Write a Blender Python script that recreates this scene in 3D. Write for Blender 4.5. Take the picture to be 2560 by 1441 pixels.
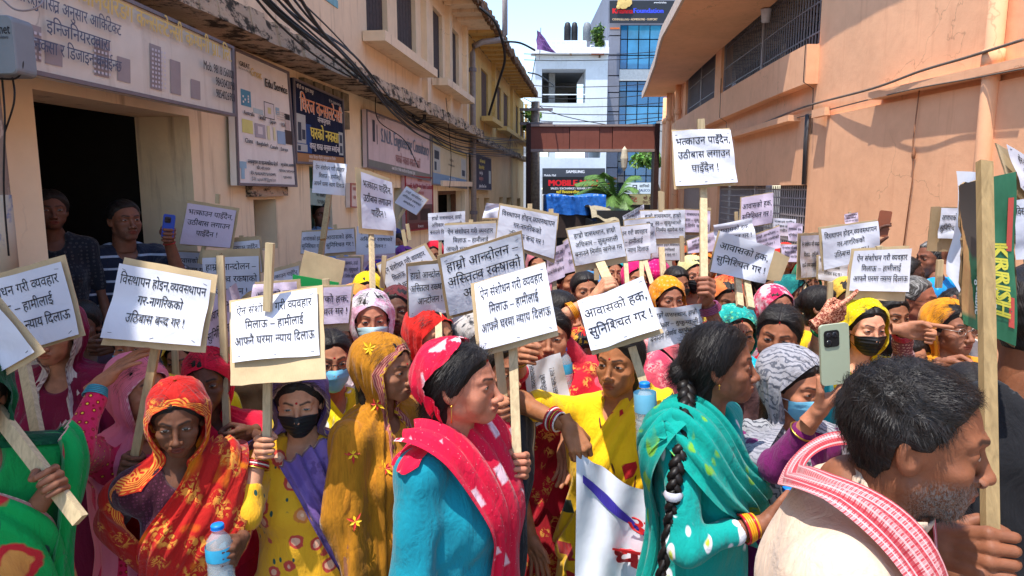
import bpy, math, random
import numpy as np
from mathutils import Vector, Matrix
random.seed(7); RNG = np.random.default_rng(7)
for _o in list(bpy.data.objects): bpy.data.objects.remove(_o)
SC = bpy.context.scene
COL = SC.collection
R = math.radians
# ------------------------------------------------------------------ camera
F, CX, CY, CAMZ = 1730.0, 1280.0, 720.5, 2.05
PITCH = math.atan((CY - 470) / F)
cd = bpy.data.cameras.new('camera'); cam = bpy.data.objects.new('camera', cd); COL.objects.link(cam)
cam.location = (0, 0, CAMZ); cam.rotation_euler = (R(90) - PITCH, 0, 0)
cd.sensor_width = 36; cd.lens = 36 * F / 2560; cd.clip_start = .05; cd.clip_end = 2000
SC.camera = cam
# ------------------------------------------------------------------ sky, sun, exposure
SUN_EL, SUN_AZ = R(71), R(-142)      # azimuth from +Y towards +X: the sun stands high, on the left and behind the camera
w = bpy.data.worlds.new('World'); SC.world = w; w.use_nodes = True
nt = w.node_tree; nt.nodes.clear()
sky = nt.nodes.new('ShaderNodeTexSky'); sky.sky_type = 'NISHITA'; sky.sun_disc = False
sky.sun_elevation = SUN_EL; sky.sun_rotation = SUN_AZ; sky.air_density = 1.1; sky.dust_density = .4; sky.ozone_density = 3
bg = nt.nodes.new('ShaderNodeBackground'); bg.inputs[1].default_value = .12
wo = nt.nodes.new('ShaderNodeOutputWorld')
nt.links.new(sky.outputs[0], bg.inputs[0]); nt.links.new(bg.outputs[0], wo.inputs[0])
sd = bpy.data.lights.new('sun', 'SUN'); sun = bpy.data.objects.new('sun', sd); COL.objects.link(sun)
sd.energy = 2.2; sd.angle = R(.53); sd.color = (1, .95, .88)
_sv = Vector((math.sin(SUN_AZ) * math.cos(SUN_EL), math.cos(SUN_AZ) * math.cos(SUN_EL), math.sin(SUN_EL)))
sun.rotation_euler = (-_sv).to_track_quat('-Z', 'Y').to_euler(); sun.location = _sv * 50
vs = SC.view_settings; vs.view_transform = 'Standard'; vs.look = 'None'; vs.gamma = 1; vs.use_curve_mapping = False
vs.exposure = 1.7
SC.cycles.max_bounces = 8; SC.cycles.diffuse_bounces = 4; SC.cycles.transparent_max_bounces = 8
# ------------------------------------------------------------------ helpers
def ray(px, py):
    u, v = (px - CX) / F, -(py - CY) / F
    c, s = math.cos(PITCH), math.sin(PITCH)
    return np.array([u, c + v * s, -s + v * c])
def at(px, py, Y):
    d = ray(px, py); return np.array([0, 0, CAMZ]) + d * (Y / d[1])
def nrm(v):
    v = np.asarray(v, float); return v / (np.linalg.norm(v) + 1e-12)
def tag(o, label=None, cat=None, group=None, kind=None):
    for k, v in (('label', label), ('category', cat), ('group', group), ('kind', kind)):
        if v: o[k] = v
    return o
def srgb(r, g, b):
    f = lambda c: (c / 255 / 12.92) if c / 255 <= .04045 else ((c / 255 + .055) / 1.055) ** 2.4
    return (f(r), f(g), f(b))
def mesh_obj(name, V, faces, mats, parent=None, mi=None, smooth=False, uv=None, attrs=None):
    """V Nx3; faces: int array (M,3|4), or a list of such arrays, or a list of lists"""
    me = bpy.data.meshes.new(name)
    V = np.asarray(V, np.float32).reshape(-1, 3)
    if isinstance(faces, np.ndarray): faces = [faces]
    if len(faces) and isinstance(faces[0], np.ndarray):
        faces = [f for f in faces if len(f)]
        lv = np.concatenate([f.ravel() for f in faces]).astype(np.int32)
        tot = np.concatenate([np.full(len(f), f.shape[1], np.int32) for f in faces])
    else:
        lv = np.array([i for f in faces for i in f], np.int32); tot = np.array([len(f) for f in faces], np.int32)
    me.vertices.add(len(V)); me.vertices.foreach_set('co', V.ravel())
    me.loops.add(len(lv)); me.loops.foreach_set('vertex_index', lv)
    me.polygons.add(len(tot)); st = np.concatenate([[0], np.cumsum(tot)[:-1]]).astype(np.int32)
    me.polygons.foreach_set('loop_start', st)
    if mi is not None: me.polygons.foreach_set('material_index', np.asarray(mi, np.int32))
    me.polygons.foreach_set('use_smooth', np.full(len(tot), smooth, bool))
    for m in (mats if isinstance(mats, (list, tuple)) else [mats]): me.materials.append(m)
    if uv is not None:
        ul = me.uv_layers.new(name='UVMap'); ul.data.foreach_set('uv', np.asarray(uv, np.float32)[lv].ravel())
    for k, a in (attrs or {}).items():
        at_ = me.attributes.new(k, 'FLOAT', 'POINT'); at_.data.foreach_set('value', np.asarray(a, np.float32))
    me.update(calc_edges=True); me.validate()
    o = bpy.data.objects.new(name, me); COL.objects.link(o)
    if parent is not None: o.parent = parent; o.matrix_parent_inverse = parent.matrix_basis.inverted()
    return o
def empty(name, loc=(0, 0, 0)):
    o = bpy.data.objects.new(name, None); COL.objects.link(o); o.location = loc; o.empty_display_size = .1; return o
class MB:
    """collects quads / tris of one part, in an optional frame f(s,t,z)->xyz"""
    def __init__(s, fr=None): s.v = []; s.f = []; s.m = []; s.fr = fr
    def add(s, V, Fs, mi=0):
        b = len(s.v)
        s.v += [tuple(s.fr(*p)) if s.fr else tuple(p) for p in V]
        s.f += [[i + b for i in f] for f in Fs]; s.m += [mi] * len(Fs)
    def box(s, a, b, mi=0, ns=1):
        (x0, y0, z0), (x1, y1, z1) = a, b
        for k in range(ns):
            p, q = x0 + (x1 - x0) * k / ns, x0 + (x1 - x0) * (k + 1) / ns
            fs = [[0, 3, 2, 1], [4, 5, 6, 7], [0, 1, 5, 4], [2, 3, 7, 6]]
            if k == ns - 1: fs.append([1, 2, 6, 5])
            if k == 0: fs.append([3, 0, 4, 7])
            s.add([(p, y0, z0), (q, y0, z0), (q, y1, z0), (p, y1, z0), (p, y0, z1), (q, y0, z1), (q, y1, z1), (p, y1, z1)], fs, mi)
    def bar(s, a, b, w, h=None, up=(0, 0, 1), mi=0):
        a, b = np.array(a, float), np.array(b, float); h = h or w
        d = nrm(b - a); x = np.cross(d, up)
        if np.linalg.norm(x) < 1e-3: x = np.cross(d, (1, 0, 0))
        x = nrm(x) * w / 2; y = nrm(np.cross(x, d)) * h / 2
        P = [a - x - y, a + x - y, a + x + y, a - x + y, b - x - y, b + x - y, b + x + y, b - x + y]
        s.add(P, [[0, 3, 2, 1], [4, 5, 6, 7], [0, 1, 5, 4], [1, 2, 6, 5], [2, 3, 7, 6], [3, 0, 4, 7]], mi)
    def tube(s, pts, r, n=6, mi=0, cap=True):
        pts = [np.array(p, float) for p in pts]; rr = r if isinstance(r, (list, tuple, np.ndarray)) else [r] * len(pts)
        V = []; Fs = []; up = np.array([.13, .31, .94])
        for i, p in enumerate(pts):
            d = nrm(pts[min(i + 1, len(pts) - 1)] - pts[max(i - 1, 0)])
            x = np.cross(d, up); x = nrm(x if np.linalg.norm(x) > .05 else np.cross(d, (1, 0, 0))); y = np.cross(d, x)
            for k in range(n):
                t = 2 * math.pi * k / n; V.append(p + rr[i] * (math.cos(t) * x + math.sin(t) * y))
        for i in range(len(pts) - 1):
            for k in range(n): Fs.append([i * n + k, i * n + (k + 1) % n, (i + 1) * n + (k + 1) % n, (i + 1) * n + k])
        if cap: Fs += [list(range(n))[::-1], [(len(pts) - 1) * n + k for k in range(n)]]
        s.add(V, Fs, mi)
    def lathe(s, prof, c=(0, 0, 0), n=16, axis=(0, 0, 1), mi=0):
        ax = nrm(axis); x = np.cross(ax, (.2, .9, .1)); x = nrm(x); y = np.cross(ax, x); c = np.array(c, float); V = []; Fs = []
        for r, h in prof:
            for k in range(n):
                t = 2 * math.pi * k / n; V.append(c + ax * h + r * (math.cos(t) * x + math.sin(t) * y))
        for i in range(len(prof) - 1):
            for k in range(n): Fs.append([i * n + k, i * n + (k + 1) % n, (i + 1) * n + (k + 1) % n, (i + 1) * n + k])
        s.add(V, Fs, mi)
    def build(s, name, mats, parent=None, smooth=False):
        return mesh_obj(name, s.v, s.f, mats, parent, s.m, smooth)
# ------------------------------------------------------------------ procedural materials
class NT:
    def __init__(s, name):
        s.mat = bpy.data.materials.new(name); s.mat.use_nodes = True; s.t = s.mat.node_tree; s.t.nodes.clear()
        s.out = s.n('OutputMaterial'); s.p = s.n('BsdfPrincipled'); s.l(s.p.outputs[0], s.out.inputs[0])
    def n(s, k, **kw):
        x = s.t.nodes.new('ShaderNode' + k)
        for a, v in kw.items(): setattr(x, a, v)
        return x
    def l(s, a, b): s.t.links.new(a, b)
    def put(s, sock, v):
        if hasattr(v, 'is_linked') or hasattr(v, 'links'): s.l(v, sock)
        else:
            try: sock.default_value = v
            except Exception: sock.default_value = (*v, 1)
    def co(s, kind='Object'): return s.n('TexCoord').outputs[kind]
    def attr(s, name): return s.n('Attribute', attribute_name=name).outputs['Fac']
    def mapp(s, v, scale=(1, 1, 1), rot=(0, 0, 0), loc=(0, 0, 0)):
        m = s.n('Mapping'); s.l(v, m.inputs[0]); m.inputs['Scale'].default_value = scale; m.inputs['Rotation'].default_value = rot; m.inputs['Location'].default_value = loc
        return m.outputs[0]
    def noise(s, v, scale, detail=3, rough=.55, dist=0, out='Fac'):
        x = s.n('TexNoise'); s.l(v, x.inputs['Vector']); x.inputs['Scale'].default_value = scale; x.inputs['Detail'].default_value = detail
        x.inputs['Roughness'].default_value = rough; x.inputs['Distortion'].default_value = dist; return x.outputs[out]
    def voro(s, v, scale, feat='F1', out='Distance', rnd=1.0):
        x = s.n('TexVoronoi', feature=feat); s.l(v, x.inputs['Vector']); x.inputs['Scale'].default_value = scale
        if 'Randomness' in x.inputs: x.inputs['Randomness'].default_value = rnd
        return x.outputs[out]
    def wave(s, v, scale, dist=0, dirn='X', prof='SIN', ds=1.0):
        x = s.n('TexWave', wave_profile=prof, bands_direction=dirn); s.l(v, x.inputs['Vector']); x.inputs['Scale'].default_value = scale
        x.inputs['Distortion'].default_value = dist; x.inputs['Detail Scale'].default_value = ds; return x.outputs['Fac']
    def ramp(s, f, lo, hi, a=0.0, b=1.0):
        x = s.n('MapRange'); s.put(x.inputs[0], f); x.inputs[1].default_value = lo; x.inputs[2].default_value = hi; x.inputs[3].default_value = a; x.inputs[4].default_value = b
        return x.outputs[0]
    def math(s, op, a, b=0.0, c=0.0):
        x = s.n('Math', operation=op); s.put(x.inputs[0], a); s.put(x.inputs[1], b); s.put(x.inputs[2], c); return x.outputs[0]
    def mix(s, f, a, b, mode='MIX'):
        x = s.n('Mix', data_type='RGBA', blend_type=mode); s.put(x.inputs[0], f)
        for i, v in ((6, a), (7, b)):
            if hasattr(v, 'links'): s.l(v, x.inputs[i])
            else: x.inputs[i].default_value = (*v[:3], 1)
        return x.outputs[2]
    def sep(s, v):
        x = s.n('SeparateXYZ'); s.l(v, x.inputs[0]); return x.outputs
    def comb(s, a, b, c=0.0):
        x = s.n('CombineXYZ'); s.put(x.inputs[0], a); s.put(x.inputs[1], b); s.put(x.inputs[2], c); return x.outputs[0]
    def bump(s, h, strength=.3, dist=.01, prev=None):
        x = s.n('Bump'); s.l(h, x.inputs['Height']); x.inputs['Strength'].default_value = strength; x.inputs['Distance'].default_value = dist
        if prev is not None: s.l(prev, x.inputs['Normal'])
        s.l(x.outputs[0], s.p.inputs['Normal']); return x.outputs[0]
    def fin(s, col, rough=.7, spec=.3, metal=0, sheen=0, trans=0, ior=1.45):
        if hasattr(col, 'links'): s.l(col, s.p.inputs['Base Color'])
        else: s.p.inputs['Base Color'].default_value = (*col[:3], 1)
        s.put(s.p.inputs['Roughness'], rough); s.p.inputs['Specular IOR Level'].default_value = spec; s.p.inputs['Metallic'].default_value = metal
        s.p.inputs['Sheen Weight'].default_value = sheen; s.p.inputs['Transmission Weight'].default_value = trans; s.p.inputs['IOR'].default_value = ior
        return s.mat
_MC = {}
def simple(name, c, rough=.6, spec=.3, metal=0, var=.12, scale=12, bump=0.0, bscale=60):
    k = (name, tuple(c), rough)
    if k in _MC: return _MC[k]
    n = NT(name); v = n.co(); f = n.noise(v, scale, 4)
    col = n.mix(n.ramp(f, .3, .7), tuple(x * (1 - var) for x in c), tuple(min(1, x * (1 + var)) for x in c))
    if bump: n.bump(n.noise(v, bscale, 3), bump, .005)
    _MC[k] = n.fin(col, rough, spec, metal); return _MC[k]
def wall_mat(name, c, stain, amt=.6, peel=None):
    n = NT(name); v = n.co()
    big = n.noise(v, .9, 5, .6); mid = n.noise(v, 7, 4); st = n.noise(n.mapp(v, (6, 6, .45)), 1.3, 5, .65)
    col = n.mix(n.ramp(big, .3, .75), c, tuple(x * .82 for x in c))
    col = n.mix(n.ramp(mid, .35, .75, 0, .35), col, tuple(min(1, x * 1.15) for x in c))
    col = n.mix(n.ramp(st, .56, .78, 0, amt), col, stain)
    sp = n.noise(v, 34, 5, .75)
    col = n.mix(n.ramp(sp, .66, .72, 0, .35), col, tuple(x * .45 for x in c))
    if peel is not None: col = n.mix(n.ramp(n.noise(v, 2.1, 6, .7), .60, .64, 0, .9), col, peel)
    wv = n.n('VectorMath', operation='ADD'); n.l(v, wv.inputs[0]); nz = n.n('TexNoise'); n.l(v, nz.inputs['Vector']); nz.inputs['Scale'].default_value = 3; nz.inputs['Detail'].default_value = 4; sv_ = n.n('VectorMath', operation='SCALE'); n.l(nz.outputs['Color'], sv_.inputs[0]); sv_.inputs['Scale'].default_value = .5; n.l(sv_.outputs[0], wv.inputs[1])
    ck = n.math('MULTIPLY', n.ramp(n.voro(wv.outputs[0], .8, 'DISTANCE_TO_EDGE'), .0, .007, 1, 0), n.ramp(n.noise(v, .7, 2), .52, .58)); col = n.mix(n.math('MULTIPLY', ck, .55), col, tuple(x * .4 for x in c))
    b = n.bump(n.noise(v, 55, 4), .25, .005); n.bump(big, .5, .04, b)
    return n.fin(col, .88, .2)
# ------------------------------------------------------------------ lettering (own shaping for Devanagari clusters)
_GL = {}
def _font_mesh(body, res=2):
    c = bpy.data.curves.new('glyph', 'FONT'); c.body = body; c.resolution_u = res
    o = bpy.data.objects.new('glyph', c); COL.objects.link(o); me = bpy.data.meshes.new_from_object(o)
    V = np.array([v.co[:2] for v in me.vertices]).reshape(-1, 2); Fs = [tuple(p.vertices) for p in me.polygons]
    bpy.data.objects.remove(o); bpy.data.curves.remove(c); bpy.data.meshes.remove(me); return V, Fs
_IW = _font_mesh('II')[0][:, 0].max()
def glyph(ch):
    if ch not in _GL:
        V, Fs = _font_mesh(ch) if ch != ' ' else (np.zeros((0, 2)), [])
        _GL[ch] = (V, Fs, _font_mesh('I' + ch + 'I')[0][:, 0].max() - _IW)
    return _GL[ch]
def _clip(V, Fs, x1):
    nv = [tuple(v) for v in V]; nf = []
    for f in Fs:
        out = []
        for i in range(len(f)):
            a, b = nv[f[i]], nv[f[(i + 1) % len(f)]]
            if a[0] <= x1: out.append(f[i])
            if (a[0] <= x1) != (b[0] <= x1):
                t = (x1 - a[0]) / (b[0] - a[0]); nv.append((x1, a[1] + t * (b[1] - a[1]))); out.append(len(nv) - 1)
        if len(out) > 2: nf.append(tuple(out))
    return np.array(nv).reshape(-1, 2), nf
_STEM = set('खगघचजञणतथधनपबभमयलवशषस')
def half(ch):
    k = '_' + ch
    if k not in _GL:
        V, Fs, ad = glyph(ch)
        cut = V[:, 0].max() - (.15 if ch in _STEM else .12)
        if ch in 'कफ': cut = V[:, 0].max() - .1
        V, Fs = _clip(V, Fs, cut); _GL[k] = (V, Fs, min(ad, cut))
    return _GL[k]
def line_mesh(txt):
    """verts (x,y) with cap height ~0.7, faces, width"""
    Vs, Fs, x, nb = [], [], 0.0, 0
    def put(g, dx=0, dy=0, sx=1, sy=1):
        nonlocal nb
        V, f, _ = g
        if len(V): Vs.append(V * [sx, sy] + [x + dx, dy]); Fs.extend([tuple(i + nb for i in q) for q in f]); nb += len(V)
    i = 0; n = len(txt)
    isC = lambda c: 'क' <= c <= 'ह'
    while i < n:
        c = txt[i]
        if not isC(c):
            g = glyph(c); put(g); x += g[2]; i += 1; continue
        cl = [c]; i += 1
        while i + 1 < n and txt[i] == '्' and isC(txt[i + 1]): cl.append(txt[i + 1]); i += 2
        ms = ''
        while i < n and not isC(txt[i]) and 'ँ' <= txt[i] <= 'ॏ' and not ('अ' <= txt[i] <= 'औ'): ms += txt[i]; i += 1
        reph = cl[0] == 'र' and len(cl) > 1
        if reph: cl = cl[1:]
        rak = len(cl) > 1 and cl[-1] == 'र'
        if rak: cl = cl[:-1]
        if 'ि' in ms: g = glyph('ि'); put(g); x += .26; ms = ms.replace('ि', '')
        x0 = x
        for h in cl[:-1]:
            g = half(h); put(g); x += g[2]
        g = glyph(cl[-1]); put(g); x += g[2]
        if rak:
            V = np.array([(-.12, .23), (-.12, .14), (-.44, -.06), (-.47, .02)]); put((V, [(0, 1, 2, 3)], 0))
        for m in ms:
            g = glyph(m); put(g); x += g[2]
        if reph: g = glyph('े'); put((-g[0] * [1, -1] + [-.3, 0], [q[::-1] for q in g[1]], 0))
    return (np.concatenate(Vs) if Vs else np.zeros((0, 2))), Fs, x
def text_on(name, rows, surf, mat, parent, off=.0015, bold=0.0):
    """rows: (text, u_center, v_baseline, height_v, width_u or None, aspect=metres_v/metres_u); surf(u,v,off)->xyz for arrays"""
    VV, FF, nb = [], [], 0
    for txt, uc, vb, hv, wu, asp in rows:
        V, Fs, W = line_mesh(txt)
        if not len(V): continue
        sc = hv / .9; su = sc * asp
        if wu and W * su > wu: su = wu / W
        if wu and wu < 0: su = -wu / W
        for db in ((0, bold) if bold else (0,)):
            u = uc + (V[:, 0] - W / 2 + db) * su; v = vb + V[:, 1] * sc
            VV.append(surf(u, v, off)); FF.extend([[i + nb for i in f] for f in Fs]); nb += len(V); off += .0004 if bold else 0
    return mesh_obj(name, np.concatenate(VV), FF, mat, parent)
# ------------------------------------------------------------------ frames of the facades
ALPHA = math.atan((1480 - CX) / F)
_a = np.array([math.sin(ALPHA), math.cos(ALPHA), 0]); _r = np.array([math.cos(ALPHA), -math.sin(ALPHA), 0])
D = 2.75
def FL(s, t, z): return _a * s + _r * (-D + t) + np.array([0, 0, z])
_rp = np.array([(5.55, -6), (5.35, 1), (5.1, 6), (4.86, 9), (4.8, 10.8), (4.86, 12.6), (5.0, 14.6), (5.2, 17.5), (5.48, 21), (5.75, 24), (6.0, 27), (6.3, 30)], float)
def _cr(P, k=14):
    out = []
    for i in range(len(P) - 1):
        p0, p1, p2, p3 = P[max(i - 1, 0)], P[i], P[i + 1], P[min(i + 2, len(P) - 1)]
        for t in np.linspace(0, 1, k, endpoint=False):
            out.append(.5 * (2 * p1 + (p2 - p0) * t + (2 * p0 - 5 * p1 + 4 * p2 - p3) * t * t + (3 * p1 - 3 * p2 + p3 - p0) * t ** 3))
    out.append(P[-1]); return np.array(out)
spline = lambda P, k=10: _cr(np.array(P, float), k)
_rd = _cr(_rp, 20); _rs = np.concatenate([[0], np.cumsum(np.linalg.norm(np.diff(_rd, axis=0), axis=1))])
def FR(s, t, z):
    x, y = np.interp(s, _rs, _rd[:, 0]), np.interp(s, _rs, _rd[:, 1])
    x2, y2 = np.interp(s + .2, _rs, _rd[:, 0]), np.interp(s + .2, _rs, _rd[:, 1]); x1, y1 = np.interp(s - .2, _rs, _rd[:, 0]), np.interp(s - .2, _rs, _rd[:, 1])
    d = nrm([x2 - x1, y2 - y1]); return np.array([x - d[1] * t, y + d[0] * t, z])
def pix(fr, px, py, t=0, smax=34, s0=1.0):
    d = ray(px, py); az = math.atan2(d[0], d[1]); S = np.linspace(s0, smax, 1400)
    A = np.array([(lambda p: math.atan2(p[0], p[1]))(fr(s, t, 0)) for s in S[::20]])
    f = np.interp(S, S[::20], A) - az
    i = np.where(np.diff(np.sign(f)) != 0)[0]; i = i[0] if len(i) else np.argmin(abs(f))
    s = S[i]; p = fr(s, t, 0); h = math.hypot(p[0], p[1]) / math.hypot(d[0], d[1])
    return s, CAMZ + d[2] * h
def holed(mb, t, s0, s1, z0, z1, holes, depth, mi=0, mr=0, step=1.0):
    """front face of a wall with rectangular openings and their reveals"""
    S = sorted({s0, s1, *[h[0] for h in holes], *[h[1] for h in holes]}); Z = sorted({z0, z1, *[h[2] for h in holes], *[h[3] for h in holes]})
    S = [x for x in S if s0 <= x <= s1]; Z = [x for x in Z if z0 <= x <= z1]
    for a, b in zip(S, S[1:]):
        k = max(1, int((b - a) / step + .5))
        for j in range(k):
            p, q = a + (b - a) * j / k, a + (b - a) * (j + 1) / k
            for c, d in zip(Z, Z[1:]):
                if any(h[0] < (p + q) / 2 < h[1] and h[2] < (c + d) / 2 < h[3] for h in holes): continue
                mb.add([(p, t, c), (q, t, c), (q, t, d), (p, t, d)], [[0, 1, 2, 3]], mi)
    for h in holes:
        a, b, c, d = h[:4]; e = t - depth; k = max(1, int((b - a) / step + .5))
        for x in (a, b): mb.add([(x, t, c), (x, e, c), (x, e, d), (x, t, d)], [[0, 1, 2, 3]], mr)
        for j in range(k):
            p, q = a + (b - a) * j / k, a + (b - a) * (j + 1) / k
            for z in (c, d): mb.add([(p, t, z), (q, t, z), (q, e, z), (p, e, z)], [[0, 1, 2, 3]], mr)
# ================================================================== SETTING
M_ground = wall_mat('asphalt_dust', (.19, .165, .14), (.09, .08, .07), .5)
g = MB(); g.add([(-400, -60, 0), (400, -60, 0), (400, 900, 0), (-400, 900, 0)], [[0, 1, 2, 3]])
o = g.build('ground', M_ground); tag(o, kind='structure')
C_PINK, C_OR, C_YEL = srgb(236, 208, 174), srgb(246, 182, 138), srgb(212, 176, 110)
M_pink = wall_mat('pink_plaster', C_PINK, srgb(140, 106, 80), .7)
M_yel = wall_mat('ochre_plaster', C_YEL, srgb(110, 74, 36), .75, srgb(190, 160, 120))
M_cream = wall_mat('cream_plaster', srgb(238, 217, 182), srgb(130, 100, 72), .75)
M_or = wall_mat('orange_plaster', C_OR, srgb(206, 138, 102), .5)
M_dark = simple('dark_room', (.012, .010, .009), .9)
M_wood = simple('dark_wood', (.05, .032, .025), .6, var=.4, scale=20, bump=.2)
n = NT('mossy_concrete'); v = n.co(); col = n.mix(n.noise(v, 3, 4), srgb(206, 180, 152), srgb(160, 138, 116)); col = n.mix(n.ramp(n.noise(n.mapp(v, (1, 1, 2)), 5.5, 7, .72), .49, .57, 0, .92), col, (.028, .026, .022)); col = n.mix(n.ramp(n.noise(v, 2.2, 3), .62, .7, 0, .5), col, (.06, .075, .03)); n.bump(n.noise(v, 22, 6, .7), .7, .03); M_moss = n.fin(col, .92, .1)
M_iron = simple('iron_bar', srgb(112, 104, 108), .5, .4)
M_ironw = simple('pale_iron', srgb(150, 138, 138), .5, .4)
M_pipe = simple('grey_pipe', srgb(148, 136, 132), .5)
M_black = simple('black_cable', (.012, .011, .012), .5)
M_ink = simple('black_print', (.015, .015, .02), .55, var=.02)
# ---------------------------------------------------------------- left building
LB = tag(empty('long_building', FL(14, -1, 0)), 'long plastered building with shop boards, pink near and ochre beyond its grey downpipe', 'building')
P = lambda x, y, t=0: pix(FL, x, y, t)
sD0, sD1 = P(103, 400)[0], P(480, 400)[0]; zD = P(480, 300)[1]
sP = P(1172, 350)[0]; zL = P(808, 205)[1]; sE = 28.0; zE = 5.42
holes = [(sD0, sD1, .35, zD + .02)]
def hole(x0, y0, x1, y1, zb=None):
    s0, z1 = P(x0, y0); s1, z0 = P(x1, y1); return (s0, s1, zb if zb is not None else z0, z1)
h_niche = hole(634, 500, 695, 620); h_door2 = hole(772, 415, 832, 560, .3); h_door3 = hole(985, 470, 1006, 560, .3); h_w5 = hole(1095, 478, 1163, 540, .9)
h_y = [hole(1184, 497, 1200, 540, .9), hole(1212, 496, 1226, 540, .9), hole(1250, 494, 1259, 540, 1.3), hole(1268, 495, 1280, 540, 1.3), hole(1294, 497, 1302, 540, 1.3)]
up = [hole(922, 20, 976, 122), hole(997, -10, 1046, 170), hole(1087, 52, 1112, 208), hole(1124, 92, 1152, 243)]
zs1, zt1 = up[0][2], 5.15
up = [(u[0], u[1], zs1 - .02, zt1) for u in up]
upy = [hole(1208, 176, 1225, 292), hole(1247, 216, 1257, 320), hole(1263, 230, 1275, 328), hole(1293, 262, 1299, 345), hole(1304, 268, 1313, 352)]
upy = [(u[0], u[1], zs1 - .1, 5.0) for u in upy]
m = MB(FL)
holed(m, 0, -3, sP, 0, zL, [h for h in holes + [h_niche, h_door2, h_door3, h_w5]], .4, 0, 0, 2)
holed(m, -.03, -3, sP, zL, zE, up, .13, 1, 1, 2)
m.build('pink_wall', [M_cream, M_pink], LB)
m = MB(FL)
holed(m, -.02, sP, sE, 0, zL, h_y, .35, 1, 1, 2); holed(m, -.05, sP, sE, zL, zE, upy, .13, 0, 0, 2)
m.add([(sE, -.02, 0), (sE, -6, 0), (sE, -6, zE), (sE, -.02, zE)], [[0, 1, 2, 3]])
m.build('ochre_wall', [M_yel, wall_mat('pale_ochre', srgb(214, 184, 138), srgb(140, 104, 60), .6)], LB)
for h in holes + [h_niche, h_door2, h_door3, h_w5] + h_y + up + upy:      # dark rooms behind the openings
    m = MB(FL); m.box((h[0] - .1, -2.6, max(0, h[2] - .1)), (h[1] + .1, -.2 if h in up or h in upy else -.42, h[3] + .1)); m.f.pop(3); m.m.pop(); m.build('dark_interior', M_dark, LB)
m = MB(FL); m.box((-3, -7, zE + .12), (sE, -.05, zE + .2)); m.build('roof_slab', M_moss, LB)
# step inside the big doorway on which people stand
m = MB(FL); m.box((sD0 - .2, -2.5, 0), (sD1 + .2, .0, .35)); m.build('door_step', M_cream, LB)
# ledge with weathered edge
def ledge(s0, s1, z, name, ht=.17, pr=.36):
    m = MB(FL); rg = random.Random(3); n = int((s1 - s0) / .22)
    for k in range(n):
        a, b = s0 + (s1 - s0) * k / n, s0 + (s1 - s0) * (k + 1) / n; q = rg.uniform(-.025, .02)
        m.add([(a, 0, z), (b, 0, z), (b, pr + q, z), (a, pr + q, z), (a, 0, z + ht), (b, 0, z + ht), (b, pr + q - .03, z + ht + q), (a, pr + q - .03, z + ht + q)],
              [[0, 3, 2, 1], [4, 5, 6, 7], [2, 3, 7, 6], [0, 4, 7, 3], [1, 2, 6, 5]])
    return m.build(name, M_moss, LB)
ledge(-2, sP - .05, zL, 'ledge'); ledge(sP + .05, sE, zL - .05, 'ledge', .14, .22)
# eave: boards, rafters and rough fascia
for s0, s1, mt in ((-2, sP - .05, M_pink), (sP - .05, sE - 1.2, M_yel)):
    m = MB(FL); m.box((s0, -.03, zE), (s1, .6, zE + .1), ns=4); m.build('eave_slab', mt, LB)
    for k in range(int((s1 - s0) / .6)):
        m = MB(FL); a = s0 + .6 * k; m.box((a, 0, zE - .06), (a + .07, .57, zE - .002)); m.build('rafter', mt, LB)
m = MB(FL); rg = random.Random(5)
for k in range(190):
    a = -2 + k * .15; q = rg.uniform(-.03, .03); m.box((a, .56, zE - .05 + q), (a + .14, .66 + q * .6, zE + .13 + q))
m.build('roof_edge', simple('rusty_edge', srgb(112, 84, 60), .9, var=.55, scale=9), LB)
# upper windows: closed dark shutters with planks, sills
def shutters(h, n, mt, ind=.09):
    w0 = h[0] + .03; w1 = h[1] - .03; k = max(2, n)
    for i in range(k):
        a, b = w0 + (w1 - w0) * i / k, w0 + (w1 - w0) * (i + 1) / k
        m = MB(FL); m.box((a + .006, -ind - .03, h[2] + .02), (b - .006, -ind, h[3] - .02)); m.build('shutter_plank', mt, LB)
M_sh = simple('shutter_wood', srgb(66, 52, 48), .7, var=.35, scale=18, bump=.2); M_sh2 = simple('shutter_brown', srgb(84, 56, 40), .7, var=.35, scale=18, bump=.2)
for h in up: shutters(h, 6, M_sh)
for h in upy: shutters(h, 4, M_sh2, .09)
def sill(h0, h1, z, mt, name='window_sill', pr=.26, ht=.12):
    m = MB(FL); m.box((h0 - .2, -.02, z - ht), (h1 + .2, pr, z)); return m.build(name, mt, LB)
sill(up[0][0], up[1][1], zs1, M_pink); sill(up[2][0], up[3][1], zs1, M_pink); sill(upy[0][0], upy[0][1] + .6, zs1 - .1, M_yel); sill(upy[1][0], upy[4][1], zs1 - .1, M_yel)
for a in (up[1][1] + .35, (up[2][1] + up[3][0]) / 2, up[3][1] + .4):
    m = MB(FL); m.box((a, -.04, zs1 - .6), (a + .22, .06, zE)); m.build('wall_rib', M_pink, LB)
for a in (upy[0][1] + .7, upy[2][1] + .5, upy[4][1] + .3):
    m = MB(FL); m.box((a, -.06, zs1 - .1), (a + .18, .05, zE)); m.build('wall_rib', M_yel, LB)
# teal patch window, ventilation blocks over the second board
h = hole(806, -30, 852, 22); m = MB(FL); m.box((h[0], -.04, h[2]), (h[1], -.02, h[3])); m.build('blue_window', simple('teal_paint', srgb(120, 170, 180), .7), LB)
a0, z1 = P(742, 182); a1, z0 = P(862, 238)
for i in range(5):
    for j in range(2):
        m = MB(FL); w_ = (a1 - a0) / 5; m.box((a0 + w_ * i + .03, .0, zL - .03 - .2 * (j + 1)), (a0 + w_ * (i + 1) - .03, .06, zL - .05 - .2 * j)); m.build('vent_block', simple('mossy_block', srgb(118, 108, 88), .9, var=.4), LB)
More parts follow.
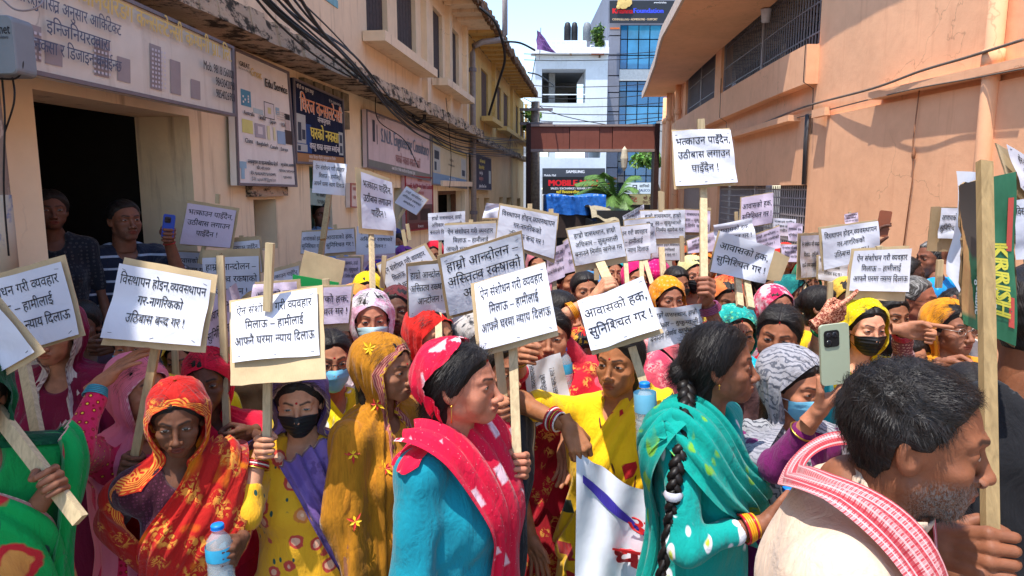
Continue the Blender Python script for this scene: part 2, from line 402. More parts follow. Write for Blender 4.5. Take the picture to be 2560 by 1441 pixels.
# doors / frames in openings
for h, c in ((h_door2, srgb(70, 110, 104)), (h_door3, srgb(50, 84, 76)), (h_w5, srgb(112, 78, 56)), (h_y[0], srgb(120, 96, 60)), (h_niche, srgb(60, 48, 40))):
    m = MB(FL); f = simple('door_paint', c, .7, var=.3)
    m.box((h[0], -.3, h[2]), (h[0] + .08, -.2, h[3])); m.box((h[1] - .08, -.3, h[2]), (h[1], -.2, h[3])); m.box((h[0] + .081, -.3, h[3] - .08), (h[1] - .081, -.2, h[3])); m.build('door_frame', f, LB)
for k in (.25, .6):
    m = MB(FL); a = h_niche[0] + (h_niche[1] - h_niche[0]) * k; m.box((a, -.28, h_niche[2]), (a + .2, -.25, h_niche[3] - .08)); m.build('shutter_plank', simple('grey_wood', srgb(92, 84, 76), .8, var=.4), LB)
m = MB(FL); a, z = P(1095, 466); b, _ = P(1166, 466); m.box((a - .1, .0, z), (b + .1, .12, z + .1)); m.build('lintel', M_pink, LB)
h = hole(634, 492, 700, 620); m = MB(FL); m.box((h[0] - .12, .0, h[3]), (h[1] + .1, .05, h[3] + .14)); m.build('lintel', M_moss, LB)
# downpipe
DP = tag(empty('downpipe', FL(sP, .1, 0)), 'grey downpipe running down the wall where pink plaster meets ochre', 'pipe')
m = MB(FL); m.tube([(sP, .1, 0), (sP, .1, 4.95), (sP, .13, 5.1), (sP + .1, .3, 5.2), (sP + .4, .72, 5.3), (sP + .4, .76, 5.4), (sP + .4, .76, 7.2)], .065, 8); m.build('pipe', M_pipe, DP, True)
for z in (1.5, 3.2, 4.6):
    m = MB(FL); m.lathe([(.066, -.04), (.085, -.04), (.085, .04), (.066, .04)], (sP, .1, z), 8); m.build('bracket', M_iron, DP)
# ---------------------------------------------------------------- sign boards
def quad_surf(fr, q, t):
    Q = [P_ for P_ in q]; s = np.array([c[0] for c in Q]); z = np.array([c[1] for c in Q])   # TL TR BR BL
    def f(u, v, off=0):
        u, v = np.asarray(u, float), np.asarray(v, float)
        S = (1 - u) * (v * s[0] + (1 - v) * s[3]) + u * (v * s[1] + (1 - v) * s[2]); Z = (1 - u) * (v * z[0] + (1 - v) * z[3]) + u * (v * z[1] + (1 - v) * z[2])
        return np.array([fr(a, t + off, b) for a, b in zip(S.ravel(), Z.ravel())])
    return f, abs(s[1] - s[0]), abs(z[0] - z[3])
def sheet(surf, u0, v0, u1, v1, off, nu=1, nv=1):
    U, Vv = np.meshgrid(np.linspace(u0, u1, nu + 1), np.linspace(v0, v1, nv + 1)); p = surf(U.ravel(), Vv.ravel(), off); k = nu + 1
    return p, [[j * k + i, j * k + i + 1, (j + 1) * k + i + 1, (j + 1) * k + i] for j in range(nv) for i in range(nu)]
def board(name, label, fr, px, face, frame=None, t=.06, patches=(), texts=(), group=None, cat='sign', fw=.02):
    q = [pix(fr, x, y, t) for x, y in px]; surf, W, H = quad_surf(fr, q, t); c = surf([.5], [0])[0]
    r_ = tag(empty(name, c), label, cat, group)
    m = MB(); m.add(np.concatenate([surf([0, 1, 1, 0], [1, 1, 0, 0], 0), surf([0, 1, 1, 0], [1, 1, 0, 0], -.05)]), [[3, 2, 1, 0], [0, 1, 5, 4], [1, 2, 6, 5], [2, 3, 7, 6], [3, 0, 4, 7]])
    m.build('panel', face, r_)
    if frame:
        m = MB(); e, f = fw / W, fw / H
        for a in ((0, 0, 1, f), (0, 1 - f, 1, 1), (0, f, e, 1 - f), (1 - e, f, 1, 1 - f)):
            A = surf([a[0], a[2], a[2], a[0]], [a[1], a[1], a[3], a[3]], .015); B = surf([a[0], a[2], a[2], a[0]], [a[1], a[1], a[3], a[3]], .0)
            m.add(np.concatenate([A, B]), [[0, 1, 2, 3], [0, 4, 5, 1], [1, 5, 6, 2], [2, 6, 7, 3], [3, 7, 4, 0]])
        m.build('frame', frame, r_)
    if patches:
        ms = []; m = MB()
        for k, (u0, v0, u1, v1, mt) in enumerate(patches):
            p, f = sheet(surf, u0, v0, u1, v1, .002 + .0002 * k)
            if (u1 - u0) * (v1 - v0) > .002: mesh_obj('printed_picture', p, f, mt, r_); continue
            if mt not in ms: ms.append(mt)
            m.add(p, f, ms.index(mt))
        if ms: m.build('printed_marks', ms, r_)['kind'] = 'stuff'
    asp = H / W
    bym = {}
    for row in texts:      # (text, u, v, h, width or None, squeeze, mat, bold)
        bym.setdefault((row[6], row[7] if len(row) > 7 else 0), []).append((row[0], row[1], row[2], row[3], row[4], asp * row[5]))
    for i_, ((mt, bo), rows) in enumerate(bym.items()):
        for row in rows: text_on('lettering', [row], surf, mt, r_, .004 + .0002 * len(patches) + .0008 * i_, bo)
    return r_
Ink = lambda c, n='print': simple(n + '_%d' % (hash(c) % 9999), c, .6, var=.06)
K, W_ = M_ink, Ink(srgb(232, 228, 224))
fade = lambda base, c2, nm, z0=0.0: wall_mat(nm, base, c2, .7)
grey_t = Ink(srgb(150, 140, 140)); yel_t = Ink(srgb(206, 178, 104)); bl_t = Ink(srgb(84, 90, 108))
bld = [(x, .12, x + .05, .12 + h, grey_t) for x, h in ((.14, .3), (.2, .2), (.35, .36), (.43, .25), (.56, .5), (.65, .4), (.75, .24))]
bld += [(.13 + .0125 * i, .14 + .05 * j, .137 + .0125 * i, .165 + .05 * j, Ink(srgb(196, 192, 198))) for i in range(5) for j in range(5)] + [(.345 + .012 * i, .14 + .05 * j, .352 + .012 * i, .165 + .05 * j, Ink(srgb(196, 192, 198))) for i in range(5) for j in range(6)] + [(.56 + .012 * i, .14 + .05 * j, .567 + .012 * i, .165 + .05 * j, Ink(srgb(196, 192, 198))) for i in range(5) for j in range(9)]
board('shop_sign', 'long sagging faded grey banner board over the dark doorway with yellow heading and mobile numbers', FL, [(-90, -190), (583, 117), (585, 292), (-90, 150)], fade(srgb(214, 206, 192), srgb(160, 148, 134), 'faded_banner'), M_iron, .34,
      bld, [('ईन्जिनियरिङ्ग कन्सल्टेन्सी कम्पनी प्रा. लि.', .60, .75, .24, .74, .8, yel_t, .05), ('वास्तुशास्त्र अनुसार आर्किटेक्ट', .27, .57, .15, .32, 1, bl_t, .02), ('इन्जिनियरद्वारा', .29, .38, .15, .2, 1, bl_t, .02), ('घरको नक्सा र डिजाइन बनाईन्छ', .26, .2, .15, .34, 1, bl_t, .02),
       ('Mob. 9818156000', .89, .52, .15, -.18, 1, K, .03), ('9843042098', .925, .36, .15, -.115, 1, K, .03), ('9854026903', .925, .2, .15, -.115, 1, K, .03)])
fl = [(.1, .60, .26, .72, Ink(srgb(86, 146, 172))), (.29, .565, .46, .605, Ink(srgb(176, 196, 200))), (.48, .55, .66, .68, K), (.487, .556, .653, .674, Ink(srgb(214, 208, 206))), (.54, .59, .6, .64, Ink(srgb(206, 196, 140))), (.69, .6, .76, .66, Ink(srgb(150, 180, 196))),
      (.1, .40, .27, .50, Ink(srgb(214, 210, 130))), (.3, .38, .48, .49, Ink(srgb(170, 164, 170))), (.35, .41, .43, .47, Ink(srgb(214, 208, 208))), (.51, .38, .56, .49, Ink(srgb(220, 214, 170))), (.62, .38, .66, .49, Ink(srgb(220, 214, 170))), (.69, .36, .84, .47, Ink(srgb(150, 176, 204))),
      (.84, .37, .98, .49, Ink(srgb(76, 62, 58))), (.86, .49, .95, .58, Ink(srgb(196, 180, 172))), (.85, .58, .96, .63, K), (.06, .05, .11, .16, Ink(srgb(150, 186, 204))), (.03, .13, .14, .18, Ink(srgb(150, 186, 204)))]
fl += [(.12 + .03 * (i % 2), .66 - .02 * i, .14 + .03 * (i % 2), .675 - .02 * i, W_) for i in range(3)] + [(.20, .63 + .02 * i, .22, .645 + .02 * i, W_) for i in range(3)] + [(.70 + .0, .565 + .02 * i, .86, .573 + .02 * i, Ink(srgb(206, 196, 190))) for i in range(4)]
board('education_sign', 'tall white education board listing country names under small faded flags', FL, [(582, 118), (720, 180), (742, 468), (592, 464)], wall_mat('white_board', srgb(234, 228, 220), srgb(190, 180, 168), .5), M_iron, .08, fl,
      [('Edu Service', .72, .8, .085, .5, .9, K, .08), ('Great', .35, .845, .075, .26, .9, yel_t, .05), ('GREAT', .16, .885, .045, .2, 1, K, .05), ('Edu Service Pvt. Ltd', .16, .86, .02, .2, 1, K), ('Australia', .2, .535, .04, .22, 1, K, .04), ('India', .42, .525, .045, .19, 1, K, .06), ('Japan', .61, .515, .042, .18, 1, K, .04), ('USA', .8, .51, .042, .13, 1, K, .04),
       ('China', .18, .325, .045, .17, 1, K, .04), ('Bangladesh', .4, .32, .04, .2, 1, K, .04), ('Canada', .6, .31, .04, .17, 1, K, .04), ('Europe', .79, .305, .04, .16, 1, K, .04),
       ('जनकपुरधाम उप महानगरपालिका केटरमै', .4, .17, .04, .5, 1, K, .05), ('फोन. ०४१-५२०३०', .4, .13, .035, .22, 1, K, .05), ('मो.नं. ९८०४८०५४१९ ९८०३८४०७९८', .4, .085, .035, .42, 1, K, .05), ('ई-मेल : sujitsah1987@gmail.com', .4, .04, .035, .4, 1, K), ('बसु कलेक्शन, काठमाण्डौ', .84, .175, .035, .26, 1, K, .05), ('९४१२५१०८, ९८४११००५१०५', .82, .125, .03, .3, 1, K, .05), ('९८४१००१२५१२', .82, .07, .03, .16, 1, K, .05)])
navy = wall_mat('navy_board', (.012, .018, .05), (.05, .055, .08), .6); orng = Ink(srgb(218, 140, 92)); yy = Ink(srgb(226, 206, 96))
gp = Ink(srgb(176, 180, 176)); gd = Ink(srgb(58, 66, 80))
board('consultancy_sign', 'dark blue consultancy board with orange and yellow lettering and a tan strip below', FL, [(733, 194), (856, 250), (862, 416), (740, 409)], navy, M_iron, .07,
      [(0, 0, 1, .13, Ink(srgb(166, 120, 76))), (0.0, .14, .3, .5, Ink(srgb(30, 70, 130))), (.04, .25, .2, .6, gp), (.06, .28, .12, .5, gd), (.13, .3, .19, .42, gd), (.02, .15, .22, .24, gp), (.05, .16, .1, .22, gd), (.87, .16, .97, .5, gp), (.89, .19, .95, .3, gd), (.89, .34, .95, .46, gd)],
      [('धिरज कन्सल्टेन्सी', .53, .64, .24, .86, 1, W_, .09), ('धिरज कन्सल्टेन्सी', .53, .645, .23, .84, 1, orng, .05), ('जनकपुरधाम', .55, .56, .09, .26, 1, W_, .03), ('घरको नक्सा', .56, .33, .2, .58, 1, yy, .09), ('वास्तु शास्त्र अनुसार बनाईन्छ', .56, .2, .1, .62, 1, W_, .04), ('नक्सा डिजाइन स्टिमेट भ्यालुएसन घर निर्माण', .5, .075, .05, .8, 1, W_), ('जनकपुरधाम रेल्वे स्टेशन पश्चिम', .4, .025, .045, .6, 1, W_), ('श्री ह्रीं नम: सुन्दर ठाकुर', .2, .9, .055, .34, 1, W_), ('मो. नं. ९८४४०२७२३०', .8, .88, .05, .3, 1, W_)])
gb = Ink(srgb(108, 120, 138)); rd = Ink(srgb(176, 92, 84))
board('engineering_sign', 'faded pinkish engineering board with grey lettering and a green grey strip along its foot', FL, [(915, 273), (1075, 335), (1076, 454), (919, 419)], wall_mat('faded_pink_board', srgb(206, 186, 184), srgb(170, 144, 136), .6), M_iron, .07,
      [(0.01, .02, .99, .15, Ink(srgb(120, 120, 112))), (.07, .48, .1, .86, Ink(srgb(60, 60, 70))), (.12, .45, .13, .8, Ink(srgb(90, 90, 96)))],
      [('S.N.R. Engineering Consultancy', .57, .52, .32, .8, 1, gb, .06), ('घरको नक्सा बनाउने ठाउँ', .58, .22, .2, .72, 1, Ink(srgb(158, 110, 106)), .05), ('नक्सा स्टिमेट र निर्माण सम्बन्धी काम गरिन्छ सम्पर्क गर्नुहोस', .5, .06, .075, .9, 1, W_, .03), ('जनकपुरधाम, धनुषा नेपाल', .17, .92, .05, .3, 1, K), ('Mob. 9844027230', .87, .86, .05, .2, 1, K)])
board('house_plan_sign', 'faded cream board with small house drawings and a blue strip, left of the grey downpipe', FL, [(1079, 340), (1167, 385), (1167, 473), (1080, 462)], wall_mat('cream_board', srgb(204, 192, 160), srgb(160, 140, 110), .7), M_iron, .07,
      [(.02, .03, .98, .26, Ink(srgb(118, 146, 172))), (.04, .28, .2, .82, gp), (.06, .32, .11, .5, gd), (.06, .56, .17, .74, gd), (.8, .3, .96, .8, gp), (.83, .34, .93, .5, gd), (0, .86, 1, 1, Ink(srgb(196, 172, 104)))],
      [('नक्सा र डिजाइन', .5, .62, .07, .3, 1, K), ('भवन निर्माण परामर्श सेवा केन्द्र', .5, .5, .06, .5, 1, K), ('बनाउनु परेमा सम्पर्क गर्नुहोस', .52, .16, .07, .8, 1, W_), ('मो. ९८०४८६५३४१, ९८४४०२२५५८', .52, .07, .07, .8, 1, W_)])
board('navy_sign', 'small dark board with yellow and white lettering on the ochre wall right of the downpipe', FL, [(1181, 380), (1227, 397), (1228, 476), (1181, 474)], wall_mat('slate_board', srgb(74, 72, 84), srgb(120, 112, 112), .6), M_iron, .06,
      [(.86, .2, .98, .6, gp)], [('घरको नक्सा बनाउने', .5, .78, .12, .9, 1, yy, .06), ('डिजाइन तथा स्टिमेट', .45, .6, .12, .76, 1, yy, .06), ('सम्पर्क गर्नुहोस', .42, .44, .1, .6, 1, W_, .04), ('जनकपुरधाम ४', .42, .27, .13, .6, 1, Ink(srgb(190, 120, 110)), .06), ('Janakpur, Bhanu Chowk', .5, .07, .12, .9, 1, W_, .06)])
mar = Ink(srgb(104, 44, 42))
board('vastu_sign', 'pink and maroon board with red lettering beside the green door', FL, [(1012, 437), (1081, 444), (1083, 572), (1015, 580)], wall_mat('pink_board', srgb(196, 160, 160), srgb(140, 100, 100), .6), Ink(srgb(150, 40, 44)), .06,
      [(.0, .04, 1, .48, Ink(srgb(104, 70, 66))), (.0, .0, 1, .14, mar), (.1, .2, .4, .44, Ink(srgb(70, 44, 40))), (.5, .18, .9, .4, Ink(srgb(60, 40, 40)))], [('Scientific And Modern Vastu Cosultant', .5, .77, .12, .95, 1, Ink(srgb(150, 30, 40)), .05), ('नक्सा डिजाइन', .5, .9, .06, .5, 1, rd, .03), ('वास्तु शास्त्र परामर्श', .5, .66, .08, .6, 1, rd, .03), ('घर निर्माण सम्पर्क', .5, .56, .06, .7, 1, rd), ('मो. ९८०७८२५३१', .5, .05, .06, .8, 1, W_, .03)])
board('notice_paper', 'small cream notice with a red border pasted on the pale wall', FL, [(876, 458), (896, 460), (896, 520), (876, 519)], Ink(srgb(222, 204, 190)), Ink(srgb(170, 90, 80)), .055, (), [('नक्सा', .5, .7, .2, .7, 1, rd, .03), ('पास', .5, .35, .2, .6, 1, rd, .03)], fw=.012)
board('shop_notice', 'pale green painted panel with black handwriting in the green doorway', FL, [(773, 470), (838, 486), (838, 518), (773, 512)], wall_mat('pale_green', srgb(150, 172, 164), srgb(100, 110, 100), .6), None, -.02, (), [('घर नक्सा पास', .5, .6, .35, .8, 1, K, .03), ('९८५४०२५६', .5, .15, .35, .8, 1, K, .03)])
# ---------------------------------------------------------------- right building
RB = tag(empty('curved_building', FR(12, -1, 0)), 'orange plastered two storey building with a curved front and barred windows', 'building')
Q = lambda x, y, t=0: pix(FR, x, y, t)
def rhole(x0, x1, zb, zt): return (Q(x0, 300)[0], Q(x1, 300)[0]) if False else (min(Q(x0, 300)[0], Q(x1, 300)[0]), max(Q(x0, 300)[0], Q(x1, 300)[0]), zb, zt)
zS = Q(2034, 115)[1]; zWt = Q(1797, 64)[1]; zLt = Q(2028, 463)[1]
u1, u2, u3 = rhole(1797, 2036, zS, zWt), rhole(1712, 1783, zS, zWt), rhole(1682, 1691, zS, zWt)
l1, l2 = rhole(1800, 2028, .75, zLt), rhole(1712, 1770, .2, zLt)
zRE = 6.35
m = MB(FR); holed(m, 0, .5, 33, 0, zRE, [u1, u2, u3, l1, l2], .28, 0, 0, .45)
m.build('curved_wall', M_or, RB)
for h in (u1, u2, u3, l1, l2):
    k = 6; m = MB(FR)
    for j in range(k):
        a, b = h[0] - .1 + (h[1] - h[0] + .2) * j / k, h[0] - .1 + (h[1] - h[0] + .2) * (j + 1) / k
        m.add([(a, -1.6, h[2] - .3), (b, -1.6, h[2] - .3), (b, -1.6, h[3] + .2), (a, -1.6, h[3] + .2)], [[0, 1, 2, 3]])
        m.add([(a, -1.6, h[3] + .2), (b, -1.6, h[3] + .2), (b, -.29, h[3] + .2), (a, -.29, h[3] + .2)], [[0, 1, 2, 3]])
        m.add([(a, -1.6, h[2] - .3), (b, -1.6, h[2] - .3), (b, -.29, h[2] - .3), (a, -.29, h[2] - .3)], [[0, 1, 2, 3]])
    m.build('dark_interior', simple('dim_room', (.05, .04, .035), .9), RB)
def grille(h, pitch, t=-.1, nr=5, mt=M_iron, shut=None):
    sh_me = None; n = int((h[1] - h[0]) / pitch)
    for k in range(n + 1):
        s = h[0] + .03 + (h[1] - h[0] - .06) * k / n; p = FR(s, t, h[2] + .01)
        if sh_me is None:
            m = MB(); m.box((-.009, -.009, 0), (.009, .009, h[3] - h[2] - .02)); o = m.build('bar', mt, RB); sh_me = o.data
        else:
            o = bpy.data.objects.new('bar', sh_me); COL.objects.link(o); o.parent = RB; o.matrix_parent_inverse = RB.matrix_basis.inverted()
        o.location = p
    for j in range(nr):
        z = h[2] + (h[3] - h[2]) * (j + .5) / nr; m = MB(FR); m.box((h[0], t - .012, z - .012), (h[1], t + .012, z + .012), ns=8); m.build('cross_bar', mt, RB)
    m = MB(FR); mid = (h[0] + h[1]) / 2
    m.box((mid - .04, t - .03, h[2]), (mid + .04, t + .03, h[3])); m.box((h[0], t - .03, h[2]), (h[0] + .05, t + .03, h[3])); m.box((h[1] - .05, t - .03, h[2]), (h[1], t + .03, h[3])); m.build('window_post', M_ironw, RB)
grille(u1, .13, nr=4); grille(u2, .15, nr=3); grille(l1, .11, nr=9, mt=M_ironw); grille(u3, .2, nr=2)
m = MB(FR); m.box((u2[0] + .05, -.16, u2[2] + .02), ((u2[0] + u2[1]) / 2, -.13, u2[3] - .02), ns=4); m.box(((u2[0] + u2[1]) / 2, -.2, u2[2] + .02), (u2[1] - .05, -.17, u2[3] - .02), ns=4); m.build('shutter', simple('plum_shutter', srgb(104, 84, 90), .6, var=.2), RB)
m = MB(FR); m.box((l2[0], -.1, l2[2]), (l2[1], -.06, l2[3]), ns=4); m.build('steel_door', simple('grey_pink_steel', srgb(150, 126, 118), .6, var=.1), RB)
# projecting sill band, lintels, eave
m = MB(FR); m.box((u1[0] - .03, 0, zS - .62), (31, .2, zS - .02), ns=40); m.build('sill_band', M_or, RB)
def lint(x0, x1, y, n='lintel', th=.10, pr=.2):
    a, z = Q(x1, y); b, _ = Q(x0, y); m = MB(FR); m.box((min(a, b), 0, z), (max(a, b), pr, z + th), ns=6); return m.build(n, M_or, RB)
lint(1838, 2000, 303); a, z = Q(2207, 250); m = MB(FR); m.box((.6, 0, z), (a, .2, z + .09), ns=10); m.build('lintel', M_or, RB)
a, z = Q(2080, 290); m = MB(FR); m.box((.6, 0.001, 0), (a, .07, z), ns=12); m.build('plinth_wall', M_or, RB); m = MB(FR); m.box((a - .1, 0.072, z), (a + .35, .16, z + .12)); m.build('lintel', M_or, RB)
e_s, e_z = pix(FR, 1608, 243, 1.0); print('eave', e_s, e_z)
ov = lambda s: float(np.interp(_yof(s), (7, 11.4, 12.6, 16.4, 20, 26.7), (.04, .05, 1.75, 1.65, 1.35, 1.0))); _yof = lambda s: np.interp(s, _rs, _rd[:, 1])
m = MB(FR); me_ = MB(FR); S_ = np.linspace(.5, e_s, 70)
for a, b in zip(S_, S_[1:]):
    m.add([(a, 0, e_z), (b, 0, e_z), (b, ov(b), e_z), (a, ov(a), e_z), (a, 0, e_z + .16), (b, 0, e_z + .16), (b, ov(b), e_z + .16), (a, ov(a), e_z + .16)], [[0, 1, 2, 3], [4, 7, 6, 5]])
    me_.add([(a, ov(a) + .002, e_z - .04), (b, ov(b) + .002, e_z - .04), (b, ov(b) + .06, e_z - .04), (a, ov(a) + .06, e_z - .04), (a, ov(a) + .002, e_z + .2), (b, ov(b) + .002, e_z + .2), (b, ov(b) + .06, e_z + .2), (a, ov(a) + .06, e_z + .2)], [[0, 1, 2, 3], [4, 7, 6, 5], [2, 6, 7, 3], [0, 4, 5, 1]])
m.add([(e_s, 0, e_z), (e_s, ov(e_s), e_z), (e_s, ov(e_s), e_z + .16), (e_s, 0, e_z + .16)], [[0, 1, 2, 3]]); m.build('eave', M_or, RB)
m = me_; m.build('eave_edge', simple('worn_edge', srgb(206, 176, 156), .9, var=.2), RB)
m = MB(FR); m.box((.5, -6, e_z + .17), (31, .3, e_z + .25), ns=30); m.build('roof_slab', M_moss, RB)
DPR = [(2464, .1, .085), (1694, .13, .1), (1672, .13, .1), (1655, .12, .09)]
labs = ['thick orange painted pipe down the sunlit wall beside the green box board', 'orange downpipe beside the curved upper shutter window', 'orange downpipe between two others at the far end of the curved wall', 'farthest orange downpipe of the curved wall, next to the brown gate beam']
for (x, t, r), lb in zip(DPR, labs):
    s, _ = Q(x, 300, t); pp = tag(empty('downpipe', FR(s, t, 0)), lb, 'pipe', 'downpipes on the orange wall')
    m = MB(FR); m.tube([(s, t, 0), (s, t, 2.5), (s, t, e_z)], r, 12); m.build('pipe', M_or, pp, True)
    m = MB(FR); zc = 3.35 if x > 2000 else 4.6
    m.lathe([(r + .002, -.09), (r + .018, -.09), (r + .018, .09), (r + .002, .09)], (s, t, zc), 12); m.build('collar', M_or, pp, True)
# ---------------------------------------------------------------- wires
def cable(name, label, pts, r=.009, cat='cable', group=None, mt=None):
    P3 = spline([at(*p) for p in pts], 8); m = MB(); m.tube(P3, r, 5); o = m.build(name, mt or M_black, None, True); return tag(o, label, cat, group)
rg = random.Random(11)
for k in range(12):
    j = rg.uniform(-30, 30); q = rg.uniform(-16, 16); sg = rg.uniform(-14, 22)
    cable('power_cable', 'black overhead cable of the sagging bundle along the left building', [(600 + k * 9 + j, -60, 3.6), (700 + k * 7 + j, 40 + q + sg, 4.6), (820 + k * 7, 140 + q + sg, 6.2), (960 + k * 3, 235 + k * 4 + q, 8.6), (1050 + k * 2, 292 + k * 5 + q * .4, 11), (1180 + q, 338 + k * 5, 15), (1318, 352 + k * 3, 23.6)], rg.choice((.006, .008, .011)), group='overhead cables along the left building')
for k, pts in enumerate([[(1198, 18, 11), (1240, 60, 11), (1262, 140, 11.2), (1245, 210, 11.6), (1222, 288, 12)], [(1258, 104, 15), (1300, 108, 15), (1337, 126, 15.5)], [(1320, 182, 20), (1350, 190, 22), (1385, 215, 26)], [(940, 225, 8.5), (945, 300, 8.6), (1010, 350, 8.9), (1046, 420, 9)], [(1115, 245, 12), (1120, 300, 12), (1128, 400, 12.2), (1124, 470, 12.3)]]):
    cable('loose_cable', ['black hose arching from the eave down to an ochre window', 'short black hose sticking out from the roof edge into the sky', 'black hose reaching from the roof end towards the white building', 'thin loop of wire hanging before the engineering board', 'wire dropping straight down the pink wall left of the downpipe'][k], pts, .022 if k < 3 else .006)
m = MB(); c = at(1047, 292, 10.5)
for q in range(4):
    m.tube([c + np.array([(.075 + .008 * q) * math.cos(t), .02 * q - .03, (.075 + .008 * q) * math.sin(t)]) for t in np.linspace(0, 6.6, 26)], .011, 5)
tag(m.build('cable_coil', M_black, None, True), 'round coil of spare cable hanging in the overhead bundle', 'cable')
m = MB()
for q in range(9):
    c0 = at(1278, 338, 21); a = rg.uniform(-.5, .5); m.bar(c0, c0 + np.array([a * .5, 0, -.35 - rg.random() * .2]), .035, .006)
tag(m.build('torn_strips', M_black), 'tuft of torn black strips hanging from wires by the ochre wall', 'rag')
for k, (y0, y1, y2, sag, lb) in enumerate([(135, 128, 36, 6, 'thin'), (150, 142, 36, 5, 'thin'), (212, 206, 34, 8, 'thin'), (240, 232, 34, 10, 'thin'), (262, 256, 32, 8, 'thin'), (278, 283, 30, 6, 'thin'), (300, 292, 30, 8, 'thin'), (310, 312, 28, 4, 'thin'), (332, 300, 30, 4, 'thin'), (246, 330, 30, 14, 'thin')]):
    cable('street_wire', 'thin overhead wire crossing before the white and the blue glass buildings', [(1310, y0, y2), (1400, (2 * y0 + y1) / 3 + sag, y2), (1540, (y0 + 2 * y1) / 3 + sag, y2), (1670, y1, y2)], .018, group='wires across the street')
M_dc = simple('dusty_cable', srgb(110, 96, 84), .6)
for lb, r, pts in (('thick grey cable slung across the orange wall and past the thick pipe', .016, [(1846, 330), (1900, 312), (2010, 268), (2180, 222), (2300, 178), (2420, 143), (2556, 100)]), ('thin bundled cable below the thick one along the orange wall', .009, [(1900, 318), (2040, 283), (2250, 230), (2420, 198), (2556, 172)])):
    m = MB(); m.tube(spline([FR(*(lambda q: (q[0], .06, q[1]))(Q(x, y, .06))) if x < 2150 else FR(*(lambda q: (q[0], .21, q[1]))(Q(x, y, .21))) for x, y in pts], 8), r, 6); tag(m.build('wall_cable', M_dc, None, True), lb, 'cable')
s, z = Q(2022, 285, .05); m = MB(FR)
for q in range(3): m.tube([(s + .04 * q, .05, 2.1), (s + .04 * q, .06, 2.8), (s + .04 * q + .02, .05, z)], .02, 5)
tag(m.build('cable_bundle', simple('slate_cable', srgb(70, 66, 66), .6), None, True), 'bound dark cable bundle running straight down the orange wall beside the lower barred window', 'cable')
s, z = Q(2300, 205, .09); m = MB(FR); m.tube([(s, .09, z), (s + .03, .1, 2.6), (s - .02, .1, 2.2), (s + .06, .1, 1.2)], .008, 5); m.lathe([(0, -.07), (.02, -.05), (.024, 0), (.008, .07)], (s, .1, 2.45), 6)
tag(m.build('hanging_wire', simple('brown_wire', srgb(150, 100, 70), .7), None, True), 'knotted brown wire hanging down the sunlit orange wall', 'cable')
for x, lb in ((2013, 'thin wire dropping from the barred upper window to the cable below'), (1806, 'thin wire dropping from the corner of the barred upper window')):
    s, _ = Q(x, 200, .21); m = MB(FR); m.tube([(s, .24, zS + .3), (s, .24, zS - .6), (s, .08, zS - .7), (s, .06, 2.9)], .007, 4); tag(m.build('hanging_wire', M_black), lb, 'cable')
s, _ = Q(1920, 40, .0); zb = Q(1920, 40, .0)[1]; pt = tag(empty('flower_pot', FR(s, -.04, zb - .1)), 'white pot hanging on the bars of the upper window', 'pot')
m = MB(FR); m.lathe([(0, -.12), (.075, -.12), (.1, .1), (.11, .12), (.09, .12)], (s, .04, zb), 12); m.build('pot', simple('white_plastic', srgb(205, 198, 205), .5), pt, True)
m = MB(FR); m.bar((s, .04, zb + .1), (s, -.08, zb + .3), .008); m.build('handle', M_iron, pt)
# ================================================================== GATE BEAM, FAR BUILDINGS, STREET
def FY(Y):                      # vertical plane facing the camera at distance Y: s = x, t = towards camera, z
    return lambda s, t, z: np.array([s, Y - t, z])
def xz(px, py, Y): p = at(px, py, Y); return p[0], p[2]
M_beam = wall_mat('brown_sheet', srgb(132, 78, 64), srgb(70, 46, 40), .6, None); M_post = simple('dark_post', srgb(58, 36, 32), .7, var=.3)
GB = tag(empty('gate_beam', at(1480, 560, 24)), 'brown sheet metal gate beam spanning the end of the alley', 'gate')
f = FY(24.0); x0, zt = xz(1320, 317, 24); x1, zb = xz(1643, 373, 24)
xs = [x0, xz(1428, 0, 24)[0], xz(1505, 0, 24)[0], xz(1538, 0, 24)[0], x1]
for k, (a, b) in enumerate(zip(xs, xs[1:])):
    m = MB(f); m.box((a + .012, -.35, zb), (b - .012, .02 * (k % 2), zt)); m.build('panel', M_beam, GB)
m = MB(f); m.box((x0 - .05, -.4, zt + .003), (x1 + .05, .06, zt + .07)); m.build('top_rail', simple('pale_edge', srgb(150, 130, 120), .7), GB)
m = MB(f); m.box((x0 - .05, -.4, zb - .09), (x1 + .05, .06, zb - .003)); m.build('bottom_rail', simple('pale_edge', srgb(150, 130, 120), .7), GB)
for a in (x0 - .06, x1 - .1):
    m = MB(f); m.box((a, -.42, 0), (a + .16, .08, zt + .1)); m.build('post', M_post, GB)
m = MB(f); a, z = xz(1422, 0, 24)[0], zb; m.tube([at(1562, 372, 23.9), at(1560, 395, 23.9)], .01, 4); m.fr = None; m.lathe([(0, -.42), (.09, -.3), (.13, 0), (.09, .3), (0, .42)], at(1561, 397, 23.9), 8); m.build('hanging_lamp', simple('bone', srgb(200, 186, 160), .6), GB)
tag(m and GB, None)
pl = tag(empty('utility_pole', at(1334, 600, 26)), 'weathered concrete pole behind the left end of the gate beam', 'pole')
p0, p1 = at(1345, 600, 26), at(1343, 255, 26); m = MB(); m.tube([(p0[0] - .12, 26, 0), (p0[0] - .12, 26, p1[2])], [.2, .16], 10); m.build('shaft', simple('grey_concrete', srgb(128, 118, 108), .9, var=.3), pl, True)
for q in (.3, .8): m = MB(); m.bar((p0[0] - .7, 25.75, p1[2] - q), (p0[0] + .5, 25.75, p1[2] - q), .09); m.build('cross_arm', M_iron, pl)
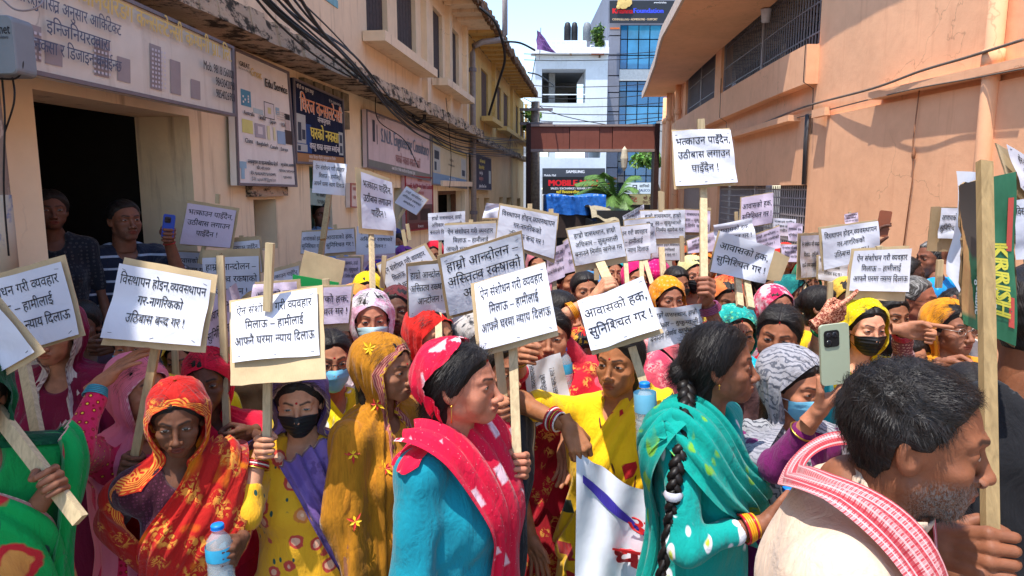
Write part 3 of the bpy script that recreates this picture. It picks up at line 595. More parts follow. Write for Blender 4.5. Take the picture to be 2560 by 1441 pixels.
# ---- white house
WY = 38.0; WB = tag(empty('white_house', at(1430, 600, WY)), 'white three storey house with a roof terrace and a big open balcony', 'house')
f = FY(WY); M_wh = wall_mat('white_paint', srgb(214, 220, 226), srgb(170, 172, 176), .35); M_wh2 = simple('white_trim', srgb(224, 228, 232), .6)
X = lambda px: xz(px, 0, WY)[0]; Zz = lambda py: xz(1400, py, WY)[1]
wx0, wx1 = X(1340), X(1523); zr = Zz(136)
m = MB(f); ho = [(X(1356), X(1467), Zz(258), Zz(173)), (X(1352), X(1376), Zz(392), Zz(378)), (X(1392), X(1508), Zz(395), Zz(377)), (X(1357), X(1512), .2, Zz(470))]
holed(m, 0, wx0, wx1, 0, zr, ho, 1.2, 0, 0, 9); m.add([(wx0, 0, 0), (wx0, -9, 0), (wx0, -9, zr), (wx0, 0, zr)], [[3, 2, 1, 0]]); m.add([(wx1, 0, 0), (wx1, -9, 0), (wx1, -9, zr), (wx1, 0, zr)], [[0, 1, 2, 3]]); m.build('front_wall', M_wh, WB)
m = MB(f); m.box((wx0, -9, zr - .25), (wx1, -.01, zr - .01)); m.build('roof', M_wh2, WB)
m = MB(f); h = ho[0]
m.add([(h[0], -5, h[2]), (h[1], -5, h[2]), (h[1], -5, h[3]), (h[0], -5, h[3])], [[0, 1, 2, 3]]); m.add([(h[0], -5, h[2]), (h[1], -5, h[2]), (h[1], -1.2, h[2]), (h[0], -1.2, h[2])], [[0, 1, 2, 3]]); m.add([(h[0], -5, h[3]), (h[1], -5, h[3]), (h[1], -1.2, h[3]), (h[0], -1.2, h[3])], [[0, 1, 2, 3]])
m.build('balcony_room', simple('grey_render', srgb(140, 138, 136), .9), WB)
m = MB(f); m.box((X(1377), -1.6, h[2]), (X(1393), -1.3, h[3])); m.build('column', simple('grey_render', srgb(140, 138, 136), .9), WB)
m = MB(f); m.box((X(1440), -4.9, h[2]), (X(1466), -4.7, h[3] - .6)); m.build('dark_doorway', M_dark, WB)
m = MB(f); m.bar((h[0], -.1, h[2] + .45), (h[1], -.1, h[2] + .45), .05); m.build('railing', M_wh2, WB)
m = MB(f); m.box((wx0 - .25, -.5, zr - .02), (wx1, .35, zr + .3)); m.build('parapet', M_wh2, WB)
m = MB(f); a, b, c = X(1388), X(1470), X(1436); z = zr + .3; zp = Zz(107)
m.add([(a, .3, z), (b, .3, z), (c, .3, zp), (a, .1, z), (b, .1, z), (c, .1, zp)], [[0, 1, 2], [0, 2, 5, 3], [2, 1, 4, 5], [3, 5, 4]]); m.build('gable', M_wh2, WB)
m = MB(f); m.box((X(1424), .31, Zz(143)), (X(1430), .33, Zz(133))); m.build('shrine_niche', simple('tan_niche', srgb(150, 120, 90), .7), WB)
for a, b in ((1340, 1352), (1512, 1522)):
    m = MB(f); m.box((X(a), -.3, zr + .3), (X(b), .25, Zz(104))); m.build('parapet_post', M_wh2, WB)
for (a, b, ys) in ((1349, 1378, (120, 131, 142)), (1478, 1512, (113, 124)), (1372, 1482, (73, 84, 92, 101))):
    m = MB(f); t = -.1 if b < 1480 and a < 1360 or a > 1470 else -3
    for y in ys: m.bar((X(a), t, Zz(y)), (X(b), t, Zz(y)), .045)
    n = 3 if b - a < 60 else 8
    for k in range(n + 1): x = X(a) + (X(b) - X(a)) * k / n; m.bar((x, t, Zz(ys[-1])), (x, t, Zz(ys[0])), .035)
    m.build('railing', M_wh2, WB)
m = MB(f); m.box((X(1371), -6, zr), (X(1484), -3.0, Zz(101))); m.build('roof_room', M_wh2, WB)
for x0_, x1_, lb in ((1410, 1427, 'black water tank on the white roof, left of its twin'), (1428, 1444, 'black water tank on the white roof, right of its twin'), (1457, 1477, 'grey metal water tank by the terrace railing')):
    c = xz((x0_ + x1_) / 2, 98, WY + 4.5); r = (x1_ - x0_) / 2 / F * (WY + 4.5); m = MB(); m.lathe([(0, 0), (r, 0), (r, .75), (r * .7, 1.0), (r * .3, 1.05), (0, 1.05)], (c[0], WY + 4.5, c[1] - .1), 12)
    tag(m.build('water_tank', simple('tank', (.02, .02, .022) if x0_ < 1440 else srgb(120, 124, 128), .5), None, True), lb, 'water tank')
m = MB(f); m.box((X(1480), .0, Zz(139)), (X(1511), .3, Zz(125))); tag(m.build('planter', simple('terracotta', srgb(186, 110, 80), .8)), 'terracotta planter on the white parapet', 'planter')
def leaf_cloud(name, label, c, rad, n, size, cols, cat='plant', stem=None, rs=1, trunk=None, flat=.0):
    rg = np.random.default_rng(rs); r_ = tag(empty(name, c - np.array([0, 0, rad[2]])), label, cat)
    cl = rg.normal(size=(max(4, n // 60), 3)); cl = cl / np.linalg.norm(cl, axis=1)[:, None] * rg.uniform(.3, 1, (len(cl), 1))
    p = cl[rg.integers(0, len(cl), n)] * np.array(rad) * .8 + rg.normal(size=(n, 3)) * np.array(rad) * .22 + c
    a = rg.normal(size=(n, 3)); a /= np.linalg.norm(a, axis=1)[:, None]; b = np.cross(a, rg.normal(size=(n, 3))); b /= np.linalg.norm(b, axis=1)[:, None]
    s = size * rg.uniform(.6, 1.4, (n, 1)); V = np.stack([p - a * s, p + b * s * .4, p + a * s, p - b * s * .4], 1).reshape(-1, 3)
    me = mesh_obj('leaves', V, np.arange(4 * n).reshape(-1, 4), cols, r_, rg.integers(0, len(cols), n)); me['kind'] = 'stuff'
    if trunk:
        m = MB(); 
        for q in trunk: m.tube(q, np.linspace(trunk_r(q), .2 * trunk_r(q), len(q)), 5)
        m.build('trunk', simple('bark', srgb(104, 84, 64), .9, var=.3), r_)
    return r_
trunk_r = lambda q: np.linalg.norm(np.array(q[0]) - np.array(q[-1])) * .04
G1, G2, G3 = simple('leaf_green', (.045, .11, .02), .5, var=.3), simple('leaf_deep', (.022, .06, .014), .5, var=.3), simple('leaf_lime', (.12, .2, .03), .5, var=.3)
c = at(1500, 95, WY - .1); leaf_cloud('roof_plant', 'green bush in the terracotta planter on the white roof', c, (.45, .3, .7), 420, .12, [G1, G3, G2], rs=2, trunk=[[c - [0, 0, 1], c - [0, 0, .2], c + [.1, 0, .4]], [c - [0, 0, 1], c + [-.2, 0, .3]]])
m = MB(); q = at(1347, 75, WY - 2); e = at(1349, 118, WY - 2); m.tube([e - [0, 0, .6], q + [.1, 0, .1]], .02, 5); tag_f = m
FLG = tag(empty('flag', e - [0, 0, .6]), 'tattered purple flag on the white parapet corner', 'flag'); m.build('pole', M_iron, FLG)
V = []; fs = []
for i in range(7):
    for j in range(5):
        u, v = i / 6, j / 4; V.append(q + np.array([-.1 + u * (.2 + .75 * v) + .03 * math.sin(9 * v + u * 5), .12 * math.sin(6 * u + 3 * v), -.95 * v - .15 * u]))
fs = [[i * 5 + j, (i + 1) * 5 + j, (i + 1) * 5 + j + 1, i * 5 + j + 1] for i in range(6) for j in range(4)]
mesh_obj('cloth', V, fs, simple('purple_flag', srgb(104, 70, 120), .8, var=.3), FLG)
# ground-floor shop signs of the white house
sgn = lambda n, lb, px, Y, face, tx=(), pt=(), fr=None: board(n, lb, FY(Y), px, face, fr, .0, pt, tx)
FYpix = None
def pixY(Y):
    def g(fr, px, py, t=0, smax=0, s0=0): return xz(px, py, Y)
    return g
_pix = pix
def boardY(n, lb, px, Y, face, patches=(), texts=(), frame=None):
    global pix
    pix = pixY(Y); r_ = board(n, lb, FY(Y), px, face, frame, .0, patches, texts, fw=.05); pix = _pix; return r_
RED = Ink(srgb(214, 30, 40)); LW = Ink(srgb(226, 226, 230)); blk = Ink((.01, .01, .012))
boardY('phone_shop_sign', 'black shop sign with a white heading above the red lettered one', [(1356, 421), (1513, 421), (1513, 443), (1356, 443)], 37.3, Ink(srgb(66, 70, 78)), (), [('SAMSUNG', .52, .45, .42, .34, 1, LW, .12), ('Mobile Mall', .12, .08, .3, .19, 1, LW, .05)])
boardY('mobile_shop_sign', 'black shop sign with big red capital letters', [(1356, 443), (1513, 443), (1513, 489), (1356, 489)], 37.2, blk, [(.0, -.02, .3, .06, LW), (.5, -.02, 1, .06, Ink(srgb(40, 150, 140)))],
       [('MOBILE MALL', .5, .52, .42, .86, 1, RED, .12), ('SALES / EXCHANGE / REPAIR / EMI', .46, .33, .14, .66, 1, LW, .06), ('यहाँ किस्ताबन्दीमा', .4, .12, .17, .4, 1, Ink(srgb(226, 200, 60)), .06)])
# ---- blue glass tower
BY = 40.0; BB = tag(empty('glass_tower', at(1590, 600, BY)), 'narrow tower with blue glass curtain wall and grey stone piers', 'building'); f = FY(BY); X = lambda px: xz(px, 0, BY)[0]; Zz = lambda py: xz(1400, py, BY)[1]
M_st = wall_mat('grey_stone', srgb(128, 130, 142), srgb(96, 98, 106), .3)
n = NT('blue_glass'); v = n.co(); M_gl = n.fin(n.mix(n.noise(v, .5, 3), srgb(20, 76, 122), srgb(36, 112, 160)), .12, .8)
GLS = [M_gl] + [simple('glass_reflection', q, .1, .8, var=.25, scale=1.2) for q in (srgb(24, 88, 136), srgb(52, 128, 172), srgb(16, 58, 96))]; bx0, bx1 = X(1524), X(1690); m = MB(f); m.box((bx0 - .02, -12, 0), (bx1 + 6, -.4, Zz(-40))); m.build('core', M_st, BB)  # differing, mottled pane colours stand in for uneven reflections in the glass
ys = [55, 90, 140, 190, 232, 280, 330, 378, 420, 470, 560]
for a, b in zip(ys, ys[1:]):
    m = MB(f); m.box((bx0, -.39, Zz(b) + .03), (X(1552), .05, Zz(a) - .03)); m.build('stone_panel', M_st, BB)
    if b == 90: continue
bands = [(172, 200, 'spandrel')]
m = MB(f); m.box((X(1552) + .01, -.39, Zz(202)), (bx1, .02, Zz(174))); m.build('spandrel', simple('white_band', srgb(206, 204, 200), .6), BB)
gx = [1553, 1572, 1600, 1628, 1656, 1684]
for rows in ([62, 98, 138, 173], [203, 228, 266, 312, 360, 404, 440, 458]):
    for a, b in zip(rows, rows[1:]):
        for c, d in zip(gx, gx[1:]):
            m = MB(f); m.box((X(c) + .03, -.35, Zz(b) + .03), (X(d) - .03, -.1 + .02 * ((a + c) % 2), Zz(a) - .03)); m.build('pane', GLS[int(abs(a * 7 + c * 3)) % 4], BB)
m = MB(f); m.box((X(1552), -.39, 0), (bx1, -.3, Zz(60))); m.build('mullion_wall', simple('dark_mullion', srgb(30, 44, 60), .5), BB)
for y in (70, 445, 458):
    m = MB(f); m.box((bx0 + .05, .051, Zz(y + 4)), (X(1550), .07, Zz(y))); m.build('orange_band', simple('orange_band', srgb(208, 110, 60), .6), BB)
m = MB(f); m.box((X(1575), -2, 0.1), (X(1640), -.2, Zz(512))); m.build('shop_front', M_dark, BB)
boardY('foundation_sign', 'black roof sign with red and blue lettering on the glass tower', [(1524, 2), (1690, 2), (1690, 58), (1524, 58)], BY - .8, Ink(srgb(44, 48, 56)), (), [('Krishna', .19, .43, .3, .31, 1, RED, .12), ('Foundation', .58, .45, .28, .46, 1, Ink(srgb(60, 80, 220)), .1), ('COUNSELLING • ADMISSIONS • SUPPORT', .38, .12, .12, .68, 1, Ink(srgb(220, 190, 150)), .05), ('www.krishna', .76, .88, .1, .2, 1, LW, .04)])
m = MB(FY(BY - .85)); m.lathe([(0, 0), (.32, 0), (.34, .1), (0, .12)], (xz(1552, 18, BY)[0], 0, xz(1552, 18, BY)[1]), 10, (0, 1, 0)); 
for a, b, r in ((1545, 22, .2), (1562, 17, .25), (1556, 12, .2), (1540, 28, .12)): m.lathe([(0, 0), (r, 0), (r, .1), (0, .12)], (xz(a, b, BY)[0], .0, xz(a, b, BY)[1]), 8, (0, 1, 0))
tag(m.build('emblem', simple('gold_emblem', srgb(214, 180, 110), .5)), 'gold floral emblem above the lettering of the roof sign', 'emblem')
boardY('insurance_sign', 'white shop sign with a small black square emblem on the glass tower', [(1560, 457), (1642, 457), (1642, 485), (1560, 485)], BY - .9, Ink(srgb(208, 216, 218)), [(.26, .25, .4, .8, blk), (.29, .33, .37, .72, Ink(srgb(208, 216, 218))), (.3, .4, .36, .6, blk)], [('सानिको', .62, .58, .3, .3, 1, blk, .04), ('SALICO', .62, .2, .3, .34, 1, Ink(srgb(60, 80, 120)), .06)])
boardY('showroom_sign', 'yellowish shop sign with red and brown lettering below the white one', [(1574, 486), (1642, 486), (1642, 512), (1574, 512)], BY - 1.2, Ink(srgb(150, 136, 96)), (), [('इट', .14, .25, .6, .3, 1, Ink(srgb(150, 50, 40)), .08), ('शो रुम', .68, .48, .4, .5, 1, Ink(srgb(80, 40, 30)), .08), ('विराट नगर', .68, .1, .3, .4, 1, Ink(srgb(80, 40, 30)), .05)])
# ---- pale houses that close the street on both sides
for x0_, x1_, yt, lb, c in ((1250, 1338, 330, 'low grey house at the corner behind the concrete pole', srgb(176, 176, 178)), (1660, 1900, 300, 'plain grey block behind the orange building', srgb(170, 166, 164))):
    m = MB(FY(39)); m.box((xz(x0_, 0, 39)[0], -8, 0), (xz(x1_, 0, 39)[0], 0, xz(1400, yt, 39)[1])); tag(m.build('far_house', wall_mat('far_grey', c, srgb(140, 136, 130), .4)), lb, 'house')
m = MB(FL); m.box((26.2, -.5, zE + .2), (26.8, .1, zE + .95)); m.box((26.1, -.55, zE + .951), (26.9, .15, zE + 1.05)); 
tag(m.build('chimney_block', simple('brick_block', srgb(150, 110, 84), .9, var=.4)), 'small brick block standing on the roof end of the ochre building', 'chimney')
c = FL(sE - .4, .35, 4.75); leaf_cloud('hanging_plant', 'tuft of green weeds growing out of the ochre building corner', c, (.5, .5, .35), 260, .13, [G1, G3], rs=4)
c = at(1625, 398, 33); leaf_cloud('street_tree', 'light green tree crown showing under the gate beam', c, (1.0, .8, .5), 500, .16, [G1, G3, simple('leaf_bright', (.1, .26, .03), .5)], 'tree', rs=5, trunk=[[(c[0] + .6, 33, 0), (c[0] + .5, 33, 1.8), tuple(c)]])
c = at(452, 12, 5.6); leaf_cloud('wall_creeper', 'green creeper sprouting on the mossy ledge above the grey banner', c, (.2, .12, .1), 200, .045, [G1, G3, G2], rs=6, trunk=[[c + [-.2, 0, -.05], c, c + [.25, 0, .04]]])
rr = [at(*p) for p in ((430, 40, 5.2), (445, 90, 5.1), (400, 140, 5.0), (385, 165, 5.0), (452, 200, 5.0), (458, 265, 5.0))]
m = MB(); m.tube(spline(rr, 6), .006, 4); VN = tag(empty('vine', rr[0]), 'thin vine with a few leaves dangling over the grey banner', 'vine'); m.build('stem', G2, VN)
for k in range(14):
    c = rr[k % 6] + np.array([rg.uniform(-.06, .06), -.02, rg.uniform(-.09, .05)]); m = MB(); s_ = .035; a = rg.uniform(0, 6)
    d = np.array([math.cos(a), .3, math.sin(a)]) * s_; e_ = np.array([-math.sin(a), .2, math.cos(a)]) * s_ * .6; m.add([c - d, c + e_, c + d, c - e_], [[0, 1, 2, 3]]); m.build('leaf', G3 if k % 2 else G1, VN)
# ---- palm in front of the shops
pb = at(1545, 545, 27); PT = tag(empty('palm_tree', (pb[0], 27, 0)), 'small palm with long drooping fronds in front of the phone shop', 'palm')
top = at(1540, 500, 27); m = MB(); m.tube([(pb[0], 27, 0), (pb[0] + .05, 27, .7), top], [.2, .15, .1], 8); m.build('trunk', simple('bark', srgb(104, 84, 64), .9, var=.3), PT)
M_fr = simple('frond_green', (.10, .20, .045), .45, var=.3)
for k, (ex, ey, dy, hh) in enumerate([(1446, 482, .3, .9), (1436, 460, -.3, 1.1), (1470, 440, .6, 1.2), (1505, 432, -.5, .9), (1600, 440, .2, 1.0), (1590, 475, -.4, .8), (1560, 520, -1.0, .7), (1515, 512, -.9, .8), (1575, 505, -.7, .8), (1490, 510, .3, .9)]):
    e = at(ex, ey, 27) + np.array([0, dy, 0]); mid = (top + e) / 2 + np.array([0, 0, hh * .35]); c3 = spline([top, mid, e], 20); V = []; fs = []
    for i in range(1, len(c3)):
        d = nrm(c3[i] - c3[i - 1]); sd = nrm(np.cross(d, (0, 0, 1))); L = .62 * math.sin(math.pi * min(1, .16 + .8 * i / len(c3)))
        for sg in (-1, 1):
            for o_ in (0, .5):
                b0 = c3[i - 1] + (c3[i] - c3[i - 1]) * o_; tp = b0 + (sd * sg * .75 + d * .55 + np.array([0, 0, -.35 - .2 * rg.random()])) * L; n0 = len(V); wd = d * .022
                V += [b0 - wd, b0 + wd, tp]; fs.append([n0, n0 + 1, n0 + 2])
    n0 = len(V); 
    fr_ = mesh_obj('frond', V, fs, M_fr, PT)
    m = MB(); m.tube(c3, np.linspace(.03, .008, len(c3)), 4); m.build('midrib', M_fr, fr_)
# ---- blue tarpaulin truck, jeep
TY = 21.0; tx0, tz1 = xz(1366, 489, TY); tx1, tz0 = xz(1514, 536, TY); TR = tag(empty('covered_truck', ((tx0 + tx1) / 2, TY + 1, 0)), 'truck loaded under a bright blue tarpaulin', 'truck')
n_, h_ = 30, 10; V = []; fs = []
for j in range(h_ + 1):
    for i in range(n_ + 1):
        u, v = i / n_, j / h_; V.append((tx0 + (tx1 - tx0) * u, TY - .04 * math.sin(u * 21 + 2 * v) * (1 - v) - .03 * math.sin(u * 47 + 5 * v), tz0 + (tz1 - tz0) * v + (.04 * math.sin(u * 9) if v > .9 else 0) - .03 * abs(math.sin(u * 12)) * (v < .1)))
nn = len(V); V += [(tx0 + (tx1 - tx0) * i / n_, TY + 2.2, tz1 + .04 * math.sin(i / n_ * 9)) for i in range(n_ + 1)] + [(tx0, TY + 2.2, tz0), (tx1, TY + 2.2, tz0)]
k = n_ + 1; fs = [[j * k + i, j * k + i + 1, (j + 1) * k + i + 1, (j + 1) * k + i] for j in range(h_) for i in range(n_)] + [[h_ * k + i, h_ * k + i + 1, nn + i + 1, nn + i] for i in range(n_)]
fs += [[j * k for j in range(h_ + 1)] + [nn, nn + k], [nn + n_, nn + k + 1] + [j * k + n_ for j in range(h_ + 1)][:0] + [n_, h_ * k + n_]]
M_tarp = NT('blue_tarp'); v = M_tarp.co(); M_tarp.bump(M_tarp.noise(v, 5, 5), .8, .06); M_tarp = M_tarp.fin(M_tarp.mix(M_tarp.noise(v, 3, 4), srgb(18, 84, 176), srgb(50, 120, 205)), .35, .5)
mesh_obj('tarpaulin', V, fs, M_tarp, TR, smooth=True)
m = MB(FY(TY)); m.box((tx0 + .05, -2.15, .55), (tx1 - .05, -.08, tz0 + .05)); m.build('load_bed', simple('truck_body', srgb(60, 48, 44), .6), TR)
for x in (tx0 + .4, tx1 - .4):
    for y in (.3, -1.9): m = MB(FY(TY)); m.lathe([(0, -.1), (.25, -.1), (.36, -.08), (.36, .08), (.25, .1), (0, .1)], (x, -.3 + min(y, 0), .37), 14, (0, 1, 0)); m.build('wheel', M_black, TR)
JY = 19.0; jx0, jz1 = xz(1484, 516, JY); jx1, _ = xz(1580, 516, JY); jz0 = xz(1500, 548, JY)[1]; JP = tag(empty('jeep', ((jx0 + jx1) / 2, JY, 0)), 'dark jeep with a dusty cream canvas thrown over its roof', 'jeep')
m = MB(FY(JY)); m.box((jx0, -2.4, .45), (jx1, 0, 1.15)); m.build('body', simple('jeep_paint', srgb(40, 44, 48), .4), JP)
m = MB(FY(JY)); m.box((jx0 + .1, -2.2, 1.15), (jx1 - .05, -.05, jz1 - .12)); m.build('cabin', simple('smoky_glass', (.02, .025, .03), .15), JP)
V = []; fs = []
for i in range(13):
    for j in range(9):
        u, v = i / 12, j / 8; V.append((jx0 - .05 + (jx1 - jx0) * .72 * u, JY - .08 + 2.2 * v, jz1 - .02 - (.3 * (1 - v) ** 6) + .05 * math.sin(9 * u + 4 * v) - .12 * u))
mesh_obj('canvas', V, [[i * 9 + j, (i + 1) * 9 + j, (i + 1) * 9 + j + 1, i * 9 + j + 1] for i in range(12) for j in range(8)], simple('dusty_canvas', srgb(150, 140, 118), .9, var=.2, bump=.4, bscale=14), JP, smooth=True)
for x in (jx0 + .3, jx1 - .3): m = MB(FY(JY)); m.lathe([(0, -.1), (.2, -.1), (.34, -.08), (.34, .08), (.2, .1), (0, .1)], (x, .02, .35), 14, (0, 1, 0)); m.build('wheel', M_black, JP)
# ---- pole and telecom box at the left edge
UP = tag(empty('utility_pole', at(8, 600, 3.0)), 'peeling grey pole with torn posters at the left edge, before the doorway', 'pole')
x_, _, _ = at(10, 470, 3.0); m = MB(); m.tube([(x_ - .06, 3.0, 0), (x_ - .06, 3.0, 6)], .07, 12); m.build('shaft', wall_mat('peeling_pole', srgb(150, 140, 130), srgb(90, 84, 78), .8, srgb(200, 190, 178)), UP, True)
m = MB(); m.tube([(x_ - .06, 3.0, 1.62), (x_ - .06, 3.0, 2.02)], .074, 12); m.build('poster', wall_mat('torn_poster', srgb(186, 172, 150), srgb(90, 84, 90), .8, srgb(110, 116, 140)), UP, True)
TB = tag(empty('telecom_box', at(10, 120, 2.9)), 'rounded grey telecom box fixed to the pole at the left edge', 'box')
a, b = at(-70, 40, 2.88), at(52, 188, 2.88); x0_, x1_, z0_, z1_ = a[0], b[0], b[2], a[2]; r = .025; V = []
ring = [(x1_ - r + r * math.cos(t), z1_ - r + r * math.sin(t)) for t in np.linspace(0, math.pi / 2, 5)] + [(x0_ + r - r * math.sin(t), z1_ - r + r * math.cos(t)) for t in np.linspace(0, math.pi / 2, 5)] + [(x0_ + r - r * math.cos(t), z0_ + r - r * math.sin(t)) for t in np.linspace(0, math.pi / 2, 5)] + [(x1_ - r + r * math.sin(t), z0_ + r - r * math.cos(t)) for t in np.linspace(0, math.pi / 2, 5)]
cx_, cz_ = (x0_ + x1_) / 2, (z0_ + z1_) / 2
for y, k in ((2.86, .96), (2.868, 1), (2.98, 1)): V += [(cx_ + (x - cx_) * k, y, cz_ + (z - cz_) * k) for x, z in ring]
n = len(ring); fs = [[j * n + i, j * n + (i + 1) % n, (j + 1) * n + (i + 1) % n, (j + 1) * n + i] for j in range(2) for i in range(n)] + [list(range(n)), [2 * n + i for i in range(n)][::-1]]
mesh_obj('case', V, fs, simple('box_grey', srgb(128, 136, 142), .55, var=.05), TB)
sf = lambda u, v, off=0: np.stack([cx_ + (u - .5) * (x1_ - x0_), np.full(len(u), 2.859 - off), z0_ + v * (z1_ - z0_)], 1)
text_on('lettering', [('mnet', .73, .68, .22, .52, .8), ('solutions', .77, .6, .07, .4, .8)], sf, M_ink, TB, .001, .03)
for k, pts in enumerate([[(5, 190, 2.95), (12, 300, 2.92), (10, 480, 2.92), (22, 640, 2.92)], [(30, 188, 2.95), (36, 250, 2.9), (12, 330, 2.93)], [(-20, 196, 2.9), (40, 196, 2.9), (57, 160, 2.9), (48, 110, 2.95)], [(-10, -20, 3), (40, 25, 2.9), (100, 14, 2.9), (112, -40, 3)]]):
    cable('loose_cable', ['thin wire running down the pole under the grey box', 'loop of thin wire hanging from the grey box', 'black cable curling round the right side of the grey box', 'pale twisted wire tangled above the grey box'][k], pts, .004, mt=M_black if k < 3 else M_ironw)
# ================================================================== PLACARDS
TX = [None, 'विस्थापन होइन,व्यवस्थापन|गर-नागरिकको|उठिबास बन्द गर !', 'ऐन संशोधन गरी व्यवहार|मिलाऊ – हामीलाई|आफ्नै घरमा न्याय दिलाऊ', 'भत्काउन पाइँदैन,|उठीबास लगाउन|पाइँदैन !', 'आवासको हक,|सुनिश्चित गर !', 'हाम्रो आन्दोलन –|अस्तित्व रक्षाको|आन्दोलन !', 'हाम्रो वासस्थान, हाम्रो|अधिकार – सुकुम्वासी|बनाउने निर्णय खारेज गर']
n = NT('paper'); v = n.co(); n.bump(n.noise(v, 9, 3, .5, .6), .4, .016)
M_paper = n.fin(n.mix(n.ramp(n.noise(v, 5, 3), .3, .7), srgb(198, 200, 212), srgb(214, 215, 222)), .75, .2)
n = NT('pink_paper'); v = n.co(); n.bump(n.noise(v, 14, 4, .6), .35, .012); M_paperp = n.fin(srgb(206, 190, 208), .75, .2)
def card_mat(name, c):
    n = NT(name); v = n.co(); w_ = n.wave(n.mapp(v, (1, .2, .05)), 60, 1.5, 'X')
    n.bump(n.math('ADD', w_, n.noise(v, 30, 3)), .12, .004)
    return n.fin(n.mix(n.ramp(n.noise(v, 9, 5, .65), .3, .75), c, tuple(x * .72 for x in c)), .85, .15)
M_card, M_card2, M_card3 = card_mat('cardboard', srgb(198, 174, 136)), card_mat('dark_cardboard', srgb(164, 138, 104)), card_mat('brown_cardboard', srgb(150, 100, 70))
def wood(name, c):
    n = NT(name); v = n.co(); g_ = n.noise(n.mapp(v, (90, 90, 3)), 1.0, 4, .6, .6)
    n.bump(g_, .25, .003); return n.fin(n.mix(n.ramp(g_, .3, .72), tuple(x * .62 for x in c), c), .6, .25)
M_stick, M_stick2 = wood('pale_stick', srgb(206, 184, 144)), wood('worn_stick', srgb(170, 144, 104))
M_ink2 = simple('placard_ink', (.012, .012, .018), .6, var=.02)
PL = {}
def wrinkle(u, v, seed, amp):
    r_ = np.random.default_rng(seed); d = 0
    for k in range(5):
        a, b, p = r_.uniform(-7, 7), r_.uniform(-7, 7), r_.uniform(0, 6); d = d + np.sin(a * u + b * v + p) / (1.5 + k)
    c = r_.uniform(-1, 1, 4); d = d + 1.6 * (c[0] * u ** 5 * v ** 5 + c[1] * (1 - u) ** 5 * v ** 5 + c[2] * u ** 5 * (1 - v) ** 5 + c[3] * (1 - u) ** 5 * (1 - v) ** 5)
    a = r_.uniform(0, math.pi); q = (u - r_.uniform(.25, .75)) * math.cos(a) + (v - r_.uniform(.3, .7)) * math.sin(a)
    return amp * (d - 1.1 * np.exp(-(q * 7) ** 2))
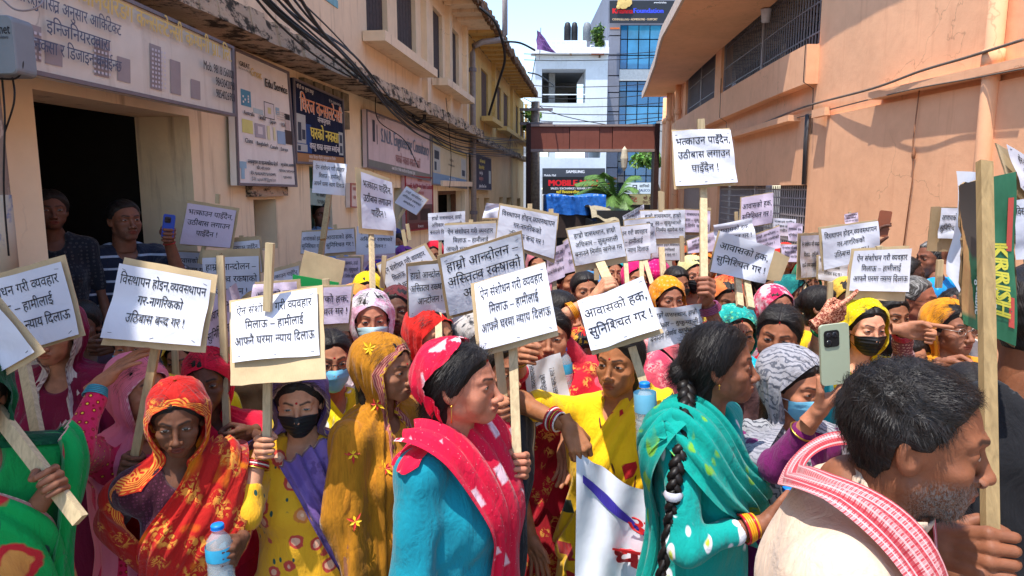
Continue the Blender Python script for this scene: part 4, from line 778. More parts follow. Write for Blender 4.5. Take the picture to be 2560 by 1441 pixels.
def placard(key, label, q, Y, txt=0, card=(.03, .03, .03, .03), stick=None, tilt=0.0, yaw=0.0, pink=0, cm=0, th=None, amp=.003, sw=.026, front=0, sm=0, rot=0, back=0, lines=None, group='protest placards'):
    """q: paper corners TL TR BR BL in photo pixels; tilt = how far the top leans away, yaw = how far the right edge is farther (m)"""
    KS = 1.2 if Y >= 3.0 and key != 'highest' else 1.0; Y *= KS
    Ys = (Y + tilt / 2 - yaw / 2, Y + tilt / 2 + yaw / 2, Y - tilt / 2 + yaw / 2, Y - tilt / 2 - yaw / 2)
    C = np.array([at(p[0], p[1], y) for p, y in zip(q, Ys)]); N = nrm(np.cross(C[1] - C[0], C[3] - C[0])); N = N if N[1] < 0 else -N
    if np.dot(N, C.mean(0) - [0, 0, CAMZ]) > 0: N = -N
    seed = sum(ord(c) for c in key)
    def surf(u, v, off=0):
        u, v = np.asarray(u, float), np.asarray(v, float); uu, vv_ = u[:, None], v[:, None]
        P_ = (1 - uu) * (vv_ * C[0] + (1 - vv_) * C[3]) + uu * (vv_ * C[1] + (1 - vv_) * C[2])
        return P_ + N * (off + wrinkle(u, v, seed, amp * 1.5) + .005)[:, None] if np.ndim(off + wrinkle(u, v, seed, amp)) else P_ + N * off
    bot = C[2:].mean(0); r_ = tag(empty('placard', tuple(C.mean(0))), label, 'placard', group); PL[key] = r_
    if card is not None:
        l, t, rr, b = card; rg = random.Random(seed); pts = []
        def pt(u, v): return (1 - u) * (v * C[0] + (1 - v) * C[3]) + u * (v * C[1] + (1 - v) * C[2])
        per = [(-l + (1 + l + rr) * i / 9, 1 + t) for i in range(9)] + [(1 + rr, 1 + t - (1 + t + b) * i / 7) for i in range(7)] + [(1 + rr - (1 + l + rr) * i / 9, -b) for i in range(9)] + [(-l, -b + (1 + t + b) * i / 7) for i in range(7)]
        W = np.linalg.norm(C[1] - C[0])
        per = [(u + rg.uniform(-.006, .006), v + rg.uniform(-.009, .009)) for u, v in per]
        base = -np.abs(np.array([wrinkle(np.array([np.clip(u, 0, 1)]), np.array([np.clip(v, 0, 1)]), seed, amp)[0] for u, v in [(.5, .5)]]))[0] - amp * 3.2
        A = np.array([pt(u, v) for u, v in per]); nn = len(per); bow = np.array([.006 * math.sin(3 * u + seed) for u, v in per])[:, None] * N
        V = np.concatenate([A + N * base, A + N * (base - .004)]); c0 = pt(.5, .5) + N * base
        V = np.concatenate([V, [c0, c0 - N * .004]])
        fs = [[i, (i + 1) % nn, nn + (i + 1) % nn, nn + i] for i in range(nn)] + [[(i + 1) % nn, i, 2 * nn] for i in range(nn)] + [[nn + i, nn + (i + 1) % nn, 2 * nn + 1] for i in range(nn)]
        mesh_obj('cardboard', V, fs, (M_card, M_card2, M_card3)[cm], r_)
    else: base = 0
    pm = M_paperp if pink else M_paper
    if not back:
        p_, f_ = sheet(surf, 0, 0, 1, 1, 0, 26, 20); W = np.linalg.norm(C[1] - C[0] + C[2] - C[3]) / 2; H = np.linalg.norm(C[0] - C[3] + C[1] - C[2]) / 2
        pp = mesh_obj('paper', p_, f_, pm, r_, smooth=True)
        ls = lines or (TX[txt].split('|') if txt else [])
        if ls:
            if rot: sf = lambda u, v, off=0: surf(1 - v, u, off); W, H = H, W
            else: sf = surf
            hv = th or (.17 if len(ls) == 3 else .235); rows = []; asp = H / W
            ml = max(len(x) for x in ls[:1])
            for k, x in enumerate(ls):
                vb = .745 - k * .25 if len(ls) == 3 else .60 - k * .34
                rows.append((x, .5, vb, hv, .93 if len(ls) == 3 and txt in (1, 2, 6) else .84, asp))
            # one common letter width for all lines of a sheet
            ws = [line_mesh(x)[2] for x in ls]; k_ = min(1.0, .92 / (max(ws) * hv / .9 * asp)); rows = [(a, b, c, d, None, e * k_) for a, b, c, d, _, e in rows]
            text_on('lettering', rows, sf, M_ink2, pp, .0011, .012)
        if card is not None and Y < 2.7:
            for k, (a, b) in enumerate(((.06, .93), (.94, .92), (.5, .05), (.92, .06), (.08, .08))):
                g_ = rg.uniform(-.6, .6); d_ = np.array([math.cos(g_) * .02, math.sin(g_) * .02 * W / H]); e = surf([a - d_[0], a + d_[0]], [b - d_[1], b + d_[1]], .0006); m = MB(); m.bar(e[0], e[1], .0012, .0006, up=N); m.build('staple', M_ink2, r_)
    if stick:
        for st in (stick if isinstance(stick, list) else [stick]):
            (x0, y0), (x1, y1) = st[:2]; Yb = st[2] * KS if len(st) > 2 else Y
            a, b = at(x0, y0, Y), at(x1, y1, Yb); o_ = N * ((.012 if front else base - .004 - sw * .28)); m = MB(); d = nrm(b - a)
            m.bar(a + o_, b + o_, sw, sw * .55, up=N); ob = m.build('stick', (M_stick, M_stick2)[sm], r_); PL[key + '_s'] = (a + o_, b + o_)
    return r_
p = placard
TL = 'white sheet placard '
p('leftcut', 'placard cut by the left edge, white sheet on cardboard over the maroon sari woman', [(-95, 722), (156, 655), (202, 836), (-40, 905)], 2.2, 2, (.03, .09, .02, .02), ((43, 895), (128, 1342), 1.75), tilt=.05, sw=.034)
p('corner', 'blank lower corner of a tilted placard at the left edge', [(-190, 700), (-15, 745), (90, 880), (-95, 985)], 1.75, 0, (.03, .06, .05, .06), ((-60, 990), (186, 1310), 1.62), sw=.036, tilt=.03)
p('displace', 'large three line placard above the orange sari woman, brown cardboard on top and below', [(303, 660), (531, 702), (503, 866), (254, 845)], 2.12, 1, (.01, .1, .03, .09), ((384, 850), (308, 1250), 2.0), tilt=.06, sw=.026, sm=1)
p('amend', 'large bright placard on torn tan cardboard, raised by the woman in purple shawl', [(579, 757), (793, 722), (798, 887), (582, 908)], 2.15, 2, (.05, .07, .05, .33), [((668, 598), (661, 770)), ((662, 930), (660, 1120), 2.1)], tilt=.13, cm=0)
p('housing_tilt', 'wrinkled two line placard tilted up to the right, half behind the bright torn cardboard one', [(513, 757), (596, 705), (612, 850), (519, 890)], 2.6, 4, None, ((548, 640), (566, 1110), 2.5), amp=.008, th=.2, pink=1)
p('demol_left', 'three line placard on brown cardboard held high before the right jamb of the dark doorway', [(470, 508), (592, 527), (576, 620), (450, 610)], 3.6, 3, (.04, .07, .03, .03), [((541, 486), (540, 510)), ((508, 612), (495, 660))], pink=1)
p('housing_small', 'small two line placard peeking out left of the movement placard', [(436, 630), (530, 634), (526, 700), (430, 695)], 4.0, 4, (.03, .05, .03, .03), None)
p('move_left', 'three line placard with a wide cardboard top below the doorway jamb placard', [(507, 645), (648, 640), (650, 765), (512, 768)], 3.2, 5, (.02, .15, .0, .05), ((549, 632), (552, 720)), front=1)
p('behind_left', 'mostly hidden placard with a pink stained cardboard top behind the movement placard', [(576, 606), (648, 600), (656, 680), (580, 690)], 3.7, 3, (.03, .12, .04, .03), ((600, 590), (602, 640)))
p('demol_low', 'curved sheet placard whose words run behind the plain brown carton piece', [(672, 684), (748, 664), (752, 745), (676, 750)], 3.1, 3, (.02, .12, .02, .02), ((715, 705), (712, 770)), amp=.008)
p('pinkflap', 'pinkish drooping sheet behind the tall pale stick of the bright placard', [(632, 712), (742, 704), (745, 780), (628, 790)], 2.75, 4, (.03, .04, .02, .02), None, pink=1, amp=.01, th=.2)
p('housing_mid', 'two line pinkish placard above a printed carton strip, right of the torn cardboard one', [(750, 722), (880, 716), (871, 808), (756, 813)], 2.75, 4, (.02, .04, .02, .24), ((810, 700), (812, 730)), pink=1)
p('carton', 'plain brown carton piece on a bamboo stick above a green strip', [(758, 627), (861, 655), (851, 713), (745, 690)], 2.95, 0, (.0, .0, .0, .0), None, back=1)
p('amend_high', 'small placard held high on a crooked bamboo stick before the navy consultancy board', [(786, 402), (868, 411), (862, 490), (780, 482)], 3.3, 2, None, [((822, 484), (806, 600), 3.1), ((806, 600), (787, 735), 2.86)], amp=.006, sw=.03, sm=1)
p('housing_a', 'two line placard left of its twin below the blue shirted man', [(755, 581), (808, 578), (809, 636), (752, 634)], 4.6, 4, (.04, .06, .02, .06), None)
p('housing_b', 'two line placard right of its twin, just right of the crooked bamboo stick', [(811, 577), (885, 572), (889, 629), (813, 634)], 4.5, 4, (.02, .05, .03, .14), ((836, 562), (838, 580)))
p('dwell_left', 'pinkish three line placard half hidden behind the brown carton piece', [(840, 645), (901, 645), (901, 710), (846, 713)], 3.8, 6, (.02, .05, .02, .02), ((852, 638), (853, 660)), pink=1)
p('demol_high', 'narrow turned placard held high, its torn cardboard top rising before the pink engineering board', [(898, 430), (981, 456), (990, 578), (906, 571)], 3.0, 3, (.03, .09, .0, .1), [((937, 585), (944, 812), 2.6)], yaw=.12, amp=.006)
p('diamond', 'small sheet tilted like a diamond on a slanted stick beside the maroon board', [(1016, 466), (1069, 500), (1041, 538), (986, 507)], 5.0, 5, (.02, .03, .02, .02), ((1048, 470), (985, 560)), th=.15)
p('move_mid', 'three line placard behind the narrow turned placard and its stick', [(892, 566), (990, 572), (988, 634), (890, 638)], 4.1, 5, None, None)
p('move_low', 'pinkish placard tucked under the sheet behind the long stick', [(911, 636), (987, 636), (986, 676), (908, 673)], 4.5, 5, (.03, .03, .03, .05), ((950, 640), (948, 720)), pink=1, th=.2)
p('amend_tilt', 'three line placard leaning steeply to the left between two long sticks and the movement placards', [(944, 664), (1060, 614), (1108, 690), (986, 762)], 3.3, 2, (.03, .05, .05, .08), ((1035, 740), (1085, 850), 2.9))
p('move_a', 'dim movement placard on brown cardboard, left of the larger tilted one', [(1019, 667), (1125, 655), (1130, 780), (1024, 793)], 2.65, 5, (.05, .05, .05, .08), ((1095, 790), (1098, 900), 2.5), cm=1, tilt=-.04)
p('move_b', 'large tilted movement placard on brown cardboard in the middle of the crowd', [(1101, 645), (1302, 584), (1318, 735), (1124, 791)], 2.4, 5, (.04, .03, .02, .06), None, tilt=-.02, th=.2, cm=1)
p('amend_mid', 'big placard in front centre, tilted up to the right, held above the red veiled woman', [(1186, 710), (1363, 658), (1394, 826), (1202, 879)], 2.0, 2, (.06, .03, .0, .07), [((1242, 865), (1256, 990), 1.98), ((1280, 850), (1292, 1180), 1.85)], tilt=.07, amp=.004)
p('dwell_far', 'three line placard below the ochre doorways, left of the wide amendment placard', [(1070, 534), (1163, 528), (1163, 598), (1072, 602)], 4.7, 6, None, ((1100, 598), (1100, 640)))
p('amend_far', 'wide amendment placard with a thin cardboard top, behind the tilted movement placard', [(1110, 564), (1240, 558), (1246, 650), (1110, 648)], 3.6, 2, (.0, .06, .0, .0), ((1177, 550), (1177, 570)))
p('flap', 'curled white sheet on pale card beside the ochre wall', [(1216, 508), (1256, 511), (1254, 545), (1206, 545)], 4.6, 0, (.0, .0, .02, .12), None, amp=.008)
p('displace_mid', 'displacement placard leaning right in mid crowd, with a knotted cardboard top', [(1251, 514), (1394, 541), (1385, 648), (1240, 600)], 3.2, 1, (.02, .06, .02, .1), [((1325, 510), (1325, 545)), ((1378, 523), (1379, 560))])
p('dwell_vert', 'pinkish narrow placard leaning up beside the displacement one', [(1366, 626), (1412, 609), (1412, 692), (1368, 710)], 3.4, 6, None, ((1386, 690), (1388, 760)), pink=1, th=.14)
p('displace_hid', 'sheet showing only its first letters left of the settlement placard', [(1408, 605), (1440, 585), (1470, 670), (1412, 684)], 3.5, 1, (.02, .02, .02, .02), None, pink=1)
p('dwell_mid', 'settlement placard on pale cardboard in the centre, held on a thick slanted stick', [(1418, 576), (1547, 555), (1565, 640), (1438, 665)], 2.95, 6, (.02, .04, .02, .2), ((1500, 655), (1536, 735), 2.72), sw=.04)
p('amend_r', 'amendment placard right behind the settlement placard with the thick stick', [(1510, 572), (1626, 560), (1626, 647), (1510, 660)], 3.4, 2, (.02, .02, .0, .03), [((1565, 650), (1570, 720), 3.3), ((1605, 648), (1606, 705), 3.3), ((1612, 645), (1632, 712), 3.3)])
p('demol_r', 'sheet with only its line ends showing right of the amendment placard', [(1560, 552), (1636, 545), (1642, 632), (1566, 640)], 3.7, 3, (.02, .03, .02, .02), None)
p('dwell_r', 'settlement placard with a wide cardboard foot, under the tall pale stick end', [(1600, 528), (1712, 525), (1712, 595), (1604, 598)], 4.0, 6, (.0, .03, .02, .2), [((1655, 480), (1655, 530)), ((1655, 620), (1662, 715), 3.9)], sw=.04)
p('dwell_r2', 'dim settlement placard on dark cardboard just left of the highest placard stick', [(1690, 524), (1776, 528), (1774, 582), (1690, 580)], 4.4, 6, (.02, .05, .04, .14), ((1775, 520), (1770, 600)), cm=1, pink=1)
p('demol_s', 'sheet tilted up to the right before the jeep', [(1556, 541), (1609, 511), (1611, 545), (1562, 565)], 5.0, 3, None, None, th=.3)
p('highest', 'highest placard in the crowd, on a tall pale stick before the orange wall', [(1682, 328), (1828, 323), (1843, 457), (1687, 467)], 2.6, 3, (.0, .04, .0, .03), [((1757, 292), (1758, 330)), ((1763, 462), (1765, 735), 2.35)], tilt=.04, amp=.005)
p('housing_high', 'two line placard held high before the lower barred window', [(1854, 495), (1933, 482), (1930, 558), (1850, 571)], 3.9, 4, (.02, .02, .0, .04), ((1882, 565), (1884, 620)), pink=1)
p('housing_big', 'wrinkled two line placard leaning to the right with tan cardboard on its right side', [(1801, 578), (1937, 621), (1913, 710), (1774, 679)], 2.75, 4, (.0, .0, .0, .0), [((1850, 690), (1858, 770), 2.6), ((1872, 695), (1885, 775), 2.6)], amp=.007, th=.22)
p('housing_front', 'bright tilted two line placard on a long pale stick before the yellow sari woman', [(1443, 751), (1607, 695), (1654, 823), (1478, 879)], 2.15, 4, (.0, .0, .02, .05), ((1580, 862), (1646, 1068), 2.05), amp=.007, th=.22, tilt=.08)
p('cardside', 'bare tan cardboard behind the wrinkled leaning placard', [(1930, 622), (1978, 645), (1955, 705), (1905, 700)], 2.82, 0, (.0, .0, .0, .0), None, back=1)
p('housing_back', 'wrinkled housing sheet folded behind the leaning placard', [(1783, 563), (1882, 545), (1888, 605), (1790, 620)], 3.6, 4, None, ((1850, 583), (1850, 615)), amp=.01)
p('move_r', 'small dim movement placard tilted up to the right beside the leaning one', [(1885, 589), (1949, 566), (1951, 620), (1888, 632)], 3.9, 5, (.02, .04, .02, .02), None, pink=1)
p('demol_far', 'pale sheet before the lower barred window, behind the dim movement placard', [(1932, 545), (1990, 549), (1986, 592), (1934, 588)], 5.0, 3, None, None)
p('housing_pink', 'small pinkish sheet at the right end of the lower barred window', [(1968, 556), (2007, 560), (2003, 604), (1970, 602)], 4.8, 4, None, None, pink=1, th=.18)
p('amend_back', 'dim amendment sheet behind the narrow upright placard', [(1952, 612), (1998, 612), (1998, 655), (1954, 655)], 3.9, 2, (.02, .03, .02, .02), None, pink=1)
p('narrow', 'narrow upright placard turned sideways on brown cardboard', [(2001, 590), (2050, 588), (2050, 692), (1998, 695)], 3.4, 2, (.02, .06, .02, .05), ((2022, 700), (2021, 790), 3.2), yaw=.2, th=.13)
p('displace_r', 'displacement placard with torn cardboard top before the orange wall', [(2051, 573), (2195, 553), (2200, 640), (2060, 676)], 3.1, 1, (.02, .04, .0, .02), None)
p('displace_low', 'sheet showing under the displacement placard at its lower left', [(2045, 640), (2120, 640), (2116, 712), (2045, 698)], 3.4, 1, (.02, .02, .02, .03), ((2072, 700), (2070, 760)))
p('amend_front', 'amendment placard hanging over a tan cardboard foot, right of the displacement placard', [(2134, 628), (2277, 622), (2268, 730), (2122, 727)], 2.85, 2, (.02, .07, .0, .22), ((2205, 615), (2205, 640)), tilt=.02)
p('tiny', 'tiny far pinkish sheet against the sunlit orange wall', [(2110, 536), (2144, 531), (2146, 558), (2112, 562)], 6.0, 2, None, ((2126, 530), (2126, 580)), pink=1)
p('housing_card', 'two line sheet on creased brown cardboard left of the green box board', [(2350, 520), (2420, 522), (2416, 598), (2343, 596)], 2.7, 4, (.24, .03, .0, .44), None, cm=1)
p('handheld', 'curved sheet held by fingertips behind the dark haired women', [(1625, 772), (1752, 758), (1760, 850), (1613, 880)], 2.45, 6, None, None, amp=.012, th=.16)
p('upright_sheet', 'sheet turned on its side hanging below the big front centre placard', [(1310, 915), (1400, 880), (1432, 1020), (1326, 1072)], 2.58, 1, None, None, amp=.007, rot=1, th=.16)
p('low_r', 'displacement sheet under the settlement placard with the wide cardboard foot', [(1632, 603), (1706, 603), (1705, 650), (1628, 652)], 4.2, 1, (.0, .0, .04, .04), ((1706, 597), (1706, 650)))
p('low_r2', 'movement sheet low down left of the highest placard stick', [(1718, 603), (1785, 580), (1788, 628), (1720, 634)], 4.3, 5, (.02, .03, .02, .02), None, pink=1)
p('edge_top', 'slanting placard at the top right edge', [(2512, 362), (2640, 440), (2640, 560), (2545, 470)], 2.3, 2, (.05, .04, .02, .03), ((2560, 470), (2600, 700)), yaw=.2)
p('edge_right', 'displacement placard cut by the right edge', [(2522, 502), (2690, 480), (2700, 640), (2540, 650)], 1.9, 1, None, None)
p('behind_green', 'white sheet edge showing behind the green box board', [(2396, 428), (2470, 436), (2440, 830), (2388, 690)], 1.5, 0, None, None, amp=.01)
# bare sticks of placards that stay out of sight
def stick(lb, a, b, Y, Yb=None, sw=.024, sm=0):
    m = MB(); A, B = at(*a, Y), at(*b, Yb or Y); m.bar(A, B, sw, sw * .6, up=(0, 1, 0)); return tag(m.build('wooden_stick', (M_stick, M_stick2)[sm]), lb, 'stick', 'bare placard sticks')
for lb, a, b, Y in (('bare stick end standing left of the maroon board', (1007, 575), (1015, 615), 4.4), ('pale stick beside the long one under the narrow turned placard', (961, 640), (955, 720), 3.6), ('bare stick beside the wide cardboard foot of the settlement placard', (1704, 590), (1706, 655), 4.0), ('pale stick rising at the curved wall before the steel door', (1650, 478), (1652, 530), 4.6), ('pale stick slanting down under the settlement placard', (1490, 655), (1492, 700), 3.3),
                      ('bare stick rising before the niche window', (1018, 560), (1025, 600), 4.8), ('pale stick standing beside the barred window foot', (1840, 530), (1842, 580), 5.0), ('stick under the leaning wrinkled placard', (2076, 705), (2074, 760), 3.3), ('pale stick between the women under the wide amendment placard', (1232, 800), (1210, 850), 2.7), ('stick standing left of the woman in the red scarf', (563, 900), (570, 1000), 2.75), ('brown stick behind the red scarf', (437, 870), (440, 950), 2.9), ('stick end before the grey haired man', (2350, 650), (2346, 720), 2.8)):
    stick(lb, a, b, Y)
# green carton strip, printed noodle carton board
p('greenstrip', 'bright green printed carton strip below the plain brown carton piece', [(730, 688), (845, 708), (842, 728), (727, 722)], 2.9, 0, (0, 0, 0, 0), None, back=1)
for ob in PL['greenstrip'].children: ob.data.materials[0] = Ink(srgb(30, 140, 70))
q = [(2391, 462), (2524, 430), (2527, 862), (2398, 806)]; Yg = 1.3
Cq = np.array([at(x, y, Yg) for x, y in q]); NB = tag(empty('carton_board', at(2455, 640, Yg)), 'green printed noodle carton nailed to a tall wooden stick, held by the front man', 'placard')
def gsurf(u, v, off=0):
    u, v = np.asarray(u, float), np.asarray(v, float); uu, w_ = u[:, None], v[:, None]
    return (1 - uu) * (w_ * Cq[0] + (1 - w_) * Cq[3]) + uu * (w_ * Cq[1] + (1 - w_) * Cq[2]) + np.stack([0 * u, -off - .02 * np.abs(u - .45) + .004 * np.sin(9 * v + 3 * u), 0 * u], 1)
n = NT('green_carton'); v = n.co('UV'); sv = n.sep(v)
dk = n.math('MULTIPLY', n.ramp(n.math('ADD', sv[1], n.math('MULTIPLY', n.noise(v, 6, 4), .3)), .62, .7), n.ramp(sv[0], .40, .43, 1, 0))
br = n.math('MULTIPLY', n.ramp(n.math('ADD', n.math('MULTIPLY', sv[0], 2.3), n.math('ADD', sv[1], n.math('MULTIPLY', n.noise(v, 7, 5), .3))), .95, .9), n.ramp(sv[1], .06, .1))
col = n.mix(n.ramp(n.noise(v, 5, 3), .3, .7), srgb(34, 92, 62), srgb(52, 112, 82)); col = n.mix(dk, col, srgb(64, 60, 58)); col = n.mix(br, col, n.mix(n.noise(v, 14, 4), srgb(186, 150, 96), srgb(150, 100, 70)))
M_gc = n.fin(col, .45, .4)
p_, f_ = sheet(gsurf, 0, 0, 1, 1, .003, 10, 20); U, Vv = np.meshgrid(np.linspace(0, 1, 11), np.linspace(0, 1, 21)); mesh_obj('printed_face', p_, f_, M_gc, NB, uv=np.stack([U.ravel(), Vv.ravel()], 1), smooth=True)
p_, f_ = sheet(gsurf, 0, 0, 1, 1, -.004, 10, 20); nn = len(p_); p0_, _ = sheet(gsurf, 0, 0, 1, 1, .0022, 10, 20)
rim = list(range(11)) + [11 * j + 10 for j in range(1, 21)] + [220 + i for i in range(9, -1, -1)] + [11 * j for j in range(19, 0, -1)]
jit = np.zeros((nn, 3)); rg = random.Random(2)
for i in rim: jit[i] = (rg.uniform(-.002, .004), 0, rg.uniform(-.003, .003))
V = np.concatenate([p_ + jit, p0_ + jit]); fs = f_ + [[rim[i], rim[(i + 1) % len(rim)], nn + rim[(i + 1) % len(rim)], nn + rim[i]] for i in range(len(rim))]
mesh_obj('cardboard', V, fs, M_card2, NB)
sg = lambda u, v, off=0: gsurf(v, 1 - np.asarray(u), off)
HW = abs(Cq[0][2] - Cq[3][2]) / abs(Cq[1][0] - Cq[0][0]); lw = Ink(srgb(190, 200, 196)); yel = Ink(srgb(196, 186, 70)); rdd = Ink(srgb(190, 80, 70))
for mt, rows, bo in ((yel, [('KRRISH', .62, .63, .33, .64, 1 / HW)], .12), (lw, [('Instant Noodles', .66, .54, .15, .56, 1 / HW), ('Vegetable', .73, .27, .2, .34, 1 / HW)], .06)): text_on('lettering', rows, sg, mt, NB, .005, bo)
m = MB(); k0 = 0
for u0, u1, v0, v1 in ((.86, .95, .55, .86), (.86, .95, .1, .28)): p2, f2 = sheet(gsurf, u0, v0, u1, v1, .0045); m.add(p2, f2)
m.build('printed_panel', rdd, NB)
m = MB(); A, B = at(2461, 405, 1.25), at(2478, 1470, 1.0); m.bar(A, B, .0225, .014, up=(0, 1, 0)); m.build('stick', wood('long_stick', srgb(166, 140, 98)), NB); STK = (A, B)
# ================================================================== PEOPLE: implicit bodies polygonised by surface nets
def seg(p, a, b, ra, rb):
    a, b = np.asarray(a, np.float32), np.asarray(b, np.float32); d = b - a; t = np.clip(((p - a) @ d) / (d @ d + 1e-9), 0, 1)
    return np.linalg.norm(p - a - t[:, None] * d, axis=1) - (ra + (rb - ra) * t)
def ell(p, c, r, rot=None):
    q = p - np.asarray(c, np.float32)
    if rot is not None: q = q @ np.asarray(rot, np.float32)
    r = np.asarray(r, np.float32); k0 = np.linalg.norm(q / r, axis=1); k1 = np.linalg.norm(q / (r * r), axis=1)
    return k0 * (k0 - 1) / (k1 + 1e-9)
def smin(a, b, k):
    h = np.clip(.5 + .5 * (b - a) / k, 0, 1); return b + (a - b) * h - k * h * (1 - h)
def smax(a, b, k): return -smin(-a, -b, k)
def nets(f, lo, hi, h, pad=1.8):
    """polygonise f(points)=0 inside the box; fine samples only near the surface"""
    lo, hi = np.array(lo, float), np.array(hi, float); H = h * 3
    nc = np.ceil((hi - lo) / H).astype(int) + 1; n = (nc - 1) * 3 + 1
    ax = [lo[i] + H * np.arange(nc[i]) for i in range(3)]
    G = np.stack(np.meshgrid(*ax, indexing='ij'), -1).reshape(-1, 3).astype(np.float32); dc = f(G).reshape(nc)
    fine = np.repeat(np.repeat(np.repeat(dc, 3, 0), 3, 1), 3, 2)
    sh = [slice(1, 1 + n[i]) for i in range(3)]; d = fine[sh[0], sh[1], sh[2]].astype(np.float32).copy()
    idx = np.argwhere(np.abs(d) < H * pad)
    d.flat[np.ravel_multi_index(idx.T, d.shape)] = f((lo + idx * h).astype(np.float32))
    d[[0, -1]] = np.maximum(d[[0, -1]], 1e-4); d[:, [0, -1]] = np.maximum(d[:, [0, -1]], 1e-4); d[:, :, [0, -1]] = np.maximum(d[:, :, [0, -1]], 1e-4)
    s = d < 0; m = np.array(d.shape) - 1
    c = [s[i:m[0] + i, j:m[1] + j, k:m[2] + k] for i in (0, 1) for j in (0, 1) for k in (0, 1)]
    tot = sum(x.astype(np.int8) for x in c); cells = np.argwhere((tot > 0) & (tot < 8))
    ids = np.full(m, -1, np.int64); ids[tuple(cells.T)] = np.arange(len(cells))
    off = np.array([(i, j, k) for i in (0, 1) for j in (0, 1) for k in (0, 1)])
    val = np.stack([d[tuple((cells + o).T)] for o in off], 1); acc = np.zeros((len(cells), 3)); cnt = np.zeros(len(cells))
    for a in range(8):
        for b in range(a + 1, 8):
            if np.abs(off[a] - off[b]).sum() != 1: continue
            cr = (val[:, a] < 0) != (val[:, b] < 0); t = val[cr, a] / (val[cr, a] - val[cr, b])
            acc[cr] += off[a] + t[:, None] * (off[b] - off[a]); cnt[cr] += 1
    V = lo + (cells + acc / cnt[:, None]) * h; Fs = []
    for ax_ in range(3):
        u, v = (ax_ + 1) % 3, (ax_ + 2) % 3; e = np.eye(3, dtype=int)
        sl0 = [slice(1, m[i]) for i in range(3)]; sl1 = list(sl0); sl0[ax_] = slice(0, m[ax_]); sl1[ax_] = slice(1, m[ax_] + 1)
        A, B = s[tuple(sl0)], s[tuple(sl1)]; o_ = np.array([0 if i == ax_ else 1 for i in range(3)])
        for sel, flip in ((A & ~B, False), (~A & B, True)):
            P_ = np.argwhere(sel) + o_
            q = [ids[tuple((P_ - e[u] * i - e[v] * j).T)] for i, j in ((1, 1), (0, 1), (0, 0), (1, 0))]; q = np.stack(q, 1)
            q = q[(q >= 0).all(1)]; Fs.append(q[:, ::-1] if flip else q)
    return V, np.concatenate(Fs)
# ------------------------------------------------------------------ heads  (x = person's right, y forward, z up, origin between the ears)
def base_head(p, m=0.0, fat=0.0):
    d = ell(p, (0, -.014, .026), (.075, .096, .084)); d = smin(d, ell(p, (0, .020, -.03), (.0575 + .006 * fat + .003 * m, .064, .083 + .004 * m)), .03)
    return d
def head_sdf(p, m=0.0, fat=0.0, nose=1.0, age=0.0):
    q = p.copy(); q[:, 0] = np.abs(q[:, 0]); d = base_head(p, m, fat)
    d = smin(d, seg(q, (.045 + .004 * fat + .005 * m, -.002, -.064), (.013 + .002 * m, .060, -.099 - .003 * m), .0165 + .004 * fat, .0145), .022)
    d = smin(d, ell(q, (0, .061, -.097 - .004 * m), (.024 + .005 * m, .024, .017)), .018)
    d = smin(d, ell(q, (.041, .052, -.03), (.024 + .004 * fat, .024, .017 + .006 * fat)), .02)
    d = smin(d, ell(q, (.036, .050, -.058), (.02 + .008 * fat, .022, .022)), .022)
    d = smin(d, seg(q, (.012, .083 + .002 * m, .017), (.043, .064, .018), .007 + .002 * m, .007), .014)
    d = smax(d, -ell(q, (.031, .098, -.003), (.020, .024, .0135)), .013)
    d = smin(d, ell(q, (.031, .0685, -.003), (.0175, .0135, .0125)), .005)
    d = smin(d, ell(q, (0, .072, -.071), (.030, .02, .024)), .018)
    d = smin(d, seg(q, (0, .080, .008), (0, .101 * (.6 + .4 * nose) + .0405 * (1 - nose), -.036), .0065, .0085 * nose), .011)
    d = smin(d, ell(q, (0, .1035 + .006 * (nose - 1), -.0425), (.0115 * nose, .0115, .010)), .008)
    d = smin(d, ell(q, (.0128 * nose, .0935, -.0465), (.0085 * nose, .0105, .0085)), .006)
    d = smax(d, -ell(q, (.0068 * nose, .1000, -.0545), (.0042, .006, .0045)), .003)
    d = smin(d, ell(q, (.006, .0892, -.0668), (.0160, .0080, .0050)), .005); d = smin(d, ell(q, (0, .0875, -.0782), (.0170, .0082, .0058)), .005)
    d = smax(d, -ell(q, (0, .0990, -.0724), (.0225, .0105, .0016)), .0022)
    if age: d = smax(d, -seg(q, (.02, .093, -.046), (.032, .078, -.074), .0022, .002), .006)
    e = ell(q, (.0735, -.012, -.014), (.0085, .019, .031), np.array(Matrix.Rotation(.32, 3, 'Z')) @ np.array(Matrix.Rotation(.18, 3, 'X')))
    e = smax(e, -ell(q, (.0835, -.006, -.011), (.0080, .0120, .0195)), .003); d = smin(d, e, .007)
    n = seg(q, (0, -.022, -.075), (0, -.04, -.24), .049 + .008 * m + .004 * fat, .053 + .010 * m + .004 * fat); d = smin(d, n, .022)
    return d
HT = {'f': dict(m=-.7, fat=.1, nose=.96), 'g': dict(m=-.4, fat=1.0, nose=1.06), 'e': dict(m=-.5, fat=-.3, nose=1.1, age=1), 'm': dict(m=1, fat=0, nose=1.2, age=1)}
_HM = {}
